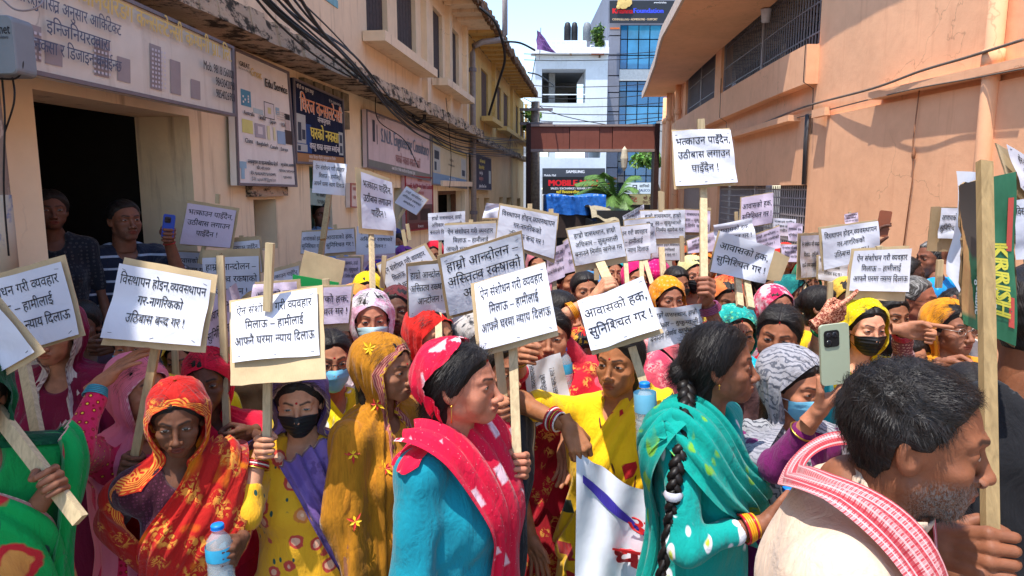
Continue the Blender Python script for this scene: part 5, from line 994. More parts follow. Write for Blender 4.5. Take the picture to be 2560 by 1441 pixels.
def head_mesh(kind, h):
    if (kind, h) not in _HM:
        f = lambda p: head_sdf(p, **HT[kind]); V, Fs = nets(f, (-.1, -.125, -.2), (.1, .13, .13), h)
        keep = (V[Fs][:, :, 2] > -.195).all(1); Fs = Fs[keep]
        x, y, z = np.abs(V[:, 0]), V[:, 1], V[:, 2]; ss = lambda a, b, t: np.clip((t - a) / (b - a), 0, 1)
        lip = ((x / .0235) ** 2 + ((z + .0728) / .0125) ** 2); lip = ss(1.15, .6, lip) * (y > .06)
        bz = .0185 + .22 * (x - .012) * (x < .036) + (x > .036) * (.0053 - .32 * (x - .036)); brow = ss(.0052, .0022, np.abs(z - bz)) * ss(.007, .012, x) * ss(.05, .043, x) * (y > .04)
        soc = ss(1.2, .3, ((x - .031) / .021) ** 2 + ((z + .004) / .014) ** 2) * (y > .04)
        brd = ss(-.035, -.06, z - .25 * (y - .05) * (y < .05)) * ss(-.14, -.128, z) * ss(-.012, .03, y) * (1 - lip); mous = ss(.026, .018, x) * ss(.008, .003, np.abs(z + .060)) * (y > .08)
        _HM[(kind, h)] = (V, Fs, dict(lip=lip, brow=brow, soc=soc, brd=np.maximum(brd * ss(.012, .03, x + .02 * (z < -.085)), mous)))
    return _HM[(kind, h)]
def hair_front(z, low=0.0):
    return np.interp(z, (-.12, -.06, -.03, 0, .03, .05, .066, .085, .12), (-.045, -.020, .004, .022, .047, .062, .074, .098, .2)) - low
def hair_mesh(style, h, kind):
    k = ('hair', style, h, kind)
    if k in _HM: return _HM[k]
    P_ = HT[kind]
    def f(p):
        d = smin(base_head(p, P_['m'], 0), seg(p, (0, -.022, -.075), (0, -.04, -.16), .05, .05), .03)
        t = np.clip((hair_front(p[:, 2], .013 if style in ('short', 'grey') else 0) - p[:, 1] + .004 * np.sin(p[:, 0] * 90)) / .016, -1, 1); th = dict(short=.009, grey=.010, part=.011, bun=.012, long=.013, braid=.012)[style]
        zc = p[:, 2] - (-.075 if style in ('short', 'grey') else -.11); t = np.minimum(t, np.clip(zc / .02, -1, 1) if style in ('short', 'grey', 'bun') else 1)
        if style in ('short', 'grey'):
            ear = (np.abs(p[:, 0]) > .05) & (p[:, 2] < .0) & (p[:, 1] > -.03); t = np.where(ear, -1, t)
        s_ = np.sin(p[:, 1] * 210 + 40 * p[:, 2]) * .0005 + (np.sin(p[:, 0] * 170 + p[:, 1] * 130) + np.sin(p[:, 2] * 190 + p[:, 1] * 90)) * .0012 * (style in ('short', 'grey'))
        part = .004 * np.exp(-(p[:, 0] / .004) ** 2) * (p[:, 2] > .04) * (style not in ('short', 'grey'))
        d = d - np.where(t > 0, th * t, .008 * t) - s_ + part
        if style in ('bun', 'braid'): d = smin(d, ell(p, (0, -.115, -.005 if style == 'bun' else -.03), (.042, .035, .042)), .02)
        if style in ('long', 'part'): d = smin(d, seg(p, (0, -.07, -.03), (0, -.085, -.17), .06, .045), .03)
        return d
    V, Fs = nets(f, (-.11, -.17, -.19), (.11, .12, .14), h); keep = (V[Fs][:, :, 2] > -.185).all(1); _HM[k] = (V, Fs[keep]); return _HM[k]
# eye patches: almond shaped, with iris and lash line
def eye_patch():
    V, Fs, mi = [], [], []
    for sx in (-1, 1):
        b = len(V); nu, nv = 13, 7
        for j in range(nv):
            for i in range(nu):
                a = -1 + 2 * i / (nu - 1); c = -1 + 2 * j / (nv - 1); x = a * .0142; z = c * (.0056 if c > 0 else .0042) * (1 - a * a) ** .6 - .0028 + .0010 * a * sx * 0
                y = .0685 + .0139 * math.sqrt(max(0, 1 - (x / .0180) ** 2 - ((z + .003) / .0125) ** 2)) ; V.append((sx * .031 + x, y + .0004, z))
        for j in range(nv - 1):
            for i in range(nu - 1):
                q = [b + j * nu + i, b + j * nu + i + 1, b + (j + 1) * nu + i + 1, b + (j + 1) * nu + i]; cx = np.mean([V[k] for k in q], 0)
                r = math.hypot(cx[0] - sx * .031, cx[2] + .0022); Fs.append(q); mi.append(2 if r < .0068 else (3 if j == nv - 2 else 1))
    return np.array(V), Fs, mi
EYE = eye_patch()
# ------------------------------------------------------------------ hands (left hand: palm faces +x, fingers +y, thumb +z; wrist at origin)
_ZF, _RF = (.030, .010, -.010, -.028), (.0088, .0092, .0088, .0076)
def hand_sdf(p, kind):
    d = None
    for i in range(4):
        z, r = _ZF[i], _RF[i]; kz = .088 - .0035 * (i - 1) ** 2; L = (1, 1.08, 1, .8)[i]
        m = seg(p, (0, .006, z * .55), (-.003, kz, z), .0155, .0118)
        ex = kind == 'flat' or (kind == 'point' and i == 0); sp = 1.25 if kind == 'flat' else 1
        if ex: c = [(-.003, kz, z), (.003, kz + .042 * L, z * sp), (.010, kz + .066 * L, z * sp * 1.08), (.019, kz + .084 * L, z * sp * 1.12)]
        elif kind == 'hold': c = [(-.003, kz, z), (.016, kz + .036 * L, z * 1.15), (.038, kz + .048 * L, z * 1.25), (.058, kz + .05 * L, z * 1.3)]
        else: c = [(-.004, kz, z), (.020, .108 - .004 * (i == 3), z), (.047, .1 - .006 * (i == 3), z * .98), (.045, .074, z * .96)]
        g = np.minimum(np.minimum(seg(p, c[0], c[1], r * 1.08, r), seg(p, c[1], c[2], r, r * .92)), seg(p, c[2], c[3], r * .92, r * .8))
        g = smin(m, g, .006); d = g if d is None else smin(d, g, .0022)
    d = smin(d, ell(p, (.010, .036, .020), (.014, .028, .017)), .012); d = smin(d, ell(p, (.008, .034, -.02), (.013, .03, .013)), .012)
    t = {'flat': [(.006, .022, .028), (.014, .052, .055), (.02, .082, .066)], 'hold': [(.006, .022, .028), (.026, .05, .056), (.05, .074, .064)], 'point': [(.006, .024, .03), (.022, .058, .044), (.034, .085, .034)]}.get(kind, [(.006, .024, .03), (.030, .056, .048), (.054, .084, .034)])
    d = smin(d, np.minimum(seg(p, t[0], t[1], .0125, .0105), seg(p, t[1], t[2], .0105, .0082)), .007)
    return smin(d, seg(p, (0, .012, 0), (0, -.05, 0), .021, .0225), .016)
def hand_mesh(kind, h):
    k = ('hand', kind, h)
    if k not in _HM:
        V, Fs = nets(lambda p: hand_sdf(p, kind), (-.035, -.05, -.065), (.085, .20, .09), h); keep = (V[Fs][:, :, 1] > -.044).all(1); _HM[k] = (V, Fs[keep])
    return _HM[k]
# ------------------------------------------------------------------ materials of people
_SK = {}
def skin(c):
    if c in _SK: return _SK[c]
    n = NT('skin'); v = n.co(); f = n.noise(v, 26, 4, .6); b = tuple(x * 1.14 for x in srgb(*c))
    col = n.mix(n.ramp(f, .3, .72), tuple(x * .76 for x in b), tuple(min(1, x * 1.16) for x in b))
    col = n.mix(n.math('MULTIPLY', n.attr('soc'), .2), col, tuple(x * .6 for x in b))
    col = n.mix(n.math('MULTIPLY', n.attr('lip'), .8), col, (b[0] * .62 + .05, b[1] * .42, b[2] * .45))
    col = n.mix(n.math('MULTIPLY', n.attr('brow'), .9), col, (.012, .009, .008))
    col = n.mix(n.attr('brd'), col, n.mix(n.ramp(n.noise(n.mapp(v, (1, 1, .5)), 420, 2), .42, .6), tuple(x * .55 for x in b), srgb(120, 112, 108)))
    col = n.mix(n.math('MULTIPLY', n.attr('henna'), n.ramp(n.noise(v, 95, 3, .6, 1.5), .44, .54)), col, srgb(120, 44, 24))
    n.bump(n.noise(v, 320, 3), .22, .0014, n.bump(n.noise(v, 60, 4), .2, .005))
    m = n.fin(col, n.ramp(f, .3, .7, .5, .66), .3); n.p.inputs['Subsurface Weight'].default_value = .12; n.p.inputs['Subsurface Radius'].default_value = (.012, .005, .003); n.p.inputs['Subsurface Scale'].default_value = .6
    _SK[c] = m; return m
M_scl, M_iris, M_lash = simple('eye_white', srgb(150, 136, 126), .3, .5), simple('eye_iris', (.018, .010, .007), .15, .6), simple('lash_line', (.012, .008, .008), .6)
def hairmat(name, c, grey=0):
    n = NT(name); v = n.co(); g = n.noise(n.mapp(n.co('UV'), (330, 26, 1)), 1.0, 3, .6, .5)
    col = n.mix(n.ramp(g, .35, .7), tuple(x * .55 for x in c), tuple(x * 1.7 for x in c))
    if grey: col = n.mix(n.ramp(g, .5, .62, 0, grey), col, srgb(150, 146, 142))
    n.bump(g, .8, .004); return n.fin(col, n.ramp(g, .3, .7, .38, .58), .3)
M_hair, M_hairg, M_hairb = hairmat('black_hair', (.012, .009, .008)), hairmat('grey_hair', (.05, .045, .04), .9), hairmat('brown_black_hair', (.022, .013, .009))
M_sind = simple('vermilion', srgb(170, 24, 30), .8)
_FB = {}
def fabric(kind, c1, c2=None, c3=None, sc=1.0, rough=.8, border=None, bw=.05, trans=0.0):
    key = (kind, c1, c2, c3, sc, border, bw, trans)
    if key in _FB: return _FB[key]
    n = NT('cloth_' + kind); v = n.co(); a = srgb(*c1); b = srgb(*c2) if c2 else a; c = srgb(*c3) if c3 else b
    big = n.noise(v, 3.5, 3); col = n.mix(n.ramp(big, .3, .7), tuple(x * .88 for x in a), tuple(min(1, x * 1.08) for x in a))
    if kind == 'floral':        # scattered flowers: petals ring, centre, leaves between
        vv = n.n('TexVoronoi', feature='F1'); w_ = n.n('VectorMath', operation='ADD'); n.l(v, w_.inputs[0]); nz = n.n('TexNoise'); n.l(v, nz.inputs['Vector']); nz.inputs['Scale'].default_value = 34 * sc; nz.inputs['Detail'].default_value = 2
        sc_ = n.n('VectorMath', operation='SCALE'); n.l(nz.outputs['Color'], sc_.inputs[0]); sc_.inputs['Scale'].default_value = .022 / sc; n.l(sc_.outputs[0], w_.inputs[1]); n.l(w_.outputs[0], vv.inputs['Vector']); vv.inputs['Scale'].default_value = 10.5 * sc
        dd = vv.outputs['Distance']; cs = n.sep(vv.outputs['Color'])
        on = n.ramp(cs[0], .12, .14); pet = n.math('MULTIPLY', n.ramp(dd, .40, .36), on); inn = n.math('MULTIPLY', n.ramp(dd, .26, .23), on); ctr = n.math('MULTIPLY', n.ramp(dd, .11, .09), on)
        lf = n.math('MULTIPLY', n.ramp(n.voro(n.mapp(v, (1, 1, .5), (0, .6, .4)), 26 * sc), .22, .18), n.ramp(n.noise(v, 7 * sc, 2), .5, .54))
        col = n.mix(lf, col, srgb(34, 78, 70) if c3 is None or kind != 'x' else c); col = n.mix(pet, col, b); col = n.mix(inn, col, n.mix(.55, b, c)); col = n.mix(ctr, col, c)
    elif kind == 'lily':       # pale leaf shaped blooms
        q = n.voro(n.mapp(v, (1, 1, .45), (.5, .5, .3)), 21 * sc); z = n.ramp(n.noise(v, 9 * sc, 1), .49, .53); f = n.math('MULTIPLY', n.ramp(q, .34, .30), z); g = n.math('MULTIPLY', n.ramp(q, .2, .12), z)
        col = n.mix(f, col, b); col = n.mix(g, col, c)
    elif kind == 'tiedye':     # blotchy resist dyed squares with red hearts
        vv = n.n('TexVoronoi', feature='F1', distance='CHEBYCHEV'); w_ = n.mapp(v, (1, 1, .8), (.2, .5, .3)); n.l(w_, vv.inputs['Vector']); vv.inputs['Scale'].default_value = 11 * sc; dd = n.math('ADD', vv.outputs['Distance'], n.math('MULTIPLY', n.noise(v, 90, 3), .07)); on = n.ramp(n.sep(vv.outputs['Color'])[0], .5, .52)
        ring = n.math('MULTIPLY', n.math('MULTIPLY', n.ramp(dd, .30, .25), n.ramp(dd, .10, .14)), on); col = n.mix(ring, col, b)
        col = n.mix(n.ramp(n.voro(v, 90 * sc), .13, .10, 0, .3), col, b) if c3 else col
    elif kind == 'blotch':
        f = n.noise(v, 9 * sc, 4, .6); col = n.mix(n.ramp(f, .48, .56), col, b); col = n.mix(n.ramp(n.noise(n.mapp(v, (1, 1, 1), loc=(5, 3, 1)), 15 * sc, 4, .65), .55, .6), col, c)
    elif kind == 'paisley':     # fine gold vegetal print
        q = n.voro(v, 17 * sc, 'SMOOTH_F1'); f = n.noise(v, 42 * sc, 3, .6, 1.6); col = n.mix(n.math('MULTIPLY', n.ramp(f, .50, .54), n.ramp(q, .42, .30)), col, b); col = n.mix(n.ramp(n.noise(v, 4 * sc, 2, .5, 1), .57, .62), col, n.mix(n.math('MULTIPLY', n.ramp(f, .50, .54), n.ramp(q, .42, .30)), c, b))
    elif kind == 'dots':
        q = n.voro(v, 46 * sc, rnd=.25); col = n.mix(n.ramp(q, .36, .30), col, b); col = n.mix(n.ramp(q, .18, .14), col, c)
    elif kind == 'stripe':
        s_ = n.sep(v); f = n.math('FRACT', n.math('MULTIPLY', s_[2], 14 * sc)); col = n.mix(n.math('MULTIPLY', n.ramp(f, .05, .06), n.ramp(f, .24, .23)), col, b)
    elif kind == 'check':
        q = n.co('UV'); s_ = n.sep(q)
        for k_, f_ in ((0, 60 * sc), (1, 60 * sc)):
            f = n.math('FRACT', n.math('MULTIPLY', s_[k_], f_)); col = n.mix(n.math('MULTIPLY', n.ramp(f, .5, .52), .8), col, b); f2 = n.math('FRACT', n.math('MULTIPLY', s_[k_], f_ * 2.5)); col = n.mix(n.math('MULTIPLY', n.ramp(f2, .78, .8), .6), col, c)
    elif kind == 'squares':    # sparse printed squares
        vv = n.n('TexVoronoi', feature='F1', distance='CHEBYCHEV'); n.l(n.mapp(v, (1, .6, 1), (0, .25, .0)), vv.inputs['Vector']); vv.inputs['Scale'].default_value = 8 * sc; vv.inputs['Randomness'].default_value = .45; cs = n.sep(vv.outputs['Color'])
        on = n.ramp(vv.outputs['Distance'], .29, .275); on = n.math('MULTIPLY', on, n.ramp(cs[1], .30, .32)); col = n.mix(on, col, n.mix(n.ramp(cs[0], .49, .51), b, c))
    elif kind == 'swirl':
        f = n.wave(v, 26 * sc, 9, 'DIAGONAL', 'SIN', 1.4); col = n.mix(n.ramp(f, .72, .84), col, b); col = n.mix(n.ramp(n.noise(v, 6, 3), .52, .56, 0, .5), col, c)
    elif kind == 'crinkle':
        f = n.noise(n.mapp(v, (130, 130, 3)), 1, 3, .6); col = n.mix(n.ramp(f, .35, .7), tuple(x * .72 for x in a), a)
    if border:                  # uv.x metres from the front edge, uv.y metres from the hem
        s_ = n.sep(n.co('UV')); e = n.math('MINIMUM', s_[0], s_[1]); bc, bd, be = (srgb(*x) for x in border)
        f = n.math('FRACT', n.math('MULTIPLY', e, 5.2 / bw)); bcol = n.mix(n.ramp(f, .42, .48), bc, bd); dz = n.math('FRACT', n.math('MULTIPLY', n.math('ADD', s_[0], s_[1]), 38)); bcol = n.mix(n.math('MULTIPLY', n.ramp(dz, .5, .54), n.ramp(e, bw * .3, bw * .26)), bcol, be)
        col = n.mix(n.ramp(e, bw, bw * .96), col, bcol)
    w1 = n.noise(n.mapp(v, (26, 26, 7)), 1, 4, .55, .4); w2 = n.noise(n.mapp(v, (15, 15, 9), (.3, .5, .7)), 1, 5, .6, 1.6); n.bump(n.noise(v, 700, 2), .12, .001, n.bump(w2, .38, .018, n.bump(w1, .6, .014)))
    m = n.fin(col, rough, .18, sheen=.15)
    if trans:                   # thin cloth lets light through
        tb = n.n('BsdfTranslucent'); mx = n.n('MixShader'); mx.inputs[0].default_value = trans
        n.l(col, tb.inputs[0]); n.l(n.p.outputs[0], mx.inputs[1]); n.l(tb.outputs[0], mx.inputs[2]); n.l(mx.outputs[0], n.out.inputs[0])
    _FB[key] = m; return m
# ------------------------------------------------------------------ people
LOD = {-1: (.0023, .0026, .0075), 0: (.0031, .0033, .008), 1: (.0044, .0042, .014), 2: (.0064, .006, .02)}
class Person: pass
def rz(a): return np.array(Matrix.Rotation(a, 3, 'Z'))
def ik(S, W, L1, L2, pole):
    d = W - S; r = np.linalg.norm(d); k = max(1.0, r / (L1 + L2) * 1.001); L1, L2 = L1 * k, L2 * k; r = min(r, L1 + L2 - 1e-4); u = nrm(d)
    a = (L1 * L1 - L2 * L2 + r * r) / (2 * r); h = math.sqrt(max(0, L1 * L1 - a * a)); p_ = np.asarray(pole, float) - u * np.dot(u, pole); return S + u * a + nrm(p_) * h
def person(label, head, yaw=0, hyaw=None, pitch=0, roll=0, kind='f', skin_c=(150, 98, 70), hair='part', hairm=None, lod=1, girth=1.0, scale=1.0, top=None, sleeve=.45, loose=.012, lower=None,
           R=None, L=None, mask=None, bindi=0, lean=(0, 0), neck=1, henna=0, nbo=(-.035, -.165), collar=0, beard=0, group='protesters in the alley', eyes=1, sind=0, name='person'):
    o = Person(); o.lod = lod; o.kind = kind; hC = at(*head) + [0, 0, .02 if lod < 1 and kind != 'm' else .008]; hyaw = yaw if hyaw is None else hyaw; s = scale * (.96 if kind != 'm' else 1.02); o.s = s
    psi = R_(yaw); o.B = np.stack([(-math.cos(psi), -math.sin(psi), 0), (math.sin(psi), -math.cos(psi), 0), (0, 0, 1)], 1)   # columns: right, forward, up
    hp = R_(hyaw); HB = np.stack([(-math.cos(hp), -math.sin(hp), 0), (math.sin(hp), -math.cos(hp), 0), (0, 0, 1)], 1)
    HB = HB @ np.array(Matrix.Rotation(R_(pitch), 3, 'X')) @ np.array(Matrix.Rotation(R_(roll), 3, 'Y')); o.HB = HB; o.hC = hC
    rv = np.random.default_rng(sum(map(ord, label)) * 7); o.hs = np.array([rv.uniform(.94, 1.06), rv.uniform(.97, 1.03), rv.uniform(.95, 1.05)]); o.h2w = lambda V: (np.asarray(V) * o.hs * s) @ HB.T + hC
    nb = hC + o.B @ np.array([0, nbo[0] - lean[0] * .3, nbo[1]]) * s; o.nb = nb      # neck base
    low = o.B @ np.array([lean[1], -lean[0], 0.0])
    b2w = lambda x, y, z: nb + o.B @ np.array([x, y, z]) * s + low * (-z / .5 if z < 0 else 0)
    o.b = b2w; hh, hd, hb = LOD[lod]; g = girth
    root = mats = None
    # arms
    arms = {}
    for sd, spec in (('R', R), ('L', L)):
        k = 1 if sd == 'R' else -1; S = b2w(.155 * k * (1 + .1 * (g - 1)), -.01, -.052)
        if spec is None: W = b2w(.235 * k * g, .05, -.55); E_ = ik(S, W, .275 * s, .24 * s, o.B @ np.array([k * .5, -1, 0])); arms[sd] = (S, E_, W, None); continue
        if 'hand' in spec: HBm, W, kd = place_hand(spec, k, s)
        else: W = at(*spec['wrist']); kd = None; HBm = None
        pole = spec.get('pole', (k * .8, -.5, -.6)); pl_ = o.B @ np.array(pole, float) if not spec.get('wpole') else np.array(spec['wpole'], float)
        E_ = ik(S, W, .275 * s, .235 * s, pl_); arms[sd] = (S, E_, W, (kd, HBm, k))
    o.arms = arms; ar = [.046, .038, .031, .0235] if kind != 'm' else [.05, .042, .034, .026]
    ga = .75 + .25 * g if g >= 1 else g; ar = [x * s * ga for x in ar[:3]] + [ar[3] * s]
    def arm_sdf(p, sd, off=0, frac=1.0):
        S, E_, W, _ = arms[sd]; d = seg(p, S, E_, ar[0] + off, ar[1] + off)
        if frac <= .5: e2 = S + (E_ - S) * (frac / .5); return seg(p, S, e2, ar[0] + off, ar[0] + (ar[1] - ar[0]) * frac / .5 + off)
        w2 = E_ + (W - E_) * ((frac - .5) / .5); return smin(d, seg(p, E_, w2, ar[2] * 1.12 + off, ar[2] + (ar[3] - ar[2]) * (frac - .5) / .5 + off), .02)
    w2b = lambda p: ((p - nb) @ o.B) / s
    def torso(p, off=0.0):
        q = w2b(p).astype(np.float32); z_ = np.minimum(q[:, 2], 0); q[:, 0] += lean[1] * z_ / .5; q[:, 1] -= lean[0] * z_ / .5; f = kind != 'm'
        d = ell(q, (0, -.012, -.20), (.150 * g, .102 * g, .20)); d = smin(d, ell(q, (0, -.02, -.085), (.165 + .02 * (g - 1) + .02 * (not f), .075, .065)), .06)
        d = smin(d, seg(np.stack([np.abs(q[:, 0]), q[:, 1], q[:, 2]], 1), (.035, -.03, -.018), (.14 * (1 + .1 * (g - 1)), -.014, -.06), .042, .052), .045)
        d = smin(d, ell(q, (0, .002, -.40), (.135 * g, .105 * g, .17)), .08); d = smin(d, ell(q, (0, -.015, -.57), (.165 * g, .125 * g, .16)), .07)
        if f: d = smin(d, ell(np.stack([np.abs(q[:, 0]), q[:, 1], q[:, 2]], 1), (.065, .068 * g, -.225), (.066, .058, .066)), .045)
        return d * s - off
    o.torso = torso; SL = sleeve
    def full(p, off=0.0): 
        d = torso(p, off)
        for sd in 'RL': d = smin(d, arm_sdf(p, sd, off + loose * .6, max(.4, SL)), .03)
        return d
    def full2(p, off=0.0):
        d = torso(p, off)
        for sd in 'RL': d = smin(d, arm_sdf(p, sd, off + loose * .6, .5), .10)
        return d
    o.full = full2
    def hood(p, off=0.0):   # what a veil lies on: head with hair, shoulders and upper arms
        q = ((p - hC) @ HB) / s; d = (smin(ell(q.astype(np.float32), (0, -.03, .02), (.086, .112, .097)), ell(q.astype(np.float32), (0, .0, -.05), (.072, .075, .085)), .04)) * s
        d = smin(d, torso(p), .05 * s)
        for sd in o.va: d = smin(d, arm_sdf(p, sd, .01, .97 if o.long else .5), .03)
        return d - off
    o.long = 0; o.va = 'RL'; o.hood = hood
    # ---- body mesh: head + neck/chest/arms + hands, one object
    Vs, Fs, mi, nV = [], [], [], 0; at_ = {k: [] for k in ('lip', 'brow', 'soc', 'brd', 'henna')}
    def push(V, F_, m=0, a=None):
        nonlocal nV
        Vs.append(V); Fs.append([list(x) for x in (np.asarray(F_) + nV)] if not isinstance(F_, list) else [[i + nV for i in x] for x in F_]); mi.append(np.full(len(F_), m) if np.isscalar(m) else np.array(m)); nV += len(V)
        for k in at_: at_[k].append((a or {}).get(k, np.zeros(len(V))))
    V, F_, A = head_mesh(kind, hh); A = dict(A); A['brd'] = A['brd'] * beard; push(o.h2w(V), F_, 0, A)
    ev = EYE[0].copy(); ev[:, 2] = -.0028 + (ev[:, 2] + .0028) * rv.uniform(.75, 1.0); push(o.h2w(ev), EYE[1], EYE[2])
    def skin_sdf(p):
        d = torso(p, -.008 * s)
        d = smin(d, seg(p, b2w(0, -.012, .03), o.h2w([[0, -.036, -.15]])[0], .054 * s, .05 * s), .03)
        for sd in 'RL': d = smin(d, arm_sdf(p, sd), .025)
        return d
    pts = np.array([b2w(x, y, z) for x in (-.2 * g, .2 * g) for y in (-.16 * g, .17 * g) for z in (.06, -.62)] + [q for a in arms.values() for q in a[:3]]); lo, hi = pts.min(0) - .07, pts.max(0) + .07
    if lod == 2: lo[2] = max(lo[2], nb[2] - .45)
    V, F_ = nets(skin_sdf, lo, hi, hb * 1.15); push(V, F_, 0)
    for sd in 'RL':
        S, E_, W, hs = arms[sd]
        if hs is None or hs[0] is None:
            kd, k = 'flat', (1 if sd == 'R' else -1); Y_ = nrm(W - E_); X_ = nrm(np.cross(Y_, o.B[:, 1])) * 1.0; X_ = nrm(-o.B[:, 0] * k - Y_ * np.dot(Y_, -o.B[:, 0] * k)); Z_ = nrm(o.B[:, 1] - Y_ * np.dot(Y_, o.B[:, 1])); HBm = np.stack([X_, Y_, Z_], 1)
            if lod == 2: continue
        else: kd, HBm, k = hs
        V, F_ = hand_mesh(kd, hd); V = (V * s * (1.0 if kind != 'm' else 1.08)) @ HBm.T + W
        if np.linalg.det(HBm) < 0: F_ = F_[:, ::-1]
        push(V, F_, 0, {'henna': np.full(len(V), float(henna))})
    sm = skin(skin_c); body = mesh_obj(name, np.concatenate(Vs), [f for x in Fs for f in x], [sm, M_scl, M_iris, M_lash], None, np.concatenate(mi), True, None, {k: np.concatenate(v) for k, v in at_.items()})
    tag(body, label, 'person', group); o.o = body
    # ---- hair
    if hair:
        V, F_ = hair_mesh(hair, hh * 1.15, kind); mesh_obj('hair', o.h2w(V), F_, hairm or M_hair, body, smooth=True, uv=np.stack([V[:, 0] + .4 * V[:, 2], V[:, 1]] if hair in ('short', 'grey') else [V[:, 1] + .45 * V[:, 2], np.abs(V[:, 0]) - V[:, 2]], 1))
        if lod <= 1 and kind != 'm': hair_wisps(o, V, F_, hairm or M_hair, 4200 if lod < 0 else 2600 if lod < 1 else 500)
    if sind:
        m = MB(); m.tube(o.h2w([[0, .074, .066], [0, .055, .088], [0, .03, .1025], [0, .0, .113]]), [.0028 * s, .004 * s, .0042 * s, .0028 * s], 6); m.build('vermilion_line', M_sind, body, True)
    if bindi:
        m = MB(); c = o.h2w([[0, .0862, .024]])[0]; m.lathe([(.0001, .0016), (.0042 * s, .0008), (.0046 * s, -.001)], c, 8, HB[:, 1]); m.build('bindi', M_sind, body, True)
    # ---- upper garment
    if top is not None:
        fr = RNG.uniform(0, 6, 6)
        def gar(p):
            q = w2b(p); z = q[:, 2]; d = torso(p, loose * s)
            for sd in 'RL': d = smin(d, arm_sdf(p, sd, loose * .95 * s, SL), .022)
            x, y = q[:, 0], q[:, 1]
            fo = np.sin(34 * x + 9 * z + 7 * y + fr[0] + 1.5 * np.sin(6 * z + fr[1])) + .7 * np.sin(58 * y - 21 * z + fr[2] + 1.3 * np.sin(9 * x)) + .6 * np.sin(46 * z + 17 * x + fr[3] + 2 * np.sin(7 * y + fr[4])) * (z > -.5)
            fo = fo + .5 * np.sin(92 * x + 30 * z + 2 * np.sin(11 * z + fr[5])) * np.sin(13 * y + 9 * x + fr[1]); d = d - .0034 * s * fo
            nk = ell(q.astype(np.float32), (0, .075, .0 - .02 * (neck > 1)), (.066, .085, .075 * neck)) * s; nk = np.minimum(nk, seg(q.astype(np.float32), (0, -.02, -.01), (0, -.02, .2), .062, .062) * s)
            if collar:
                c0, c1 = np.array([0, -.015, -.06]), w2b(o.h2w([[0, -.04, -.16]]))[0]; c1 = c0 + nrm(c1 - c0) * .125; q_ = q.astype(np.float32); cl = smax(seg(q_, c0, c1, .082, .069), (q - c1) @ nrm(c1 - c0) - .0, .004)
                return smax(smin(d, cl * s, .012), -smin(seg(q_, c0, c1 + nrm(c1 - c0) * .1, .066, .060), seg(q_, (0, .06, -.03), (0, .1, -.12), .03, .012), .02) * s, .004)
            return smax(d, -nk, .008)
        z0 = nb[2] - (.70 if lower else .66) * s
        lo2 = lo - .02; lo2[2] = max(z0, lo[2]); V, F_ = nets(gar, lo2, hi + .02, hb); mesh_obj(top[0], V, F_, top[1], body, smooth=True)
    # ---- lower garment: pleated skirt or trousers down to the ankles
    if lower is not None:
        n_, r_ = 36, 7; V = []; zt = nb[2] - .56 * s
        for j in range(r_ + 1):
            v = j / r_; z = zt * (1 - v) + .015 * v
            for i in range(n_):
                a = 2 * math.pi * i / n_; pl_ = 1 + .05 * v * math.sin(9 * a + .5) + .02 * math.sin(17 * a)
                c = b2w(0, -.015, -.56); p_ = np.array([c[0], c[1], 0]) + (o.B @ np.array([math.cos(a) * (.172 + .05 * v) * g, math.sin(a) * (.135 + .085 * v) * g, 0])) * s * pl_; V.append((p_[0], p_[1], z))
        Fq = np.array([[j * n_ + (i + 1) % n_, j * n_ + i, (j + 1) * n_ + i, (j + 1) * n_ + (i + 1) % n_] for j in range(r_) for i in range(n_)])[:, ::-1]; mesh_obj(lower[0], V, Fq, lower[1], body, smooth=True)
    # ---- mask
    if mask: face_mask(o, mask)
    return o
R_ = math.radians
def hair_wisps(o, V, F_, mt, n=2600, ln=.05, wd=.0004):
    rg = np.random.default_rng(len(V)); c = V[F_].mean(1); nr = np.cross(V[F_[:, 1]] - V[F_[:, 0]], V[F_[:, 2]] - V[F_[:, 0]]); nr /= np.linalg.norm(nr, axis=1)[:, None] + 1e-9
    k = np.where((c[:, 2] > -.09) & (c[:, 1] < hair_front(c[:, 2]) - .008))[0]; k = rg.choice(k, n); b = c[k]; N_ = nr[k]
    cb = np.stack([np.sign(b[:, 0]) * (b[:, 2] > .03) * .8, -.55 + 0 * b[:, 0], -np.clip(np.abs(b[:, 0]) * 14, .1, 1.2)], 1) + rg.normal(size=(n, 3)) * .12; cb -= N_ * (cb * N_).sum(1)[:, None]; cb /= np.linalg.norm(cb, axis=1)[:, None] + 1e-9
    L_ = ln * rg.uniform(.4, 1.2, (n, 1)); lf = np.where(rg.random((n, 1)) < (.35 if o.lod < 0 else .2), .22, .04); sd = np.cross(cb, N_) * wd; p1 = b + cb * L_ * .5 + N_ * lf * L_; p2 = b + cb * L_ + N_ * lf * L_ * .4
    VV = np.stack([b - sd, b + sd, p1 + sd * .8, p1 - sd * .8, p2], 1).reshape(-1, 3); I = np.arange(n)[:, None] * 5; ob = mesh_obj('hair_strands', o.h2w(VV), [I + [[0, 1, 2, 3]], I + [[3, 2, 4]]], mt, o.o); ob['kind'] = 'stuff'
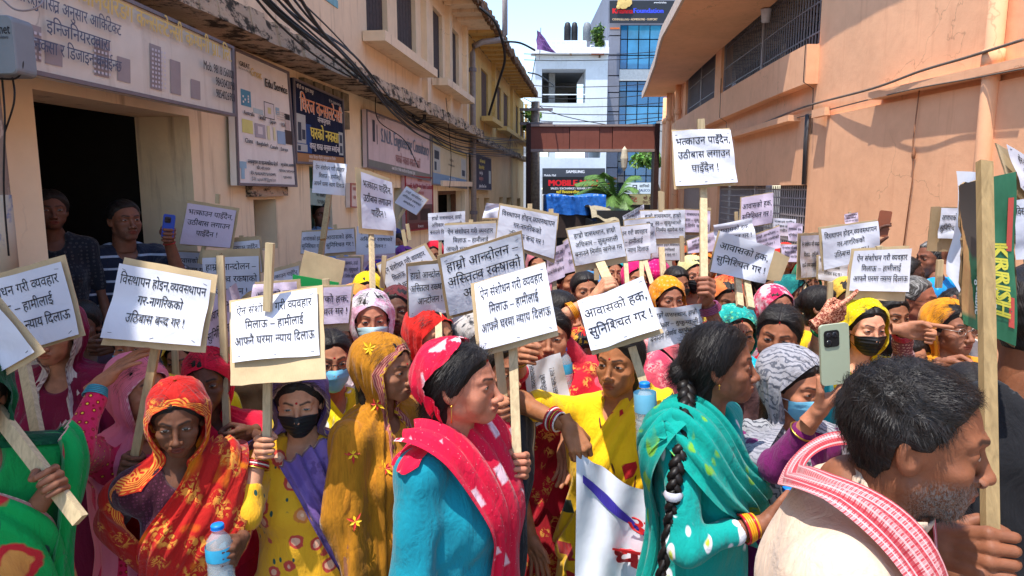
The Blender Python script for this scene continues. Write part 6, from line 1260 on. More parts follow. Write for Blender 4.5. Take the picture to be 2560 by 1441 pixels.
def place_hand(spec, k, s):
    """spec: hand kind, grip point (px,py,Y), up axis (world), fwd direction (world)"""
    kd = spec['hand']; Gp = at(*spec['p']) if len(spec['p']) == 3 and not spec.get('world') else np.array(spec['p'], float)
    Z_ = nrm(spec.get('up', (0, 0, 1))); Y_ = np.asarray(spec['fwd'], float)
    if kd in ('fist',): Y_ = nrm(Y_ - Z_ * np.dot(Y_, Z_))
    else: Y_ = nrm(Y_); Z_ = nrm(Z_ - Y_ * np.dot(Y_, Z_))
    X_ = np.cross(Y_, Z_)               # palm direction of a left hand
    if k > 0: X_ = -X_                  # right hand: mirrored
    HBm = np.stack([X_, Y_, Z_], 1); g = {'fist': (.027, .081, 0), 'flat': (.01, .09, 0), 'point': (.0, .09, 0), 'hold': (.036, .095, 0)}[kd]
    W = Gp - HBm @ (np.array(g) * s); return HBm, W, kd
_MK = {}
def mask_grid(kd):
    if kd in _MK: return _MK[kd]
    n_, r_ = 21, 12; V = np.zeros((r_, n_, 3)); f = lambda p: head_sdf(p, **HT[kd]); rr = np.linspace(.03, .14, 90)
    for j in range(r_):
        v = j / (r_ - 1); a = np.linspace(-1, 1, n_); th = a * 1.15; z = (-.020 - .014 * a * a) * (1 - v) + (-.121 + .040 * np.abs(a) ** 2) * v
        D_ = np.stack([np.sin(th), np.cos(th), 0 * th], 1); O = np.stack([0 * a, 0 * a, z], 1); d = f((O[:, None] + D_[:, None] * rr[None, :, None]).reshape(-1, 3).astype(np.float32)).reshape(n_, -1)
        k = np.where((d < 0).any(1), d.shape[1] - 1 - np.argmax((d < 0)[:, ::-1], 1), 0); V[j, :, 0] = np.maximum(rr[k], .05); V[j, :, 1] = th; V[j, :, 2] = z
    R2 = V[:, :, 0].copy(); 
    for _ in range(5):          # tent the cloth over the hollows beside nose and mouth
        q = R2.copy(); q[1:-1] = np.maximum(q[1:-1], .5 * (R2[:-2] + R2[2:])); q[:, 1:-1] = np.maximum(q[:, 1:-1], .5 * (q[:, :-2] + q[:, 2:])); R2 = .5 * q + .5 * np.maximum(q, R2)
    R2[1:-1] = .3 * R2[:-2] + .4 * R2[1:-1] + .3 * R2[2:]; R2 = np.maximum(R2, V[:, :, 0]) + .004 + .0013 * np.sin(np.arange(r_) * 2.1)[:, None] * (np.abs(np.linspace(-1, 1, n_)) < .8)
    P_ = np.stack([np.sin(V[:, :, 1]) * R2, np.cos(V[:, :, 1]) * R2, V[:, :, 2]], 2).reshape(-1, 3)
    _MK[kd] = (P_, np.array([[j * n_ + i, j * n_ + i + 1, (j + 1) * n_ + i + 1, (j + 1) * n_ + i] for j in range(r_ - 1) for i in range(n_ - 1)]), P_.reshape(r_, n_, 3)[[0, -1]][:, [0, -1]]); return _MK[kd]
def face_mask(o, mat_):
    V, F_, cr = mask_grid(o.kind); mesh_obj('face_mask', o.h2w(V), F_, mat_, o.o, smooth=True); lm = M_mblk if mat_ == M_mblk else simple('mask_loop', srgb(205, 205, 208), .7)
    for i, sx in ((0, -1), (1, 1)):
        for j in (0, 1):
            c = cr[j][i]; m = MB(); m.tube(o.h2w([c * [.98, 1, 1], [sx * .0765, .012, c[2] * .6 - .01], [sx * .0785, -.02, -.004 if j == 0 else -.04]]), .0013 * o.s, 4); m.build('ear_loop', lm, o.o)
n = NT('black_mask'); n.bump(n.wave(n.co(), 22, 2, 'Z'), .3, .006); M_mblk = n.fin(simple and (.012, .012, .013), .55, .3)
n = NT('blue_mask'); v = n.co(); n.bump(n.noise(n.mapp(v, (8, 8, 60)), 1, 3), .4, .006); M_mblu = n.fin(n.mix(n.noise(v, 20, 2), srgb(96, 176, 214), srgb(134, 202, 230)), .7, .2)
n = NT('pale_mask'); v = n.co(); n.bump(n.noise(n.mapp(v, (8, 8, 60)), 1, 3), .4, .006); M_mpal = n.fin(n.mix(n.noise(v, 20, 2), srgb(160, 200, 206), srgb(196, 220, 224)), .7, .2)
def veil(o, mat_, name='headscarf', hem=(.45, .45, .6), arch=(.50, 64), op_low=64, off=.010, fold=.008, nfold=15, seed=0, n=None, open_z=None, close=None, lift=0.0):
    """cloth over the head: hem = drop below the chin level (m) at front-right, front-left, back; arch = (polar fraction where the face opening starts, half-opening in degrees at eye level)"""
    o.long = hem[2] > .7; s = o.s; hC, HB = o.hC, o.HB; N = n or {-1: 110, 0: 110, 1: 72, 2: 48}[o.lod]; M1 = {0: 26, 1: 18, 2: 12}[max(0, o.lod)]; M2 = {0: 46, 1: 28, 2: 14}[max(0, o.lod)]; rr = np.linspace(.015, .52, 64) * s
    rg = np.random.default_rng(seed + 17); ph = rg.uniform(0, 6.28, 8)
    Rh = np.array([o.B[:, 0], o.B[:, 1]]); rt, fw = HB[:, 0] * [1, 1, 0], HB[:, 1] * [1, 1, 0]; rt, fw = nrm(rt), nrm(fw); up = np.array([0, 0, 1.]); hu = HB[:, 2]
    U = np.linspace(0, 1, N); rows = []; cen = hC + HB @ np.array([0, -.012, .0]) * s; a0 = arch[0]
    Rprev = None; out = []; Ts = np.concatenate([np.linspace(.03, 1, M1), 1 + np.linspace(0, 1, M2 + 1)[1:]])
    for t in Ts:
        if t <= a0: tho = 0.0
        elif t <= 1: tho = math.radians(arch[1]) * math.sqrt((t - a0) / (1 - a0))
        else:
            q = t - 1; tho = math.radians(arch[1] + (op_low - arch[1]) * min(1, q * 3.2))
            if close is not None and q > close[0]: tho = tho + (math.radians(close[1]) - tho) * min(1, (q - close[0]) / .25)
        th = tho + (2 * math.pi - 2 * tho) * U
        if t <= 1:
            pa = t * math.pi / 2; D_ = (np.outer(np.sin(th), rt) + np.outer(np.cos(th), fw)) * math.sin(pa) + hu * math.cos(pa); O = np.repeat(cen[None], N, 0)
            D_ /= np.linalg.norm(D_, axis=1)[:, None]
        else:
            c = np.cos(th); hm = np.where(c > 0, (hem[0] * np.maximum(np.sin(th), 0) + hem[1] * np.maximum(-np.sin(th), 0)) / (np.abs(np.sin(th)) + 1e-6) , 0)
            wf = np.clip(c * 1.6 + .35, 0, 1); hm = hem[2] * (1 - wf) + wf * np.where(np.sin(th) > 0, hem[0], hem[1])
            D_ = np.outer(np.sin(th), rt) + np.outer(np.cos(th), fw); O = cen + up * (-(t - 1) * (hm + .11)[:, None] * s)
            O[:, :2] += (o.nb - cen)[:2] * np.clip((t - 1) * 2.5, 0, 1) * .75
        P_ = O[:, None] + D_[:, None] * rr[None, :, None]; d = o.hood(P_.reshape(-1, 3).astype(np.float32)).reshape(N, -1); ins = d < off * s
        k = np.where(ins.any(1), ins.shape[1] - 1 - np.argmax(ins[:, ::-1], 1), 0); k1 = np.minimum(k + 1, len(rr) - 1); i_ = np.arange(N)
        d0, d1 = d[i_, k] - off * s, d[i_, k1] - off * s; r = rr[k] + (rr[k1] - rr[k]) * np.clip(-d0 / (d1 - d0 + 1e-9), 0, 1)
        r = np.minimum(r, .42 * s)
        if Rprev is not None and t > 1: r = np.maximum(r, Rprev - .012 * s)
        for _ in range(3): r = np.convolve(np.concatenate([[r[0]] * 2, r, [r[-1]] * 2]), [.1, .2, .4, .2, .1], 'valid')
        Rprev = r.copy(); q = max(0, t - .75); am = fold * s * min(1, q * 1.1) + .0012 * s
        fo = am * (np.sin(nfold * th + ph[0] + 1.4 * np.sin(1.7 * t + ph[1])) + .6 * np.sin(nfold * 1.7 * th + ph[2] - t) + .4 * np.sin(nfold * 2.9 * th + ph[3] + 2 * t)) + .003 * s * np.sin(11 * t + 3 * th + ph[4]) * (t > .3) + lift * s * (t > .3) * np.exp(-((U - .5) * 2) ** 2)
        out.append(O + D_ * (r + fo + .004 * s)[:, None])
    P_ = np.stack(out); M_ = len(out); hl = np.cumsum(np.concatenate([np.zeros((1, N)), np.linalg.norm(np.diff(P_, axis=0), axis=2)]), 0); vfrom = hl[-1:] - hl
    wl = np.cumsum(np.concatenate([np.zeros((M_, 1)), np.linalg.norm(np.diff(P_, axis=1), axis=2)], 1), 1); ufrom = np.minimum(wl, wl[:, -1:] - wl); ufrom[Ts <= a0] = 9
    kk = int((Ts <= a0).sum())
    for i in range(max(0, kk - 4), kk): ufrom[i] = np.minimum(np.hypot(hl[kk] - hl[i], np.minimum(wl[i], wl[i, -1] - wl[i])) + .002, 9)
    I = np.arange(M_ * N).reshape(M_, N); F_ = np.stack([I[:-1, :-1], I[:-1, 1:], I[1:, 1:], I[1:, :-1]], -1).reshape(-1, 4)[:, ::-1]
    return mesh_obj(name, P_.reshape(-1, 3), F_, mat_, o.o, smooth=True, uv=np.stack([ufrom.ravel(), vfrom.ravel()], 1))
def band(o, pts, width, mat_, name='dupatta', off=.026, pleats=5, amp=.006, nu=None, field=None, w_end=None, seed=1):
    """strip of cloth laid over the body along pts (body coords x right, y forward, z up from the neck base)"""
    f = field or o.full; P0 = spline([o.b(*p) for p in pts], 12); nu = len(P0); nv = {-1: 26, 0: 26, 1: 16, 2: 10}[o.lod]; W = np.linspace(width, w_end or width, nu) * o.s; V = []; UV = []
    ax = o.b(0, -.01, -.2); rg = np.random.default_rng(seed); ph = rg.uniform(0, 6, 4)
    for i in range(nu):
        tn = nrm(P0[min(i + 1, nu - 1)] - P0[max(i - 1, 0)]); outw = P0[i] - ax; outw[2] *= .4; outw = nrm(outw - tn * np.dot(outw, tn)); sd = np.cross(tn, outw)
        for j in range(nv):
            v = j / (nv - 1) - .5; V.append(P0[i] + sd * v * W[i]); UV.append((i * .03, (v + .5) * W[i]))
    V = np.array(V); q = ((V - o.nb) @ o.B) / o.s; q[:, 0] *= 0; q[:, 1] = -.01; q[:, 2] = np.minimum(q[:, 2] - .0, -.2); C_ = o.nb + (q * o.s) @ o.B.T; Dr = V - C_; r0 = np.linalg.norm(Dr, axis=1); Dr /= r0[:, None]
    rr = np.linspace(.0, 1, 44)[None] * (r0 + .10 * o.s)[:, None]; d = f((C_[:, None] + Dr[:, None] * rr[:, :, None]).reshape(-1, 3).astype(np.float32)).reshape(rr.shape) - off * o.s; ins = d < 0
    k = np.where(ins.any(1), ins.shape[1] - 1 - np.argmax(ins[:, ::-1], 1), 20); k1 = np.minimum(k + 1, 43); i_ = np.arange(len(V)); d0, d1 = d[i_, k], d[i_, k1]; r = (rr[i_, k] + (rr[i_, k1] - rr[i_, k]) * np.clip(-d0 / (d1 - d0 + 1e-9), 0, 1)).reshape(nu, nv)
    r1 = r.copy()
    for _ in range(6):
        r[1:-1] = .25 * r[:-2] + .5 * r[1:-1] + .25 * r[2:]; r[:, 1:-1] = .25 * r[:, :-2] + .5 * r[:, 1:-1] + .25 * r[:, 2:]; r = np.maximum(r, r1 - .004)
    G = C_ + Dr * r.reshape(-1, 1); gn = Dr
    jj = np.arange(nv) / (nv - 1); ii = np.arange(nu)[:, None]
    fo = amp * o.s * (np.sin(2 * math.pi * pleats * jj[None] + ph[0] + .05 * ii) + .5 * np.sin(2 * math.pi * pleats * 1.8 * jj[None] + ph[1] - .08 * ii)); V = G + gn * fo.reshape(-1, 1)
    I = np.arange(nu * nv).reshape(nu, nv); F_ = np.stack([I[:-1, :-1], I[:-1, 1:], I[1:, 1:], I[1:, :-1]], -1).reshape(-1, 4)
    return mesh_obj(name, V, F_, mat_, o.o, smooth=True, uv=np.array(UV))
def bangles(o, sd, mats_, back=.05, n_=4, r=.031, name='bangle', th=.0026):
    S, E_, W, _ = o.arms[sd]; d = nrm(E_ - W); s = o.s
    for i in range(n_):
        m = MB(); c = W + d * (back + i * .0068) * s; x = nrm(np.cross(d, (.3, .2, .9))); y = np.cross(d, x); rr = (r + .0016 * i) * s
        m.tube([c + (math.cos(t) * x + math.sin(t) * y) * rr for t in np.linspace(0, 2 * math.pi, 22)], th * s, 5, cap=False); m.build(name, mats_[i % len(mats_)], o.o, True)
def earring(o, sx, mat_, drop=.03):
    m = MB(); c = o.h2w([[sx * .078, -.006, -.046]])[0]; m.lathe([(0, .003), (.005, 0), (0, -.004)], c, 8); m.tube([c, c - [0, 0, drop * .7], c - [0, 0, drop]], [.0012, .0012, .003], 6); m.build('earring', mat_, o.o, True)
M_gold = simple('gold', srgb(206, 160, 70), .3, .5, 1.0, .05); M_redb, M_grnb, M_whb = simple('red_bangle', srgb(170, 24, 40), .25, .5), simple('green_bangle', srgb(30, 110, 60), .25, .5), simple('white_bangle', srgb(220, 205, 195), .3, .5); M_purb = simple('purple_bangle', srgb(120, 50, 80), .35, .5); M_cyb = simple('cyan_bangle', srgb(60, 150, 170), .3, .5); M_orb = simple('orange_bangle', srgb(226, 150, 30), .35, .5)
# ================================================================== THE CROWD
def sdir(key): a, b = PL[key + '_s']; return nrm(a - b)
def grip(key, px, py):          # the point of a placard's stick seen at this pixel row
    a, b = PL[key + '_s']; best = min(np.linspace(-.3, 1.3, 200), key=lambda t: abs(projy(a + (b - a) * t) - py)); return a + (b - a) * best
def projy(P_):
    c, s = math.cos(PITCH), math.sin(PITCH); d = np.asarray(P_) - [0, 0, CAMZ]; z = d[1] * c - d[2] * s; return CY - F * (d[1] * s + d[2] * c) / z
def fist(key, px, py, fwd, **k): return dict(hand='fist', p=grip(key, px, py), world=1, up=sdir(key), fwd=fwd, **k)
SK1, SK2, SK3, SK4 = (126, 82, 60), (162, 108, 80), (184, 130, 100), (92, 60, 46)
def glasses(o, mt=None):
    m = MB()
    for sx in (-1, 1):
        m.tube(o.h2w([[sx * .033 + .021 * math.cos(t), .0905 - .004 * abs(math.cos(t)), -.006 + .016 * math.sin(t)] for t in np.linspace(0, 6.283, 18)]), .0011, 4, cap=False); m.tube(o.h2w([[sx * .054, .088, -.002], [sx * .072, .05, 0], [sx * .077, -.01, .003]]), .0012, 4)
    m.tube(o.h2w([[-.012, .0915, -.003], [0, .094, 0], [.012, .0915, -.003]]), .0012, 4); m.build('glasses', mt or M_lash, o.o, True)
P_ = person
# ---- front row, left to right
o = P_('woman at the left edge in a bright green sari, gripping two crossed sticks', (-72, 1005, 1.72), 30, 35, lod=0, skin_c=SK1, hair='bun', girth=1.1, top=('blouse', fabric('plain', (10, 130, 60))), sleeve=.45, lower=('sari_skirt', fabric('plain', (14, 150, 76))),
       L=dict(hand='fist', p=(122, 1212, 1.66), up=nrm([-.5, .1, .8]), fwd=(.75, -.5, .1), wpole=(-1, .2, -1)))
veil(o, fabric('paisley', (4, 66, 40), (20, 96, 56), (4, 80, 50), .8, trans=.15), hem=(.05, .05, .1), arch=(.55, 62), op_low=50, seed=1)
G_ = fabric('floral', (8, 158, 78), (196, 40, 50), (226, 190, 90), .55, border=((214, 196, 170), (190, 60, 90), (226, 214, 180)), bw=.02, trans=.15)
band(o, [(.18, -.02, -.03), (.10, .10, -.14), (-.04, .15, -.32), (-.14, .12, -.60)], .42, G_, 'sari_pallu', pleats=6, amp=.010, off=.03); band(o, [(-.16, -.06, -.02), (-.16, -.02, -.2), (-.17, .02, -.5)], .26, G_, 'sari_drape', pleats=5, amp=.012, seed=3, off=.028)
o = P_('woman in a lace edged maroon sari, only mouth and chin showing below a placard', (138, 845, 2.6), 5, 8, lod=0, skin_c=SK2, hair='long', top=('blouse', fabric('plain', (110, 16, 46))), lower=('sari_skirt', fabric('plain', (110, 16, 46))), girth=1.1)
MRN = fabric('plain', (128, 20, 56), border=((190, 168, 160), (206, 186, 176), (150, 120, 116)), bw=.06, trans=.1)
veil(o, MRN, 'sari_veil', hem=(.5, .5, .6), arch=(.5, 62), op_low=34, seed=2, fold=.013, close=(.35, 12))
o = P_('woman under a pink veil with a hand laid on her head and red patterned sleeve', (352, 985, 2.3), 58, 62, lod=0, skin_c=SK2, hair='bun', top=('kurta', fabric('dots', (206, 34, 84), (150, 10, 40), (236, 200, 60), 1.0)), sleeve=.88, lower=('skirt', fabric('plain', (226, 120, 140))), pitch=6,
       R=dict(hand='flat', p=(312, 918, 2.16), up=nrm([-.35, .9, .25]), fwd=nrm([.72, .3, .6]), wpole=(-.12, -.35, -1)))
o.va = 'L'; veil(o, fabric('plain', (240, 132, 156), border=((236, 150, 170), (226, 110, 140), (244, 190, 196)), bw=.03, trans=.2), 'veil', hem=(.62, .6, .75), arch=(.62, 52), op_low=40, seed=3, fold=.014, nfold=13)
bangles(o, 'R', [M_cyb], .02, 5, .030)
o = P_('frowning dark skinned woman in an orange red printed sari, holding a stick and a bottle', (446, 1062, 2.02), 42, 20, -8, lod=0, kind='e', skin_c=(98, 62, 44), hair='part', girth=.8, scale=.95, top=('blouse', fabric('dots', (60, 18, 34), (90, 40, 60), (40, 10, 24), 2)), sleeve=.4, lower=('sari_skirt', fabric('paisley', (190, 40, 20), (226, 150, 40), (226, 130, 10))),
       R=fist('displace', 316, 1165, (.35, -.35, .9), pole=(.25, -.2, -1)), L=dict(hand='fist', p=(556, 1392, 1.78), up=(.05, 0, 1), fwd=(.1, -.9, .2), pole=(-.05, -.8, -.9)))
ORG = fabric('paisley', (186, 30, 24), (226, 150, 60), (222, 120, 14), .9, border=((196, 40, 24), (232, 150, 60), (214, 60, 30)), bw=.05, trans=.15)
veil(o, ORG, 'sari_veil', hem=(.10, .38, .5), arch=(.60, 60), op_low=46, seed=4, fold=.009); band(o, [(-.16, -.04, -.0), (-.07, .10, -.10), (.05, .14, -.26), (.14, .08, -.46), (.16, .0, -.62)], .32, ORG, 'sari_pallu', pleats=7, amp=.010, off=.03, seed=5)
bangles(o, 'R', [M_gold, M_grnb, M_gold], .16, 5, .040, th=.0045)
o = P_('woman with a red headscarf and gold nose stud standing behind the orange sari woman', (520, 964, 2.55), 14, 14, 0, lod=0, kind='e', skin_c=(94, 60, 46), hair='part', top=('blouse', fabric('plain', (190, 20, 54))), sleeve=.42, lower=('sari_skirt', fabric('plain', (190, 20, 54))),
       L=dict(hand='fist', p=(571, 1098, 2.42), up=(-.03, 0, 1), fwd=(-.3, -.7, .6)))
RDV = fabric('plain', (222, 28, 62), trans=.25); veil(o, RDV, hem=(.12, .12, .4), arch=(.60, 62), op_low=46, seed=6); band(o, [(.15, -.04, 0), (.05, .10, -.12), (-.08, .13, -.3), (-.16, .05, -.55)], .34, RDV, 'sari_pallu', seed=7)
m = MB(); m.lathe([(0, .003), (.004, 0), (0, -.002)], o.h2w([[-.016, .101, -.044]])[0], 8); m.build('nose_stud', M_gold, o.o); m = MB(); m.tube(spline([o.b(*q) for q in ((.07, -.0, .01), (.05, .08, -.06), (0, .11, -.1), (-.05, .08, -.06), (-.07, 0, .01))], 8), .004, 5); m.build('necklace', M_gold, o.o, True)
YFL = fabric('floral', (226, 166, 34), (186, 66, 56), (238, 206, 170), 1.35)
o = P_('woman in yellow flowered kurta, purple shawl and black mask, raising a placard', (750, 1015, 2.3), 10, 10, -6, lod=0, skin_c=SK3, hair='part', bindi=1, girth=1.2, top=('kurta', YFL), sleeve=.66, lower=('trousers', fabric('plain', (90, 80, 110))), mask=M_mblk,
       R=fist('amend', 661, 1120, (.15, -.75, .6), pole=(.35, -.5, -1)))
PUR = fabric('blotch', (112, 84, 146), (126, 98, 158), (98, 74, 128), 1, border=((96, 70, 84), (120, 88, 100), (190, 160, 120)), bw=.03, trans=.1)
veil(o, PUR, 'shawl', hem=(-.06, .1, .3), arch=(.46, 68), op_low=74, seed=8, fold=.012); band(o, [(-.02, .07, -.03), (-.09, .13, -.16), (-.15, .10, -.32), (-.21, .02, -.52), (-.22, -.08, -.64)], .19, PUR, 'shawl_end', pleats=5, amp=.013, off=.034, seed=9)
bangles(o, 'R', [M_gold, M_redb, M_whb, M_redb], .055, 5, .034, th=.003)
MUS = fabric('crinkle', (204, 134, 30), border=((160, 56, 66), (206, 140, 120), (226, 176, 40)), bw=.05, trans=.22)
o = P_('woman seen from the side under a long mustard veil with a red embroidered border', (968, 935, 2.35), 62, 66, 0, lod=0, kind='e', skin_c=(140, 92, 66), hair='part', bindi=1, top=('blouse', fabric('plain', (190, 120, 26))), lower=('sari_skirt', fabric('plain', (150, 96, 30))))
VM = veil(o, MUS, 'veil', hem=(.74, .7, .86), arch=(.55, 58), op_low=30, seed=10, fold=.013, nfold=17, close=(.45, 14)); VE = o
VV = np.array([v.co[:] for v in VM.data.vertices]); c_, s_ = math.cos(PITCH), math.sin(PITCH); dd = VV - [0, 0, CAMZ]; zz = dd[:, 1] * c_ - dd[:, 2] * s_; XX, YY = CX + F * dd[:, 0] / zz, CY - F * (dd[:, 1] * s_ + dd[:, 2] * c_) / zz
M_eb = [simple('yellow_embroidery', srgb(236, 190, 40), .6), simple('red_embroidery', srgb(190, 50, 44), .6)]
for k, (x, y) in enumerate(((922, 872), (945, 1012), (880, 1142), (962, 1172), (890, 1310))):
    i = np.argmin(np.hypot(XX - x, YY - y) + 200 * (zz - zz.min())); p0 = VV[i]; n_ = nrm([0, 0, CAMZ] - p0); a_ = nrm(np.cross(n_, (0, 0, 1))); b_ = np.cross(a_, n_); m = MB()
    for q in range(7):
        t = q * .9 + k; d_ = (a_ * math.cos(t) + b_ * math.sin(t)) * (.022 + .01 * (q % 2)); e_ = (-a_ * math.sin(t) + b_ * math.cos(t)) * .005; c0 = p0 + n_ * .007; m.add([c0, c0 + d_ * .5 + e_ + n_ * .003, c0 + d_, c0 + d_ * .5 - e_ + n_ * .003], [[0, 1, 2, 3]], (q + k) % 2 if k else 0)
    m.build('embroidered_flower', M_eb, VM)
RTD = fabric('tiedye', (214, 18, 60), (240, 205, 214), (1, 1, 1), 1.0, trans=.12); TEAL = fabric('plain', (10, 128, 146))
o = P_('black haired woman in teal tunic and red tie dyed shawl, in profile with gold earring', (1158, 975, 1.82), 64, 74, 2, lod=-1, kind='g', skin_c=(168, 108, 84), hair='part', girth=1.28, top=('kurta', TEAL), sleeve=.97, lower=('trousers', TEAL), sind=1,
       R=None, L=fist('amend_mid', 1290, 1165, (.5, -.75, .2), pole=(-.4, -.3, -1)))
veil(o, RTD, 'shawl', hem=(-.02, .06, .08), arch=(.02, 132), op_low=95, seed=11, fold=.009); band(o, [(.03, -.07, .06), (.0, .07, -.02), (-.04, .19, -.24), (-.03, .18, -.50), (-.03, .16, -.75)], .32, RTD, 'shawl_end', pleats=6, amp=.012, off=.036, seed=12)
earring(o, 1, M_gold, .045)
o = P_('dark haired woman in a black and white shawl beside the red shawl woman', (1228, 940, 2.22), 55, 62, 0, lod=0, skin_c=SK2, hair='long', top=('kurta', fabric('lily', (26, 26, 44), (190, 176, 150), (130, 110, 90))), sleeve=.6, lower=('trousers', fabric('plain', (40, 40, 60))),
       R=dict(hand='fist', p=(1250, 1030, 1.97), up=nrm([-.1, 0, 1]), fwd=(.3, -.8, .4), pole=(.3, -.5, -1)))
band(o, [(-.05, -.14, -.1), (-.11, -.02, .02), (-.07, .12, -.14), (-.08, .13, -.4), (-.06, .12, -.75)], .20, fabric('plain', (44, 46, 54), border=((190, 184, 176), (60, 60, 64), (200, 196, 186)), bw=.03), 'shawl', seed=13)
o = P_('woman in a red sari, her eyes hidden by the big front centre placard', (1374, 850, 2.75), -8, -6, lod=0, kind='g', skin_c=SK2, hair='bun', girth=1.15, top=('blouse', fabric('plain', (190, 26, 46))), lower=('sari_skirt', fabric('paisley', (150, 18, 30), (206, 140, 60), (170, 40, 20))),
       R=dict(hand='fist', p=(1326, 888, 2.3), up=nrm([.2, .3, 1]), fwd=(.2, -.35, .9), pole=(.4, -.4, -1)), L=dict(hand='flat', p=(1405, 1165, 2.45), up=nrm([.5, -.3, .6]), fwd=(-.1, -.6, -.7)))
band(o, [(-.16, -.05, 0), (-.06, .1, -.1), (.08, .14, -.3), (.17, .06, -.55)], .38, fabric('paisley', (196, 24, 44), (214, 150, 70), (150, 14, 30)), 'sari_pallu', seed=14); bangles(o, 'R', [M_orb, M_grnb], .05, 3); bangles(o, 'L', [M_redb, M_whb, M_redb], .05, 4)
o = P_('woman hidden behind the bright tilted placard, her bare arm reaching up to the thick stick', (1545, 815, 2.75), -12, -15, lod=1, skin_c=SK3, hair='bun', girth=1.1, top=('blouse', fabric('plain', (206, 44, 66))), sleeve=.3, lower=('sari_skirt', fabric('plain', (196, 40, 60))),
       R=fist('dwell_mid', 1524, 718, (.55, -.5, .6), wpole=(-1, -.3, -.3)))
bangles(o, 'R', [M_orb], .1, 4, .036)
band(o, [(-.16, -.05, 0), (-.06, .1, -.1), (.08, .14, -.3), (.17, .06, -.55)], .38, fabric('paisley', (226, 84, 104), (240, 150, 150), (206, 60, 90)), 'sari_pallu', seed=15)
SQ = fabric('squares', (240, 186, 20), (186, 30, 34), (54, 62, 44), 1.35)
o = P_('woman in a yellow sari printed with red and green squares, glancing sideways', (1548, 918, 2.38), -8, -34, 0, lod=0, kind='e', skin_c=(150, 96, 62), hair='bun', bindi=1, sind=1, girth=1.25, top=('blouse', fabric('plain', (240, 188, 16))), sleeve=.36, lower=('sari_skirt', SQ),
       R=dict(hand='fist', p=(1447, 1128, 2.14), up=nrm([.9, .3, .3]), fwd=(.35, -.5, -.8), wpole=(-1, -.2, .35)), L=fist('housing_front', 1642, 1055, (-.5, -.6, .3), pole=(-.6, -.5, -.8)))
band(o, [(-.17, -.06, -.01), (-.09, .10, -.08), (.0, .17, -.26), (.09, .14, -.45), (.15, .05, -.65)], .42, SQ, 'sari_pallu', pleats=5, amp=.010, off=.03, seed=16); bangles(o, 'R', [M_whb, M_redb, M_gold, M_redb], .045, 6, .034, th=.0036)
m = MB(); m.tube(spline([o.b(*q) for q in ((.07, -.0, .01), (.06, .1, -.08), (-.02, .19, -.27), (-.06, .17, -.26), (-.07, .09, -.06), (-.07, 0, .01))], 10), .003, 5); m.build('necklace', simple('dark_beads', srgb(90, 30, 20), .5), o.o, True)
LIL = fabric('lily', (6, 150, 140), (216, 216, 220), (190, 206, 60), 1.0); TDP = fabric('lily', (4, 156, 142), (120, 180, 60), (4, 150, 130), .7, trans=.15)
o = P_('young woman in a teal flowered dress with a long black braid, looking to the right', (1800, 925, 1.92), 50, 76, 2, lod=-1, skin_c=(128, 80, 58), hair='braid', girth=1.08, top=('dress', LIL), sleeve=.8, lower=('skirt', LIL),
       R=dict(hand='flat', p=(1955, 1262, 1.8), up=nrm([.2, -.5, .7]), fwd=(.8, .5, .25), wpole=(-.35, -.5, -.9)), L=dict(hand='flat', p=(1990, 1250, 2.05), up=(0, 0, 1), fwd=(.7, -.5, .2)))
band(o, [(-.02, -.20, -.35), (.10, -.13, -.12), (.12, -.02, .005), (.07, .12, -.14), (-.06, .17, -.28), (-.14, .12, -.36)], .18, TDP, 'dupatta', pleats=5, amp=.014, off=.034, seed=17); band(o, [(.12, -.05, .0), (.15, -.12, -.2), (.12, -.15, -.5), (.10, -.15, -.8)], .17, TDP, 'dupatta_end', pleats=3, amp=.012, off=.03, seed=18)
bangles(o, 'R', [M_orb, M_redb, M_orb, M_orb], .03, 6, .033, th=.0034); earring(o, 1, M_gold, .012)
m = MB(); bz = [o.h2w([[.02, -.10, -.05]])[0], at(1716, 1050, 1.82), at(1690, 1180, 1.74), at(1676, 1300, 1.72), at(1646, 1480, 1.70)]; bp = spline(bz, 22)
[m.tube([p_ + nrm(np.cross(bp[min(i + 1, len(bp) - 1)] - bp[max(i - 1, 0)], (0, 1, 0))) * .015 * (1 - .5 * i / len(bp)) * math.sin(i * .42 + k * 2.094) - np.array([0, .009, 0]) * math.sin(2 * (i * .42 + k * 2.094)) for i, p_ in enumerate(bp)], [.0155 * (1 - .5 * i / len(bp)) for i in range(len(bp))], 8) for k in range(3)]; m.build('braid', M_hair, o.o, True)
q = bp[int(len(bp) * .62)]; m = MB(); m.lathe([(.021, -.012), (.027, 0), (.021, .012)], q, 10); m.build('hair_tie', simple('silver_tie', srgb(200, 200, 210), .4), o.o, True)
o = P_('woman hidden behind the braided woman, her purple bangled fist lifting the highest placard', (1800, 915, 2.5), 0, 0, lod=1, skin_c=(132, 84, 64), hair='bun', girth=1.1, top=('blouse', fabric('plain', (90, 60, 60))), sleeve=.4, lower=('sari_skirt', fabric('plain', (110, 50, 60))), L=fist('highest', 1766, 722, (.0, -.75, .55), wpole=(.2, -.4, -1)), R=None)
bangles(o, 'L', [M_purb], .03, 4, .034, th=.0055)
TD = fabric('dots', (24, 158, 150), (90, 206, 170), (150, 214, 110), 1.0)
o = P_('squinting woman with a teal dotted scarf over her head and vermilion in her parting', (1838, 845, 2.95), -5, 4, 2, lod=0, skin_c=(188, 126, 98), hair='part', bindi=1, sind=1, top=('blouse', fabric('plain', (4, 134, 140))), sleeve=.6, lower=('sari_skirt', TD))
veil(o, TD, hem=(.1, .12, .4), arch=(.5, 66), op_low=56, seed=19, fold=.008)
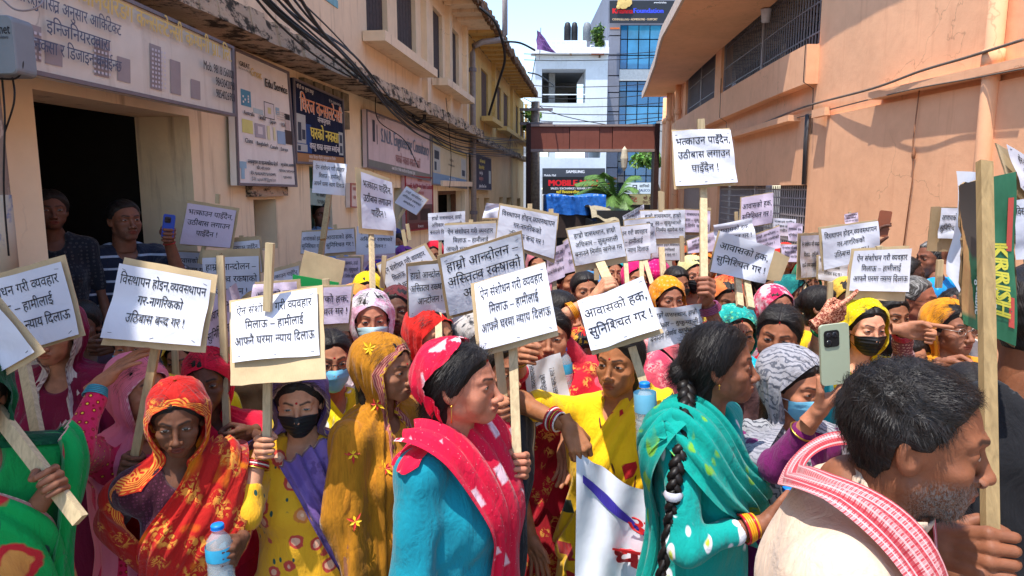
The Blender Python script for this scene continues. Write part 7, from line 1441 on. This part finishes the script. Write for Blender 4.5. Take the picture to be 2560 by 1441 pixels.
o = P_('scowling woman with black tied hair and vermilion parting in a turquoise sari', (1946, 850, 2.6), -20, -26, -5, roll=-6, lod=0, kind='g', skin_c=(146, 92, 66), hair='bun', sind=1, girth=1.1, top=('blouse', fabric('plain', (0, 130, 138))), sleeve=.6, lower=('sari_skirt', fabric('plain', (0, 140, 160))))
band(o, [(.16, -.05, 0), (.06, .1, -.1), (-.08, .15, -.3), (-.17, .06, -.55)], .34, fabric('dots', (16, 160, 186), (90, 190, 200), (190, 170, 120), 1.2, border=((0, 120, 150), (170, 150, 90), (0, 140, 160)), bw=.02), 'sari_pallu', seed=20)
GSW = fabric('swirl', (158, 156, 162), (92, 94, 104), (126, 124, 132), .8)
o = P_('woman in purple top, grey swirled scarf and blue mask, filming with her phone', (1990, 980, 2.12), 12, 26, -4, lod=0, skin_c=(168, 110, 82), hair='part', top=('tunic', fabric('plain', (106, 20, 84))), sleeve=.82, lower=('trousers', fabric('plain', (60, 60, 70))), mask=M_mblu,
       R=dict(hand='hold', p=(2078, 950, 1.79), up=nrm([.3, -.45, .8]), fwd=nrm([.62, -.05, .7]), wpole=(-.35, -.2, -1)))
veil(o, GSW, hem=(.16, .34, .45), arch=(.48, 68), op_low=58, seed=21, fold=.009); bangles(o, 'R', [M_gold], .075, 1, .036, th=.003)
m = MB(); m.tube(spline([o.b(*q) for q in ((.06, 0, .02), (.03, .08, -.06), (0, .105, -.09), (-.03, .08, -.06), (-.06, 0, .02))], 8), .002, 4); m.build('necklace', M_gold, o.o)
GRY = fabric('swirl', (150, 150, 154), (70, 72, 80), (120, 118, 124), .8); band(o, [(.06, .02, -.02), (.05, .13, -.2), (.03, .14, -.42), (.02, .14, -.66)], .18, GRY, 'scarf_end', seed=22)
YV = fabric('dots', (236, 206, 10), (226, 190, 10), (240, 226, 120), 2.2, trans=.15)
o = P_('woman in bright yellow scarf and black mask, her henna painted hand pointing', (2162, 828, 2.85), -2, 2, -3, lod=0, skin_c=(206, 146, 116), hair='part', top=('kurta', fabric('plain', (226, 196, 20))), sleeve=.4, lower=('skirt', fabric('plain', (200, 170, 20))), mask=M_mblk, henna=1,
       R=dict(hand='point', p=(2108, 775, 2.4), up=nrm([-.3, -.3, .9]), fwd=nrm([.86, .1, .42]), wpole=(-1, 0, -.5)))
veil(o, YV, hem=(.25, .3, .4), arch=(.40, 66), op_low=48, seed=23, fold=.009); bangles(o, 'R', [M_grnb], .075, 2, .031, th=.005)
o = P_('young woman shouting, uncovered dark hair, in a black top', (2226, 800, 3.3), 5, 8, lod=0, skin_c=(140, 92, 66), hair='bun', top=('tunic', fabric('dots', (24, 22, 26), (40, 36, 40), (24, 22, 26), 1)), lower=('skirt', fabric('plain', (40, 30, 36))))
o = P_('woman in a plum shirt whose patterned maroon sleeve stretches out to point a finger', (2262, 905, 2.95), 30, 30, lod=1, skin_c=SK2, hair='bun', top=('kurta', fabric('dots', (110, 34, 50), (206, 160, 150), (90, 20, 36), 1.6)), sleeve=.92, lower=('skirt', fabric('plain', (90, 40, 80))), L=dict(hand='point', p=(2318, 830, 2.6), up=(0, -.2, 1), fwd=(.95, -.2, -.05), pole=(-.3, -.5, -.9)))
bangles(o, 'L', [M_redb], .02, 4, .032, th=.004)
o = P_('worried woman in round spectacles with a thin orange scarf', (2378, 830, 2.95), 6, 14, 2, lod=0, kind='e', skin_c=(136, 88, 66), hair='part', bindi=1, sind=1, top=('blouse', fabric('plain', (206, 120, 20))), lower=('sari_skirt', fabric('plain', (200, 110, 20))), R=dict(hand='fist', p=(2408, 925, 2.6), up=(0, 0, 1), fwd=(0, -.9, .4)))
veil(o, fabric('plain', (232, 150, 30), border=((150, 50, 40), (226, 160, 60), (120, 60, 60)), bw=.015, trans=.2), hem=(.14, .3, .4), arch=(.36, 74), op_low=60, seed=24); glasses(o, simple('steel_rim', srgb(190, 180, 170), .3, .5, .8))
# ---- the man in front
CRM = fabric('plain', (214, 188, 164)); GAM = fabric('check', (206, 128, 130), (160, 28, 44), (214, 190, 188), 1.0)
o = P_('grey bearded man in a cream shirt with a red checked towel round his neck', (2288, 1100, .97), 62, 65, -7, kind='m', lod=-1, collar=1, nbo=(-.055, -.135), skin_c=(126, 78, 54), hair='short', scale=.93, girth=.95, top=('shirt', CRM), sleeve=.5, lower=('trousers', fabric('plain', (80, 80, 90))), lean=(.05, 0), beard=1, loose=.02,
       R=dict(hand='fist', p=STK[0] + (STK[1] - STK[0]) * .93, world=1, up=nrm(STK[0] - STK[1]), fwd=(.5, -.45, .7), wpole=(-.1, .1, -1)), L=None)
MAN = o
band(o, [(.03, .16, -.42), (.08, .13, -.22), (.095, .05, -.06), (.08, -.05, .02), (0, -.10, .03), (-.08, -.05, .02), (-.09, .05, -.06), (-.06, .13, -.3)], .052, GAM, 'checked_towel', pleats=2, amp=.004, off=.046, seed=25)
def strands(o, n, ln, mt, sel, comb, seed=1, wd=.0007, name='hair_strands', lift=.35):
    V, F_ = hair_mesh('short', LOD[o.lod][0] * 1.15, 'm'); rg = np.random.default_rng(seed); c = V[F_].mean(1); nr = np.cross(V[F_[:, 1]] - V[F_[:, 0]], V[F_[:, 2]] - V[F_[:, 0]]); nr /= np.linalg.norm(nr, axis=1)[:, None] + 1e-9
    k = np.where(sel(c))[0]; k = rg.choice(k, n); b = c[k] + rg.normal(size=(n, 3)) * .002; N_ = nr[k]; cb = comb(b); cb = cb + rg.normal(size=(n, 3)) * .22; cb -= N_ * (cb * N_).sum(1)[:, None]; cb /= np.linalg.norm(cb, axis=1)[:, None]
    L_ = ln * rg.uniform(.5, 1.3, (n, 1)); sd = np.cross(cb, N_) * wd; p1 = b + (cb * .9 + N_ * lift) * L_ * .5; p2 = b + (cb + N_ * (lift * .6)) * L_; dz = np.array([0, 0, -.15]) * L_
    VV = np.stack([b - sd, b + sd, p1 + sd * .8, p1 - sd * .8, p2 + dz], 1).reshape(-1, 3); I = np.arange(n)[:, None] * 5
    ob = mesh_obj(name, o.h2w(VV), [I + [[0, 1, 2, 3]], I + [[3, 2, 4]]], mt, o.o); ob['kind'] = 'stuff'; return ob
M_hs = simple('hair_strand', (.014, .011, .010), .5, .25); M_hg = simple('grey_strand', srgb(84, 80, 76), .5, .3)
HS = lambda c: (c[:, 2] > -.05) & ~((np.abs(c[:, 0]) > .05) & (c[:, 1] > -.045) & (c[:, 2] < .018)) & (c[:, 1] < hair_front(c[:, 2], .013) - .006)
def HS_(o): strands(o, 900, .017, M_hs, HS, lambda b: np.stack([b[:, 0] * 3, np.where(b[:, 1] > -.02, .8, .1) + 0 * b[:, 0], np.where(b[:, 2] < .05, -1.0, .25)], 1), 3, .0006)
strands(o, 7500, .019, M_hs, HS, lambda b: np.stack([b[:, 0] * 3, np.where(b[:, 1] > -.02, .8, .1) + 0 * b[:, 0], np.where(b[:, 2] < .05, -1.0, .25)], 1), 1, .00042)
strands(o, 70, .02, M_hg, HS, lambda b: np.stack([b[:, 0] * 3, np.where(b[:, 1] > -.02, .8, .1) + 0 * b[:, 0], np.where(b[:, 2] < .05, -1.0, .25)], 1), 2, .00028)
V, F_, A = head_mesh('m', LOD[-1][0]); k = np.where((A['brd'] > .3))[0]; rg_ = np.random.default_rng(5); k = rg_.choice(k, 2600); b = V[k]; rad = b - [0, .03, -.06]; rad /= np.linalg.norm(rad, axis=1)[:, None]; chin = ((b[:, 2] < -.088) & (b[:, 1] > .05))[:, None]
d = rad * .5 + [0, .15, -.8] + rg_.normal(size=b.shape) * .3; d /= np.linalg.norm(d, axis=1)[:, None]; L_ = np.where(chin, .015, .004) * rg_.uniform(.5, 1.3, (len(b), 1)); sd = np.cross(d, rad); sd = sd / (np.linalg.norm(sd, axis=1)[:, None] + 1e-9) * .00026
I = np.arange(len(b))[:, None] * 3
for nm, mt, ms in (('beard', M_hg, slice(0, 1500)), ('beard', M_hs, slice(1500, 2600))):
    VV = np.stack([b - sd, b + sd, b + d * L_], 1)[ms].reshape(-1, 3); ob = mesh_obj(nm, o.h2w(VV), [np.arange(len(VV) // 3)[:, None] * 3 + [[0, 1, 2]]], mt, o.o); ob['kind'] = 'stuff'
m = MB(); c = o.b(.02, .165, -.19); m.lathe([(.0, .003), (.007, .002), (.008, -.001)], c, 12, o.B[:, 1]); m.build('button', simple('pale_button', srgb(206, 186, 186), .4), o.o, True)
o = P_('man in a black t-shirt cut by the right edge, seen from behind', (2592, 800, 1.45), 150, 140, kind='m', lod=0, skin_c=(120, 74, 50), hair='short', girth=1.05, top=('shirt', fabric('plain', (26, 26, 30))), sleeve=.42, lower=('trousers', fabric('plain', (50, 50, 60))), L=dict(wrist=(2500, 1500, 1.3)))
o = P_('woman in saffron cloth showing between the front man and the black t-shirt', (2420, 1010, 1.75), 160, 160, lod=1, skin_c=SK2, hair='bun', top=('kurta', fabric('plain', (226, 140, 20))), lower=('skirt', fabric('plain', (226, 140, 20))), scale=.9)
# ---- second rows
o = P_('woman wrapped in a white and pink scarf whose ringed fist covers her face', (930, 808, 2.95), 10, 14, lod=0, skin_c=(176, 116, 90), hair='part', top=('kurta', fabric('blotch', (232, 214, 222), (226, 150, 180), (236, 226, 230), .8)), lower=('skirt', fabric('plain', (220, 190, 200))), mask=M_mpal, henna=.6, R=fist('demol_high', 946, 822, (.1, -.8, .5), pole=(.4, -.5, -1)))
veil(o, fabric('blotch', (234, 224, 230), (228, 170, 196), (238, 230, 234), 1, trans=.2), hem=(.3, .3, .5), arch=(.58, 54), op_low=36, seed=26, fold=.011)
o = P_('woman with a vermilion red headscarf and pale mask looking right past a stick', (1082, 852, 2.7), 40, 46, lod=0, skin_c=(186, 130, 98), hair='part', top=('kurta', fabric('plain', (226, 40, 36))), lower=('skirt', fabric('plain', (200, 40, 40))), mask=M_mpal)
veil(o, fabric('plain', (238, 44, 38), trans=.25), hem=(.4, .4, .5), arch=(.56, 60), op_low=44, seed=27)
o = P_('dark faced woman in a maroon edged scarf with a nose stud behind the white scarf', (992, 778, 3.5), -4, 4, 4, lod=1, kind='e', skin_c=SK4, hair='part', top=('blouse', fabric('plain', (140, 30, 50))))
veil(o, fabric('plain', (96, 40, 44), trans=.1), hem=(.1, .1, .3), arch=(.48, 68), op_low=56, seed=28)
o = P_('woman with a yellow scarf and blue trim peering out under the pinkish placard', (920, 738, 3.9), 5, 10, lod=1, skin_c=SK2, hair='part', bindi=1, top=('blouse', fabric('plain', (60, 60, 150))))
veil(o, fabric('plain', (236, 200, 20), trans=.15), hem=(.1, .1, .3), arch=(.5, 64), op_low=56, seed=29)
o = P_('bespectacled woman in a blue mask and yellow flowered dupatta behind the purple shawl', (828, 912, 2.62), 16, 24, lod=0, skin_c=SK2, hair='part', bindi=1, top=('kurta', fabric('lily', (232, 202, 30), (226, 226, 220), (120, 130, 150), .9)), lower=('skirt', fabric('plain', (220, 190, 30))), mask=M_mblu); glasses(o)
band(o, [(.14, -.05, .01), (.06, .12, -.1), (-.08, .14, -.25), (-.15, .02, -.1)], .3, fabric('lily', (236, 210, 30), (230, 230, 225), (120, 130, 150), .8), 'dupatta', seed=30)
o = P_('shaded woman under an olive shawl behind the printed carton strip', (842, 850, 3.2), 12, 20, lod=1, skin_c=SK4, hair='bun', top=('blouse', fabric('plain', (70, 40, 40))))
veil(o, fabric('paisley', (120, 112, 84), (96, 84, 60), (140, 130, 100)), hem=(.3, .3, .4), arch=(.35, 80), op_low=60, seed=31)
o = P_('woman with orange scarf half hidden by the housing placard', (888, 775, 3.5), 15, 20, lod=1, skin_c=SK2, hair='part', top=('blouse', fabric('plain', (150, 70, 30)))); veil(o, fabric('plain', (226, 140, 60)), hem=(.1, .1, .3), seed=32)
o = P_('woman in a blue mask glimpsed below the displacement placard', (338, 868, 2.75), 5, 12, lod=1, skin_c=SK2, hair='bun', top=('blouse', fabric('floral', (236, 190, 20), (196, 40, 40), (240, 220, 120))), mask=M_mblu)
o = P_('woman in yellow black flowered clothes behind the red scarf', (462, 905, 3.0), 0, 0, lod=1, skin_c=SK2, hair='bun', top=('kurta', fabric('lily', (236, 200, 20), (60, 60, 30), (90, 120, 50), 1.2))); veil(o, fabric('lily', (236, 200, 20), (60, 60, 30), (90, 120, 50), 1.2), hem=(.3, .3, .4), seed=33)
o = P_('woman in shade behind the maroon sari, her fist near her chin', (205, 815, 3.2), 10, 15, lod=1, skin_c=SK4, hair='bun', top=('blouse', fabric('plain', (50, 30, 40))), L=dict(hand='fist', p=(238, 868, 2.9), up=(0, 0, 1), fwd=(-.4, -.5, .7))); bangles(o, 'L', [M_whb], .04, 1)
rows = [  # label, px, py, Y, hyaw, kind, skin, hair, veil colours or None, top colour, mask
    ('woman with dark loose hair glancing right behind the red arm', 1420, 704, 4.4, 35, 'f', SK2, 'part', None, (150, 40, 60), None),
    ('woman in near profile with smooth black hair beside the tilted placard', 1402, 788, 3.2, 52, 'g', SK2, 'part', None, (110, 30, 40), None),
    ('woman with a red band on her hair covering her mouth', 1462, 728, 4.0, 10, 'f', SK2, 'part', None, (190, 40, 60), None),
    ('woman with a hot pink scarf and black mask between two sticks', 1590, 700, 4.7, 6, 'f', SK2, 'part', ('plain', (226, 24, 110)), (200, 30, 90), M_mblk),
    ('woman turned away under a magenta scarf', 1644, 690, 4.9, 150, 'f', SK2, 'bun', ('dots', (220, 20, 110), (236, 90, 150)), (190, 30, 90), None),
    ('bareheaded woman with pulled back hair and a black mask', 1692, 712, 4.4, 14, 'g', (140, 90, 66), 'bun', None, (206, 80, 50), M_mblk),
    ('young woman with a cream scarf and black mask under the highest stick', 1733, 690, 4.5, 4, 'f', (178, 118, 90), 'part', ('plain', (226, 214, 150)), (226, 190, 60), M_mblk),
    ('woman with an orange beaded scarf beside the black masks', 1672, 750, 3.8, 10, 'e', (150, 98, 76), 'part', ('dots', (238, 146, 20), (226, 170, 90)), (220, 130, 20), None),
    ('woman bowing her head under a red orange patterned scarf', 1818, 752, 3.7, 0, 'f', SK1, 'part', ('paisley', (214, 60, 30), (236, 130, 70)), (190, 60, 40), None),
    ('woman with a pink and white scarf looking down before the orange wall', 1940, 772, 3.7, 14, 'f', (150, 96, 74), 'part', ('blotch', (236, 196, 206), (214, 40, 90)), (214, 50, 60), None),
    ('woman with bare black hair behind the pink and white scarf', 1918, 720, 4.4, 20, 'f', SK1, 'bun', None, (20, 120, 130), None),
    ('woman in dark red striped scarf behind the leaning placard', 1862, 716, 4.5, -20, 'f', SK1, 'bun', ('paisley', (150, 40, 50), (190, 90, 60)), (130, 40, 50), None),
    ('woman in yellow with tied dark hair under the displacement placard', 2052, 768, 3.7, 60, 'f', SK2, 'bun', None, (226, 190, 20), None),
    ('woman whose black hair bun shows beside the henna painted hand', 2092, 822, 3.1, 150, 'f', SK2, 'bun', None, (170, 190, 150), None),
    ('woman in teal scarf right of the narrow sideways placard', 1985, 742, 4.1, 30, 'f', SK1, 'bun', ('paisley', (20, 110, 110), (40, 140, 130)), (20, 110, 110), None),
    ('woman in a gold scarf under the amendment placard', 2118, 752, 3.9, 0, 'f', SK2, 'part', ('plain', (226, 180, 70)), (200, 150, 40), None),
    ('woman in a white hat like scarf above the red shawl woman', 1190, 842, 2.75, 60, 'f', SK2, 'bun', ('blotch', (206, 200, 196), (70, 70, 74)), (90, 90, 90), None),
    ('woman in a hot pink dress behind the vermilion headscarf', 1135, 830, 3.1, 20, 'f', SK2, 'part', ('dots', (226, 30, 110), (240, 150, 180)), (226, 30, 110), None),
    ('woman in a salmon sari behind the curved hand held sheet', 1640, 905, 2.9, -20, 'f', SK2, 'bun', ('paisley', (236, 110, 120), (244, 170, 170)), (236, 100, 120), None),
    ('woman in a crimson scarf between the tilted placards', 1290, 870, 2.9, 10, 'f', SK1, 'bun', ('paisley', (190, 20, 50), (220, 110, 80)), (170, 20, 50), None),
    ('woman in an amber veil behind the yellow sari woman', 1455, 900, 2.9, 5, 'f', SK1, 'bun', ('paisley', (190, 30, 40), (226, 170, 60)), (180, 30, 40), None),
    ('woman in a violet scarf at the rear by the ochre wall', 1010, 655, 5.6, 10, 'f', SK1, 'part', ('plain', (120, 60, 140)), (90, 50, 120), None),
    ('woman in a mint scarf at the rear under the flap sheet', 1255, 640, 6.2, 0, 'f', SK2, 'part', ('plain', (110, 190, 160)), (60, 140, 130), None),
    ('woman in a cherry scarf at the rear below the settlement placard far left', 1085, 640, 6.0, 0, 'f', SK1, 'part', ('plain', (206, 20, 50)), (150, 20, 50), None),
    ('woman in a turquoise scarf under the settlement placard with the thick stick', 1535, 684, 5.2, 0, 'f', SK2, 'part', ('plain', (20, 170, 176)), (20, 130, 140), None),
    ('woman in an ivory scarf at the rear before the steel door', 1745, 640, 6.4, 10, 'f', SK2, 'part', ('plain', (220, 210, 190)), (180, 160, 130), None),
    ('woman in a rust scarf at the rear left of the highest stick', 1712, 655, 5.8, 0, 'f', SK1, 'part', ('plain', (170, 80, 40)), (150, 70, 40), None),
    ('woman in a plum scarf at the rear under the wide foot placard', 1610, 660, 5.9, 0, 'f', SK2, 'part', ('plain', (130, 30, 80)), (110, 30, 70), None),
    ('woman in a lemon scarf at the rear below the barred window', 1900, 650, 5.8, 0, 'f', SK2, 'part', ('plain', (236, 220, 60)), (210, 190, 40), None),
    ('woman in a scarlet scarf at the rear below the pinkish barred window sheet', 1965, 645, 5.9, 0, 'f', SK1, 'part', ('plain', (226, 40, 30)), (190, 40, 30), None),
    ('woman in a jade scarf near the thick orange pipe', 2020, 700, 4.9, 0, 'f', SK1, 'part', ('plain', (20, 130, 90)), (20, 110, 80), None),
    ('woman in a dusky rose scarf at the rear under the displacement placard', 1345, 665, 5.4, 0, 'f', SK2, 'part', ('plain', (190, 110, 120)), (150, 80, 90), None),
    ('woman in a tangerine scarf at the rear by the movement sheet', 1760, 668, 5.2, 0, 'f', SK1, 'part', ('plain', (240, 130, 40)), (210, 110, 30), None),
    ('woman in a navy scarf at the rear left beside the diamond sheet', 985, 600, 7.6, 0, 'f', SK1, 'part', ('plain', (40, 50, 110)), (30, 40, 90), None),
    ('masked woman below the narrow turned placard near the green door', 998, 612, 7.2, -10, 'f', SK1, 'bun', None, (60, 50, 60), M_mpal),
    ('woman in a fuchsia scarf in the middle under the far amendment placard', 1215, 690, 4.9, 0, 'f', SK2, 'part', ('plain', (230, 50, 150)), (190, 40, 120), None),
    ('woman in a sky blue scarf at the rear beside the jeep', 1480, 625, 7.2, 0, 'f', SK1, 'part', ('plain', (90, 160, 210)), (70, 130, 180), None),
    ('woman in an indigo and red scarf left of the yellow scarf', 948, 700, 4.6, 10, 'f', SK1, 'bun', ('paisley', (60, 50, 150), (226, 40, 60)), (180, 30, 60), None),
    ('woman in a sandy scarf at the left behind the pale stick', 640, 790, 3.6, 5, 'f', SK1, 'bun', ('plain', (196, 160, 110)), (160, 120, 80), None),
    ('woman in a coral veil at the left under the doorway placard', 545, 800, 3.8, 5, 'f', SK1, 'bun', ('plain', (236, 110, 90)), (200, 90, 70), None),
]
for k, (lb, x, y, Y, hy, kd, sk, hr, vl, tc, mk) in enumerate(rows):
    ld = 1 if Y < 5.5 else 2
    o = P_(lb, (x, y, Y), hy * .7, hy, (k % 5 - 2) * 2 - (12 if 'bowing' in lb else 0), lod=ld, kind=kd, skin_c=sk, hair=hr, top=('blouse', fabric('plain', tc)), lower=('skirt', fabric('plain', tc)), bindi=(ld == 1 and k % 3 == 0), sind=(ld == 1 and hr == 'part' and k % 2 == 0), mask=mk, eyes=1)
    if vl: veil(o, fabric(vl[0], vl[1], vl[2] if len(vl) > 2 else None, None, 1.0, trans=.15), hem=(.16, .16, .34), arch=(.52, 64), op_low=52, seed=40 + k)
# raised forearms of the second rows
def man(lb, h, yaw, hy, sk, top, hair='short', hm=None, **k):
    o = P_(lb, h, yaw, hy, kind='m', skin_c=sk, hair=hair, hairm=hm, top=('shirt', top), lower=('trousers', fabric('plain', (60, 60, 70))), beard=k.pop('beard', .25), collar=k.pop('collar', 1), **k)
    if not hm and o.lod < 2: HS_(o)
    return o
o = man('man in dark sunglasses and a plum shirt before the orange wall', (2290, 752, 3.7), 40, 45, (140, 84, 62), fabric('plain', (126, 60, 110)), hm=M_hairg, lod=1); glasses(o, M_lash)
o = man('dark man in profile standing just behind the sunglasses man', (2268, 692, 4.2), 50, 62, (74, 46, 36), fabric('plain', (176, 206, 110)), lod=1)
o = man('grey haired man in a bright blue kurta turned towards the wall', (2326, 648, 4.9), -150, -78, (120, 72, 52), fabric('lily', (10, 140, 206), (90, 190, 226), (20, 120, 190), .8), hair='grey', hm=M_hairg, lod=1, sleeve=.9, R=dict(hand='flat', p=(2368, 610, 4.75), up=(0, -1, .3), fwd=(.1, 0, 1)))
o = man('man in a beige shirt holding his hand against his cheek behind the green board', (2412, 782, 3.3), 20, 60, (130, 78, 56), fabric('plain', (200, 190, 176)), lod=1, R=dict(hand='flat', p=(2372, 798, 3.15), up=(-.5, -.5, .3), fwd=(.3, 0, .9)))
o = man('person behind the displacement placard, only the raised forearm with a brown phone showing', (2165, 690, 4.3), 0, 0, (86, 54, 42), fabric('plain', (60, 50, 60)), lod=2, L=dict(hand='hold', p=(2208, 585, 4.0), up=(-.2, -.6, .7), fwd=(.1, 0, 1))); PH3 = o
o = man('man in a navy striped shirt filming with a blue phone in the doorway', (312, 552, 4.1), 42, 52, (112, 70, 52), fabric('stripe', (26, 32, 50), (150, 160, 180), None, 1.0), lod=0, collar=0, sleeve=.45, girth=1.1, L=dict(hand='fist', p=(417, 588, 3.95), up=(.15, 0, 1), fwd=(.6, -.5, .5), pole=(-.2, -.4, -1)))
bangles(o, 'L', [M_redb], .06, 1, .034)
o = P_('woman in dark clothes standing in the shadow of the doorway behind the pillar', (128, 528, 3.85), 30, 40, lod=1, skin_c=(96, 62, 48), hair='bun', top=('kurta', fabric('dots', (26, 30, 40), (60, 60, 64), (40, 40, 50), 1)), lower=('skirt', fabric('plain', (30, 34, 46))), R=None)
o = man('man in a pale blue shirt standing in the green doorway', (804, 538, 7.25), 20, 30, (104, 66, 50), fabric('plain', (130, 160, 206)), lod=1)
# ================================================================== THINGS IN HANDS
n = NT('clear_plastic'); n.p.inputs['Alpha'].default_value = .32; M_clear = n.fin(srgb(214, 226, 232), .08, .6)
n = NT('water'); n.p.inputs['Alpha'].default_value = .35; M_water = n.fin(srgb(190, 205, 210), .05, .5)
M_cap, M_lbl = simple('blue_cap', srgb(20, 120, 206), .4, .4, var=.05), simple('bottle_label', srgb(60, 166, 206), .5, .3, var=.15, scale=40)
def bottle(lb, p0, p1, r=.034, cap=1, label=(.45, .66), lbm=None):
    """standing between two world points (bottom, cap top)"""
    d = p1 - p0; L_ = np.linalg.norm(d); ax = d / L_; r_ = tag(empty('water_bottle', tuple(p0)), lb, 'bottle', 'plastic water bottles'); pr = [(0, 0), (r * .9, .004)]
    for i in range(12): h = .02 + (L_ * .66 - .02) * i / 11; pr.append((r * (1 - (.06 if i % 2 and not (label[0] < h / L_ < label[1]) else 0)), h))
    pr += [(r * .85, L_ * .76), (r * .5, L_ * .85), (r * .38, L_ * .89), (r * .38, L_ * .93)]; m = MB(); m.lathe(pr, p0, 20, ax); m.build('bottle_body', M_clear, r_, True)
    m = MB(); m.lathe([(0, .006)] + [(a * .95, h) for a, h in pr[1:9]] + [(0, pr[8][1])], p0, 16, ax); m.build('water', M_water, r_, True)
    m = MB(); m.lathe([(r * 1.012, L_ * label[0]), (r * 1.02, L_ * (label[0] + .01)), (r * 1.02, L_ * (label[1] - .01)), (r * 1.012, L_ * label[1])], p0, 24, ax); m.build('bottle_label', lbm or M_lbl, r_, True)
    if cap:
        m = MB(); pr = [(0, L_ * 1.002), (r * .44, L_ * .995)] + [(r * (.5 if i % 2 else .47), L_ * (.985 - .012 * i)) for i in range(6)]; m.lathe(pr[::-1], p0, 18, ax); m.build('cap', M_cap, r_, True)
    return r_
bottle('water bottle with a blue cap and blue label held low by the orange sari woman', at(556, 1462, 1.78), at(543, 1310, 1.78), .036)
bottle('water bottle with a pale blue label hanging from the hand of the yellow sari woman', at(1618, 1115, 2.05), at(1611, 955, 2.05), .034, 1, (.55, .84), simple('pale_label', srgb(120, 190, 220), .5))
bottle('water bottle with a blue cap at the hip of the purple top woman', at(1988, 1330, 1.98), at(1968, 1218, 1.98), .034)
bottle('water bottle with a cyan label behind the turned sheet', at(1416, 985, 2.7), at(1408, 868, 2.7), .032)
def phone(lb, c, ax, up, w, h, mt, cam_=1):
    c = np.array(c); u = nrm(up); x = nrm(np.asarray(ax) - u * np.dot(ax, u)); n_ = np.cross(x, u); n_ = n_ if np.dot(n_, -c + [0, 0, CAMZ]) > 0 else -n_; r_ = tag(empty('phone', tuple(c)), lb, 'phone'); t = .004
    def slab(nm, cx, cz, w_, h_, z0, z1, mt, rad):
        ring = [(sx * (w_ / 2 - rad) + rad * math.cos(a + b0), sz * (h_ / 2 - rad) + rad * math.sin(a + b0)) for (sx, sz, b0) in ((1, 1, 0), (-1, 1, math.pi / 2), (-1, -1, math.pi), (1, -1, 1.5 * math.pi)) for a in np.linspace(0, math.pi / 2, 5)]
        k = len(ring); m = MB(); V = [c + x * (cx + a) + u * (cz + b) + n_ * z for z in (z0, z1) for a, b in ring]; m.add(V, [[i, (i + 1) % k, k + (i + 1) % k, k + i] for i in range(k)] + [list(range(k))[::-1], list(range(k, 2 * k))]); return m.build(nm, mt, r_)
    slab('case', 0, 0, w, h, -t, t, mt, .010)
    if cam_:
        slab('camera_plate', -w * .12, h * .27, w * .52, w * .56, t + .0002, t + .0025, M_black, .008)
        for a, b in ((-.22, .33), (-.02, .33), (-.22, .21)): m = MB(); m.lathe([(.0075, 0), (.0075, .0014), (.005, .0018), (0, .0012)], c + x * w * a + u * h * b + n_ * (t + .0026), 12, n_); m.build('lens', simple('lens_glass', (.02, .02, .025), .1, .6), r_, True)
    return r_
phone('pale green phone with a black camera plate, raised by the grey scarf woman', at(2086, 886, 1.74), (1, .1, .12), (-.10, .0, 1), .078, .16, simple('pale_green_phone', srgb(168, 176, 150), .3, .5, var=.03))
phone('blue phone held up by the striped shirt man', at(421, 566, 3.93), (.8, .5, .1), (.18, 0, 1), .062, .135, simple('blue_phone', srgb(36, 70, 160), .3, .5, var=.05))
phone('reddish brown phone held up against the orange wall', at(2209, 560, 3.98), (.7, -.3, .1), (.12, 0, 1), .065, .15, simple('brown_phone', srgb(130, 70, 44), .4, .4, var=.1), 0)
# banner carried by the women
n = NT('banner_vinyl'); v = n.co(); n.bump(n.noise(v, 6, 4), .3, .02); M_ban = n.fin(n.mix(n.noise(v, 3, 2), srgb(214, 214, 222), srgb(232, 232, 236)), .5, .3)
BN = tag(empty('banner', at(1540, 1300, 2.1)), 'white vinyl banner with a blue wavy stripe and large red letters', 'banner')
cb = [at(1440, 1118, 2.12), at(1700, 1235, 2.22), at(1700, 1620, 2.2), at(1436, 1640, 2.05)]
def bsurf(u, v, off=0):
    u, v = np.asarray(u, float), np.asarray(v, float); uu, w_ = u[:, None], v[:, None]; P0 = (1 - uu) * (w_ * cb[0] + (1 - w_) * cb[3]) + uu * (w_ * cb[1] + (1 - w_) * cb[2])
    sag = -.045 * np.sin(np.pi * np.clip(u * 1.1, 0, 1)) * (v > .0) * v; f = .028 * np.sin(7.5 * u + 3.5 * v - .6) * (.4 + u) + .02 * np.exp(-((u - .16 - .5 * (1 - v)) / .07) ** 2) + .012 * np.sin(17 * u - 6 * v)
    return P0 + np.stack([0 * u, -f - off, sag], 1)
p_, f_ = sheet(bsurf, 0, 0, 1, 1, 0, 44, 40); mesh_obj('cloth', p_, f_, M_ban, BN, smooth=True)
U_ = np.linspace(.06, 1, 50); vt = .90 - .22 * U_ ** .8 + .02 * np.sin(6 * U_); hw = .012 + .022 * np.sin(np.pi * np.clip((U_ * 1.6) % 1, 0, 1)); pa, pb_ = bsurf(U_, vt + hw, .004), bsurf(U_, vt - hw, .004)
mesh_obj('stripe', np.concatenate([pa, pb_]), [[i, i + 1, 51 + i, 50 + i] for i in range(49)], simple('violet_blue', srgb(70, 56, 160), .5), BN)
text_on('lettering', [('आवास', .84, .71, .15, -.72, 1.2), ('घर', .56, .50, .17, -.46, 1.2)], bsurf, simple('banner_red', srgb(206, 40, 44), .5), BN, .012, .05)
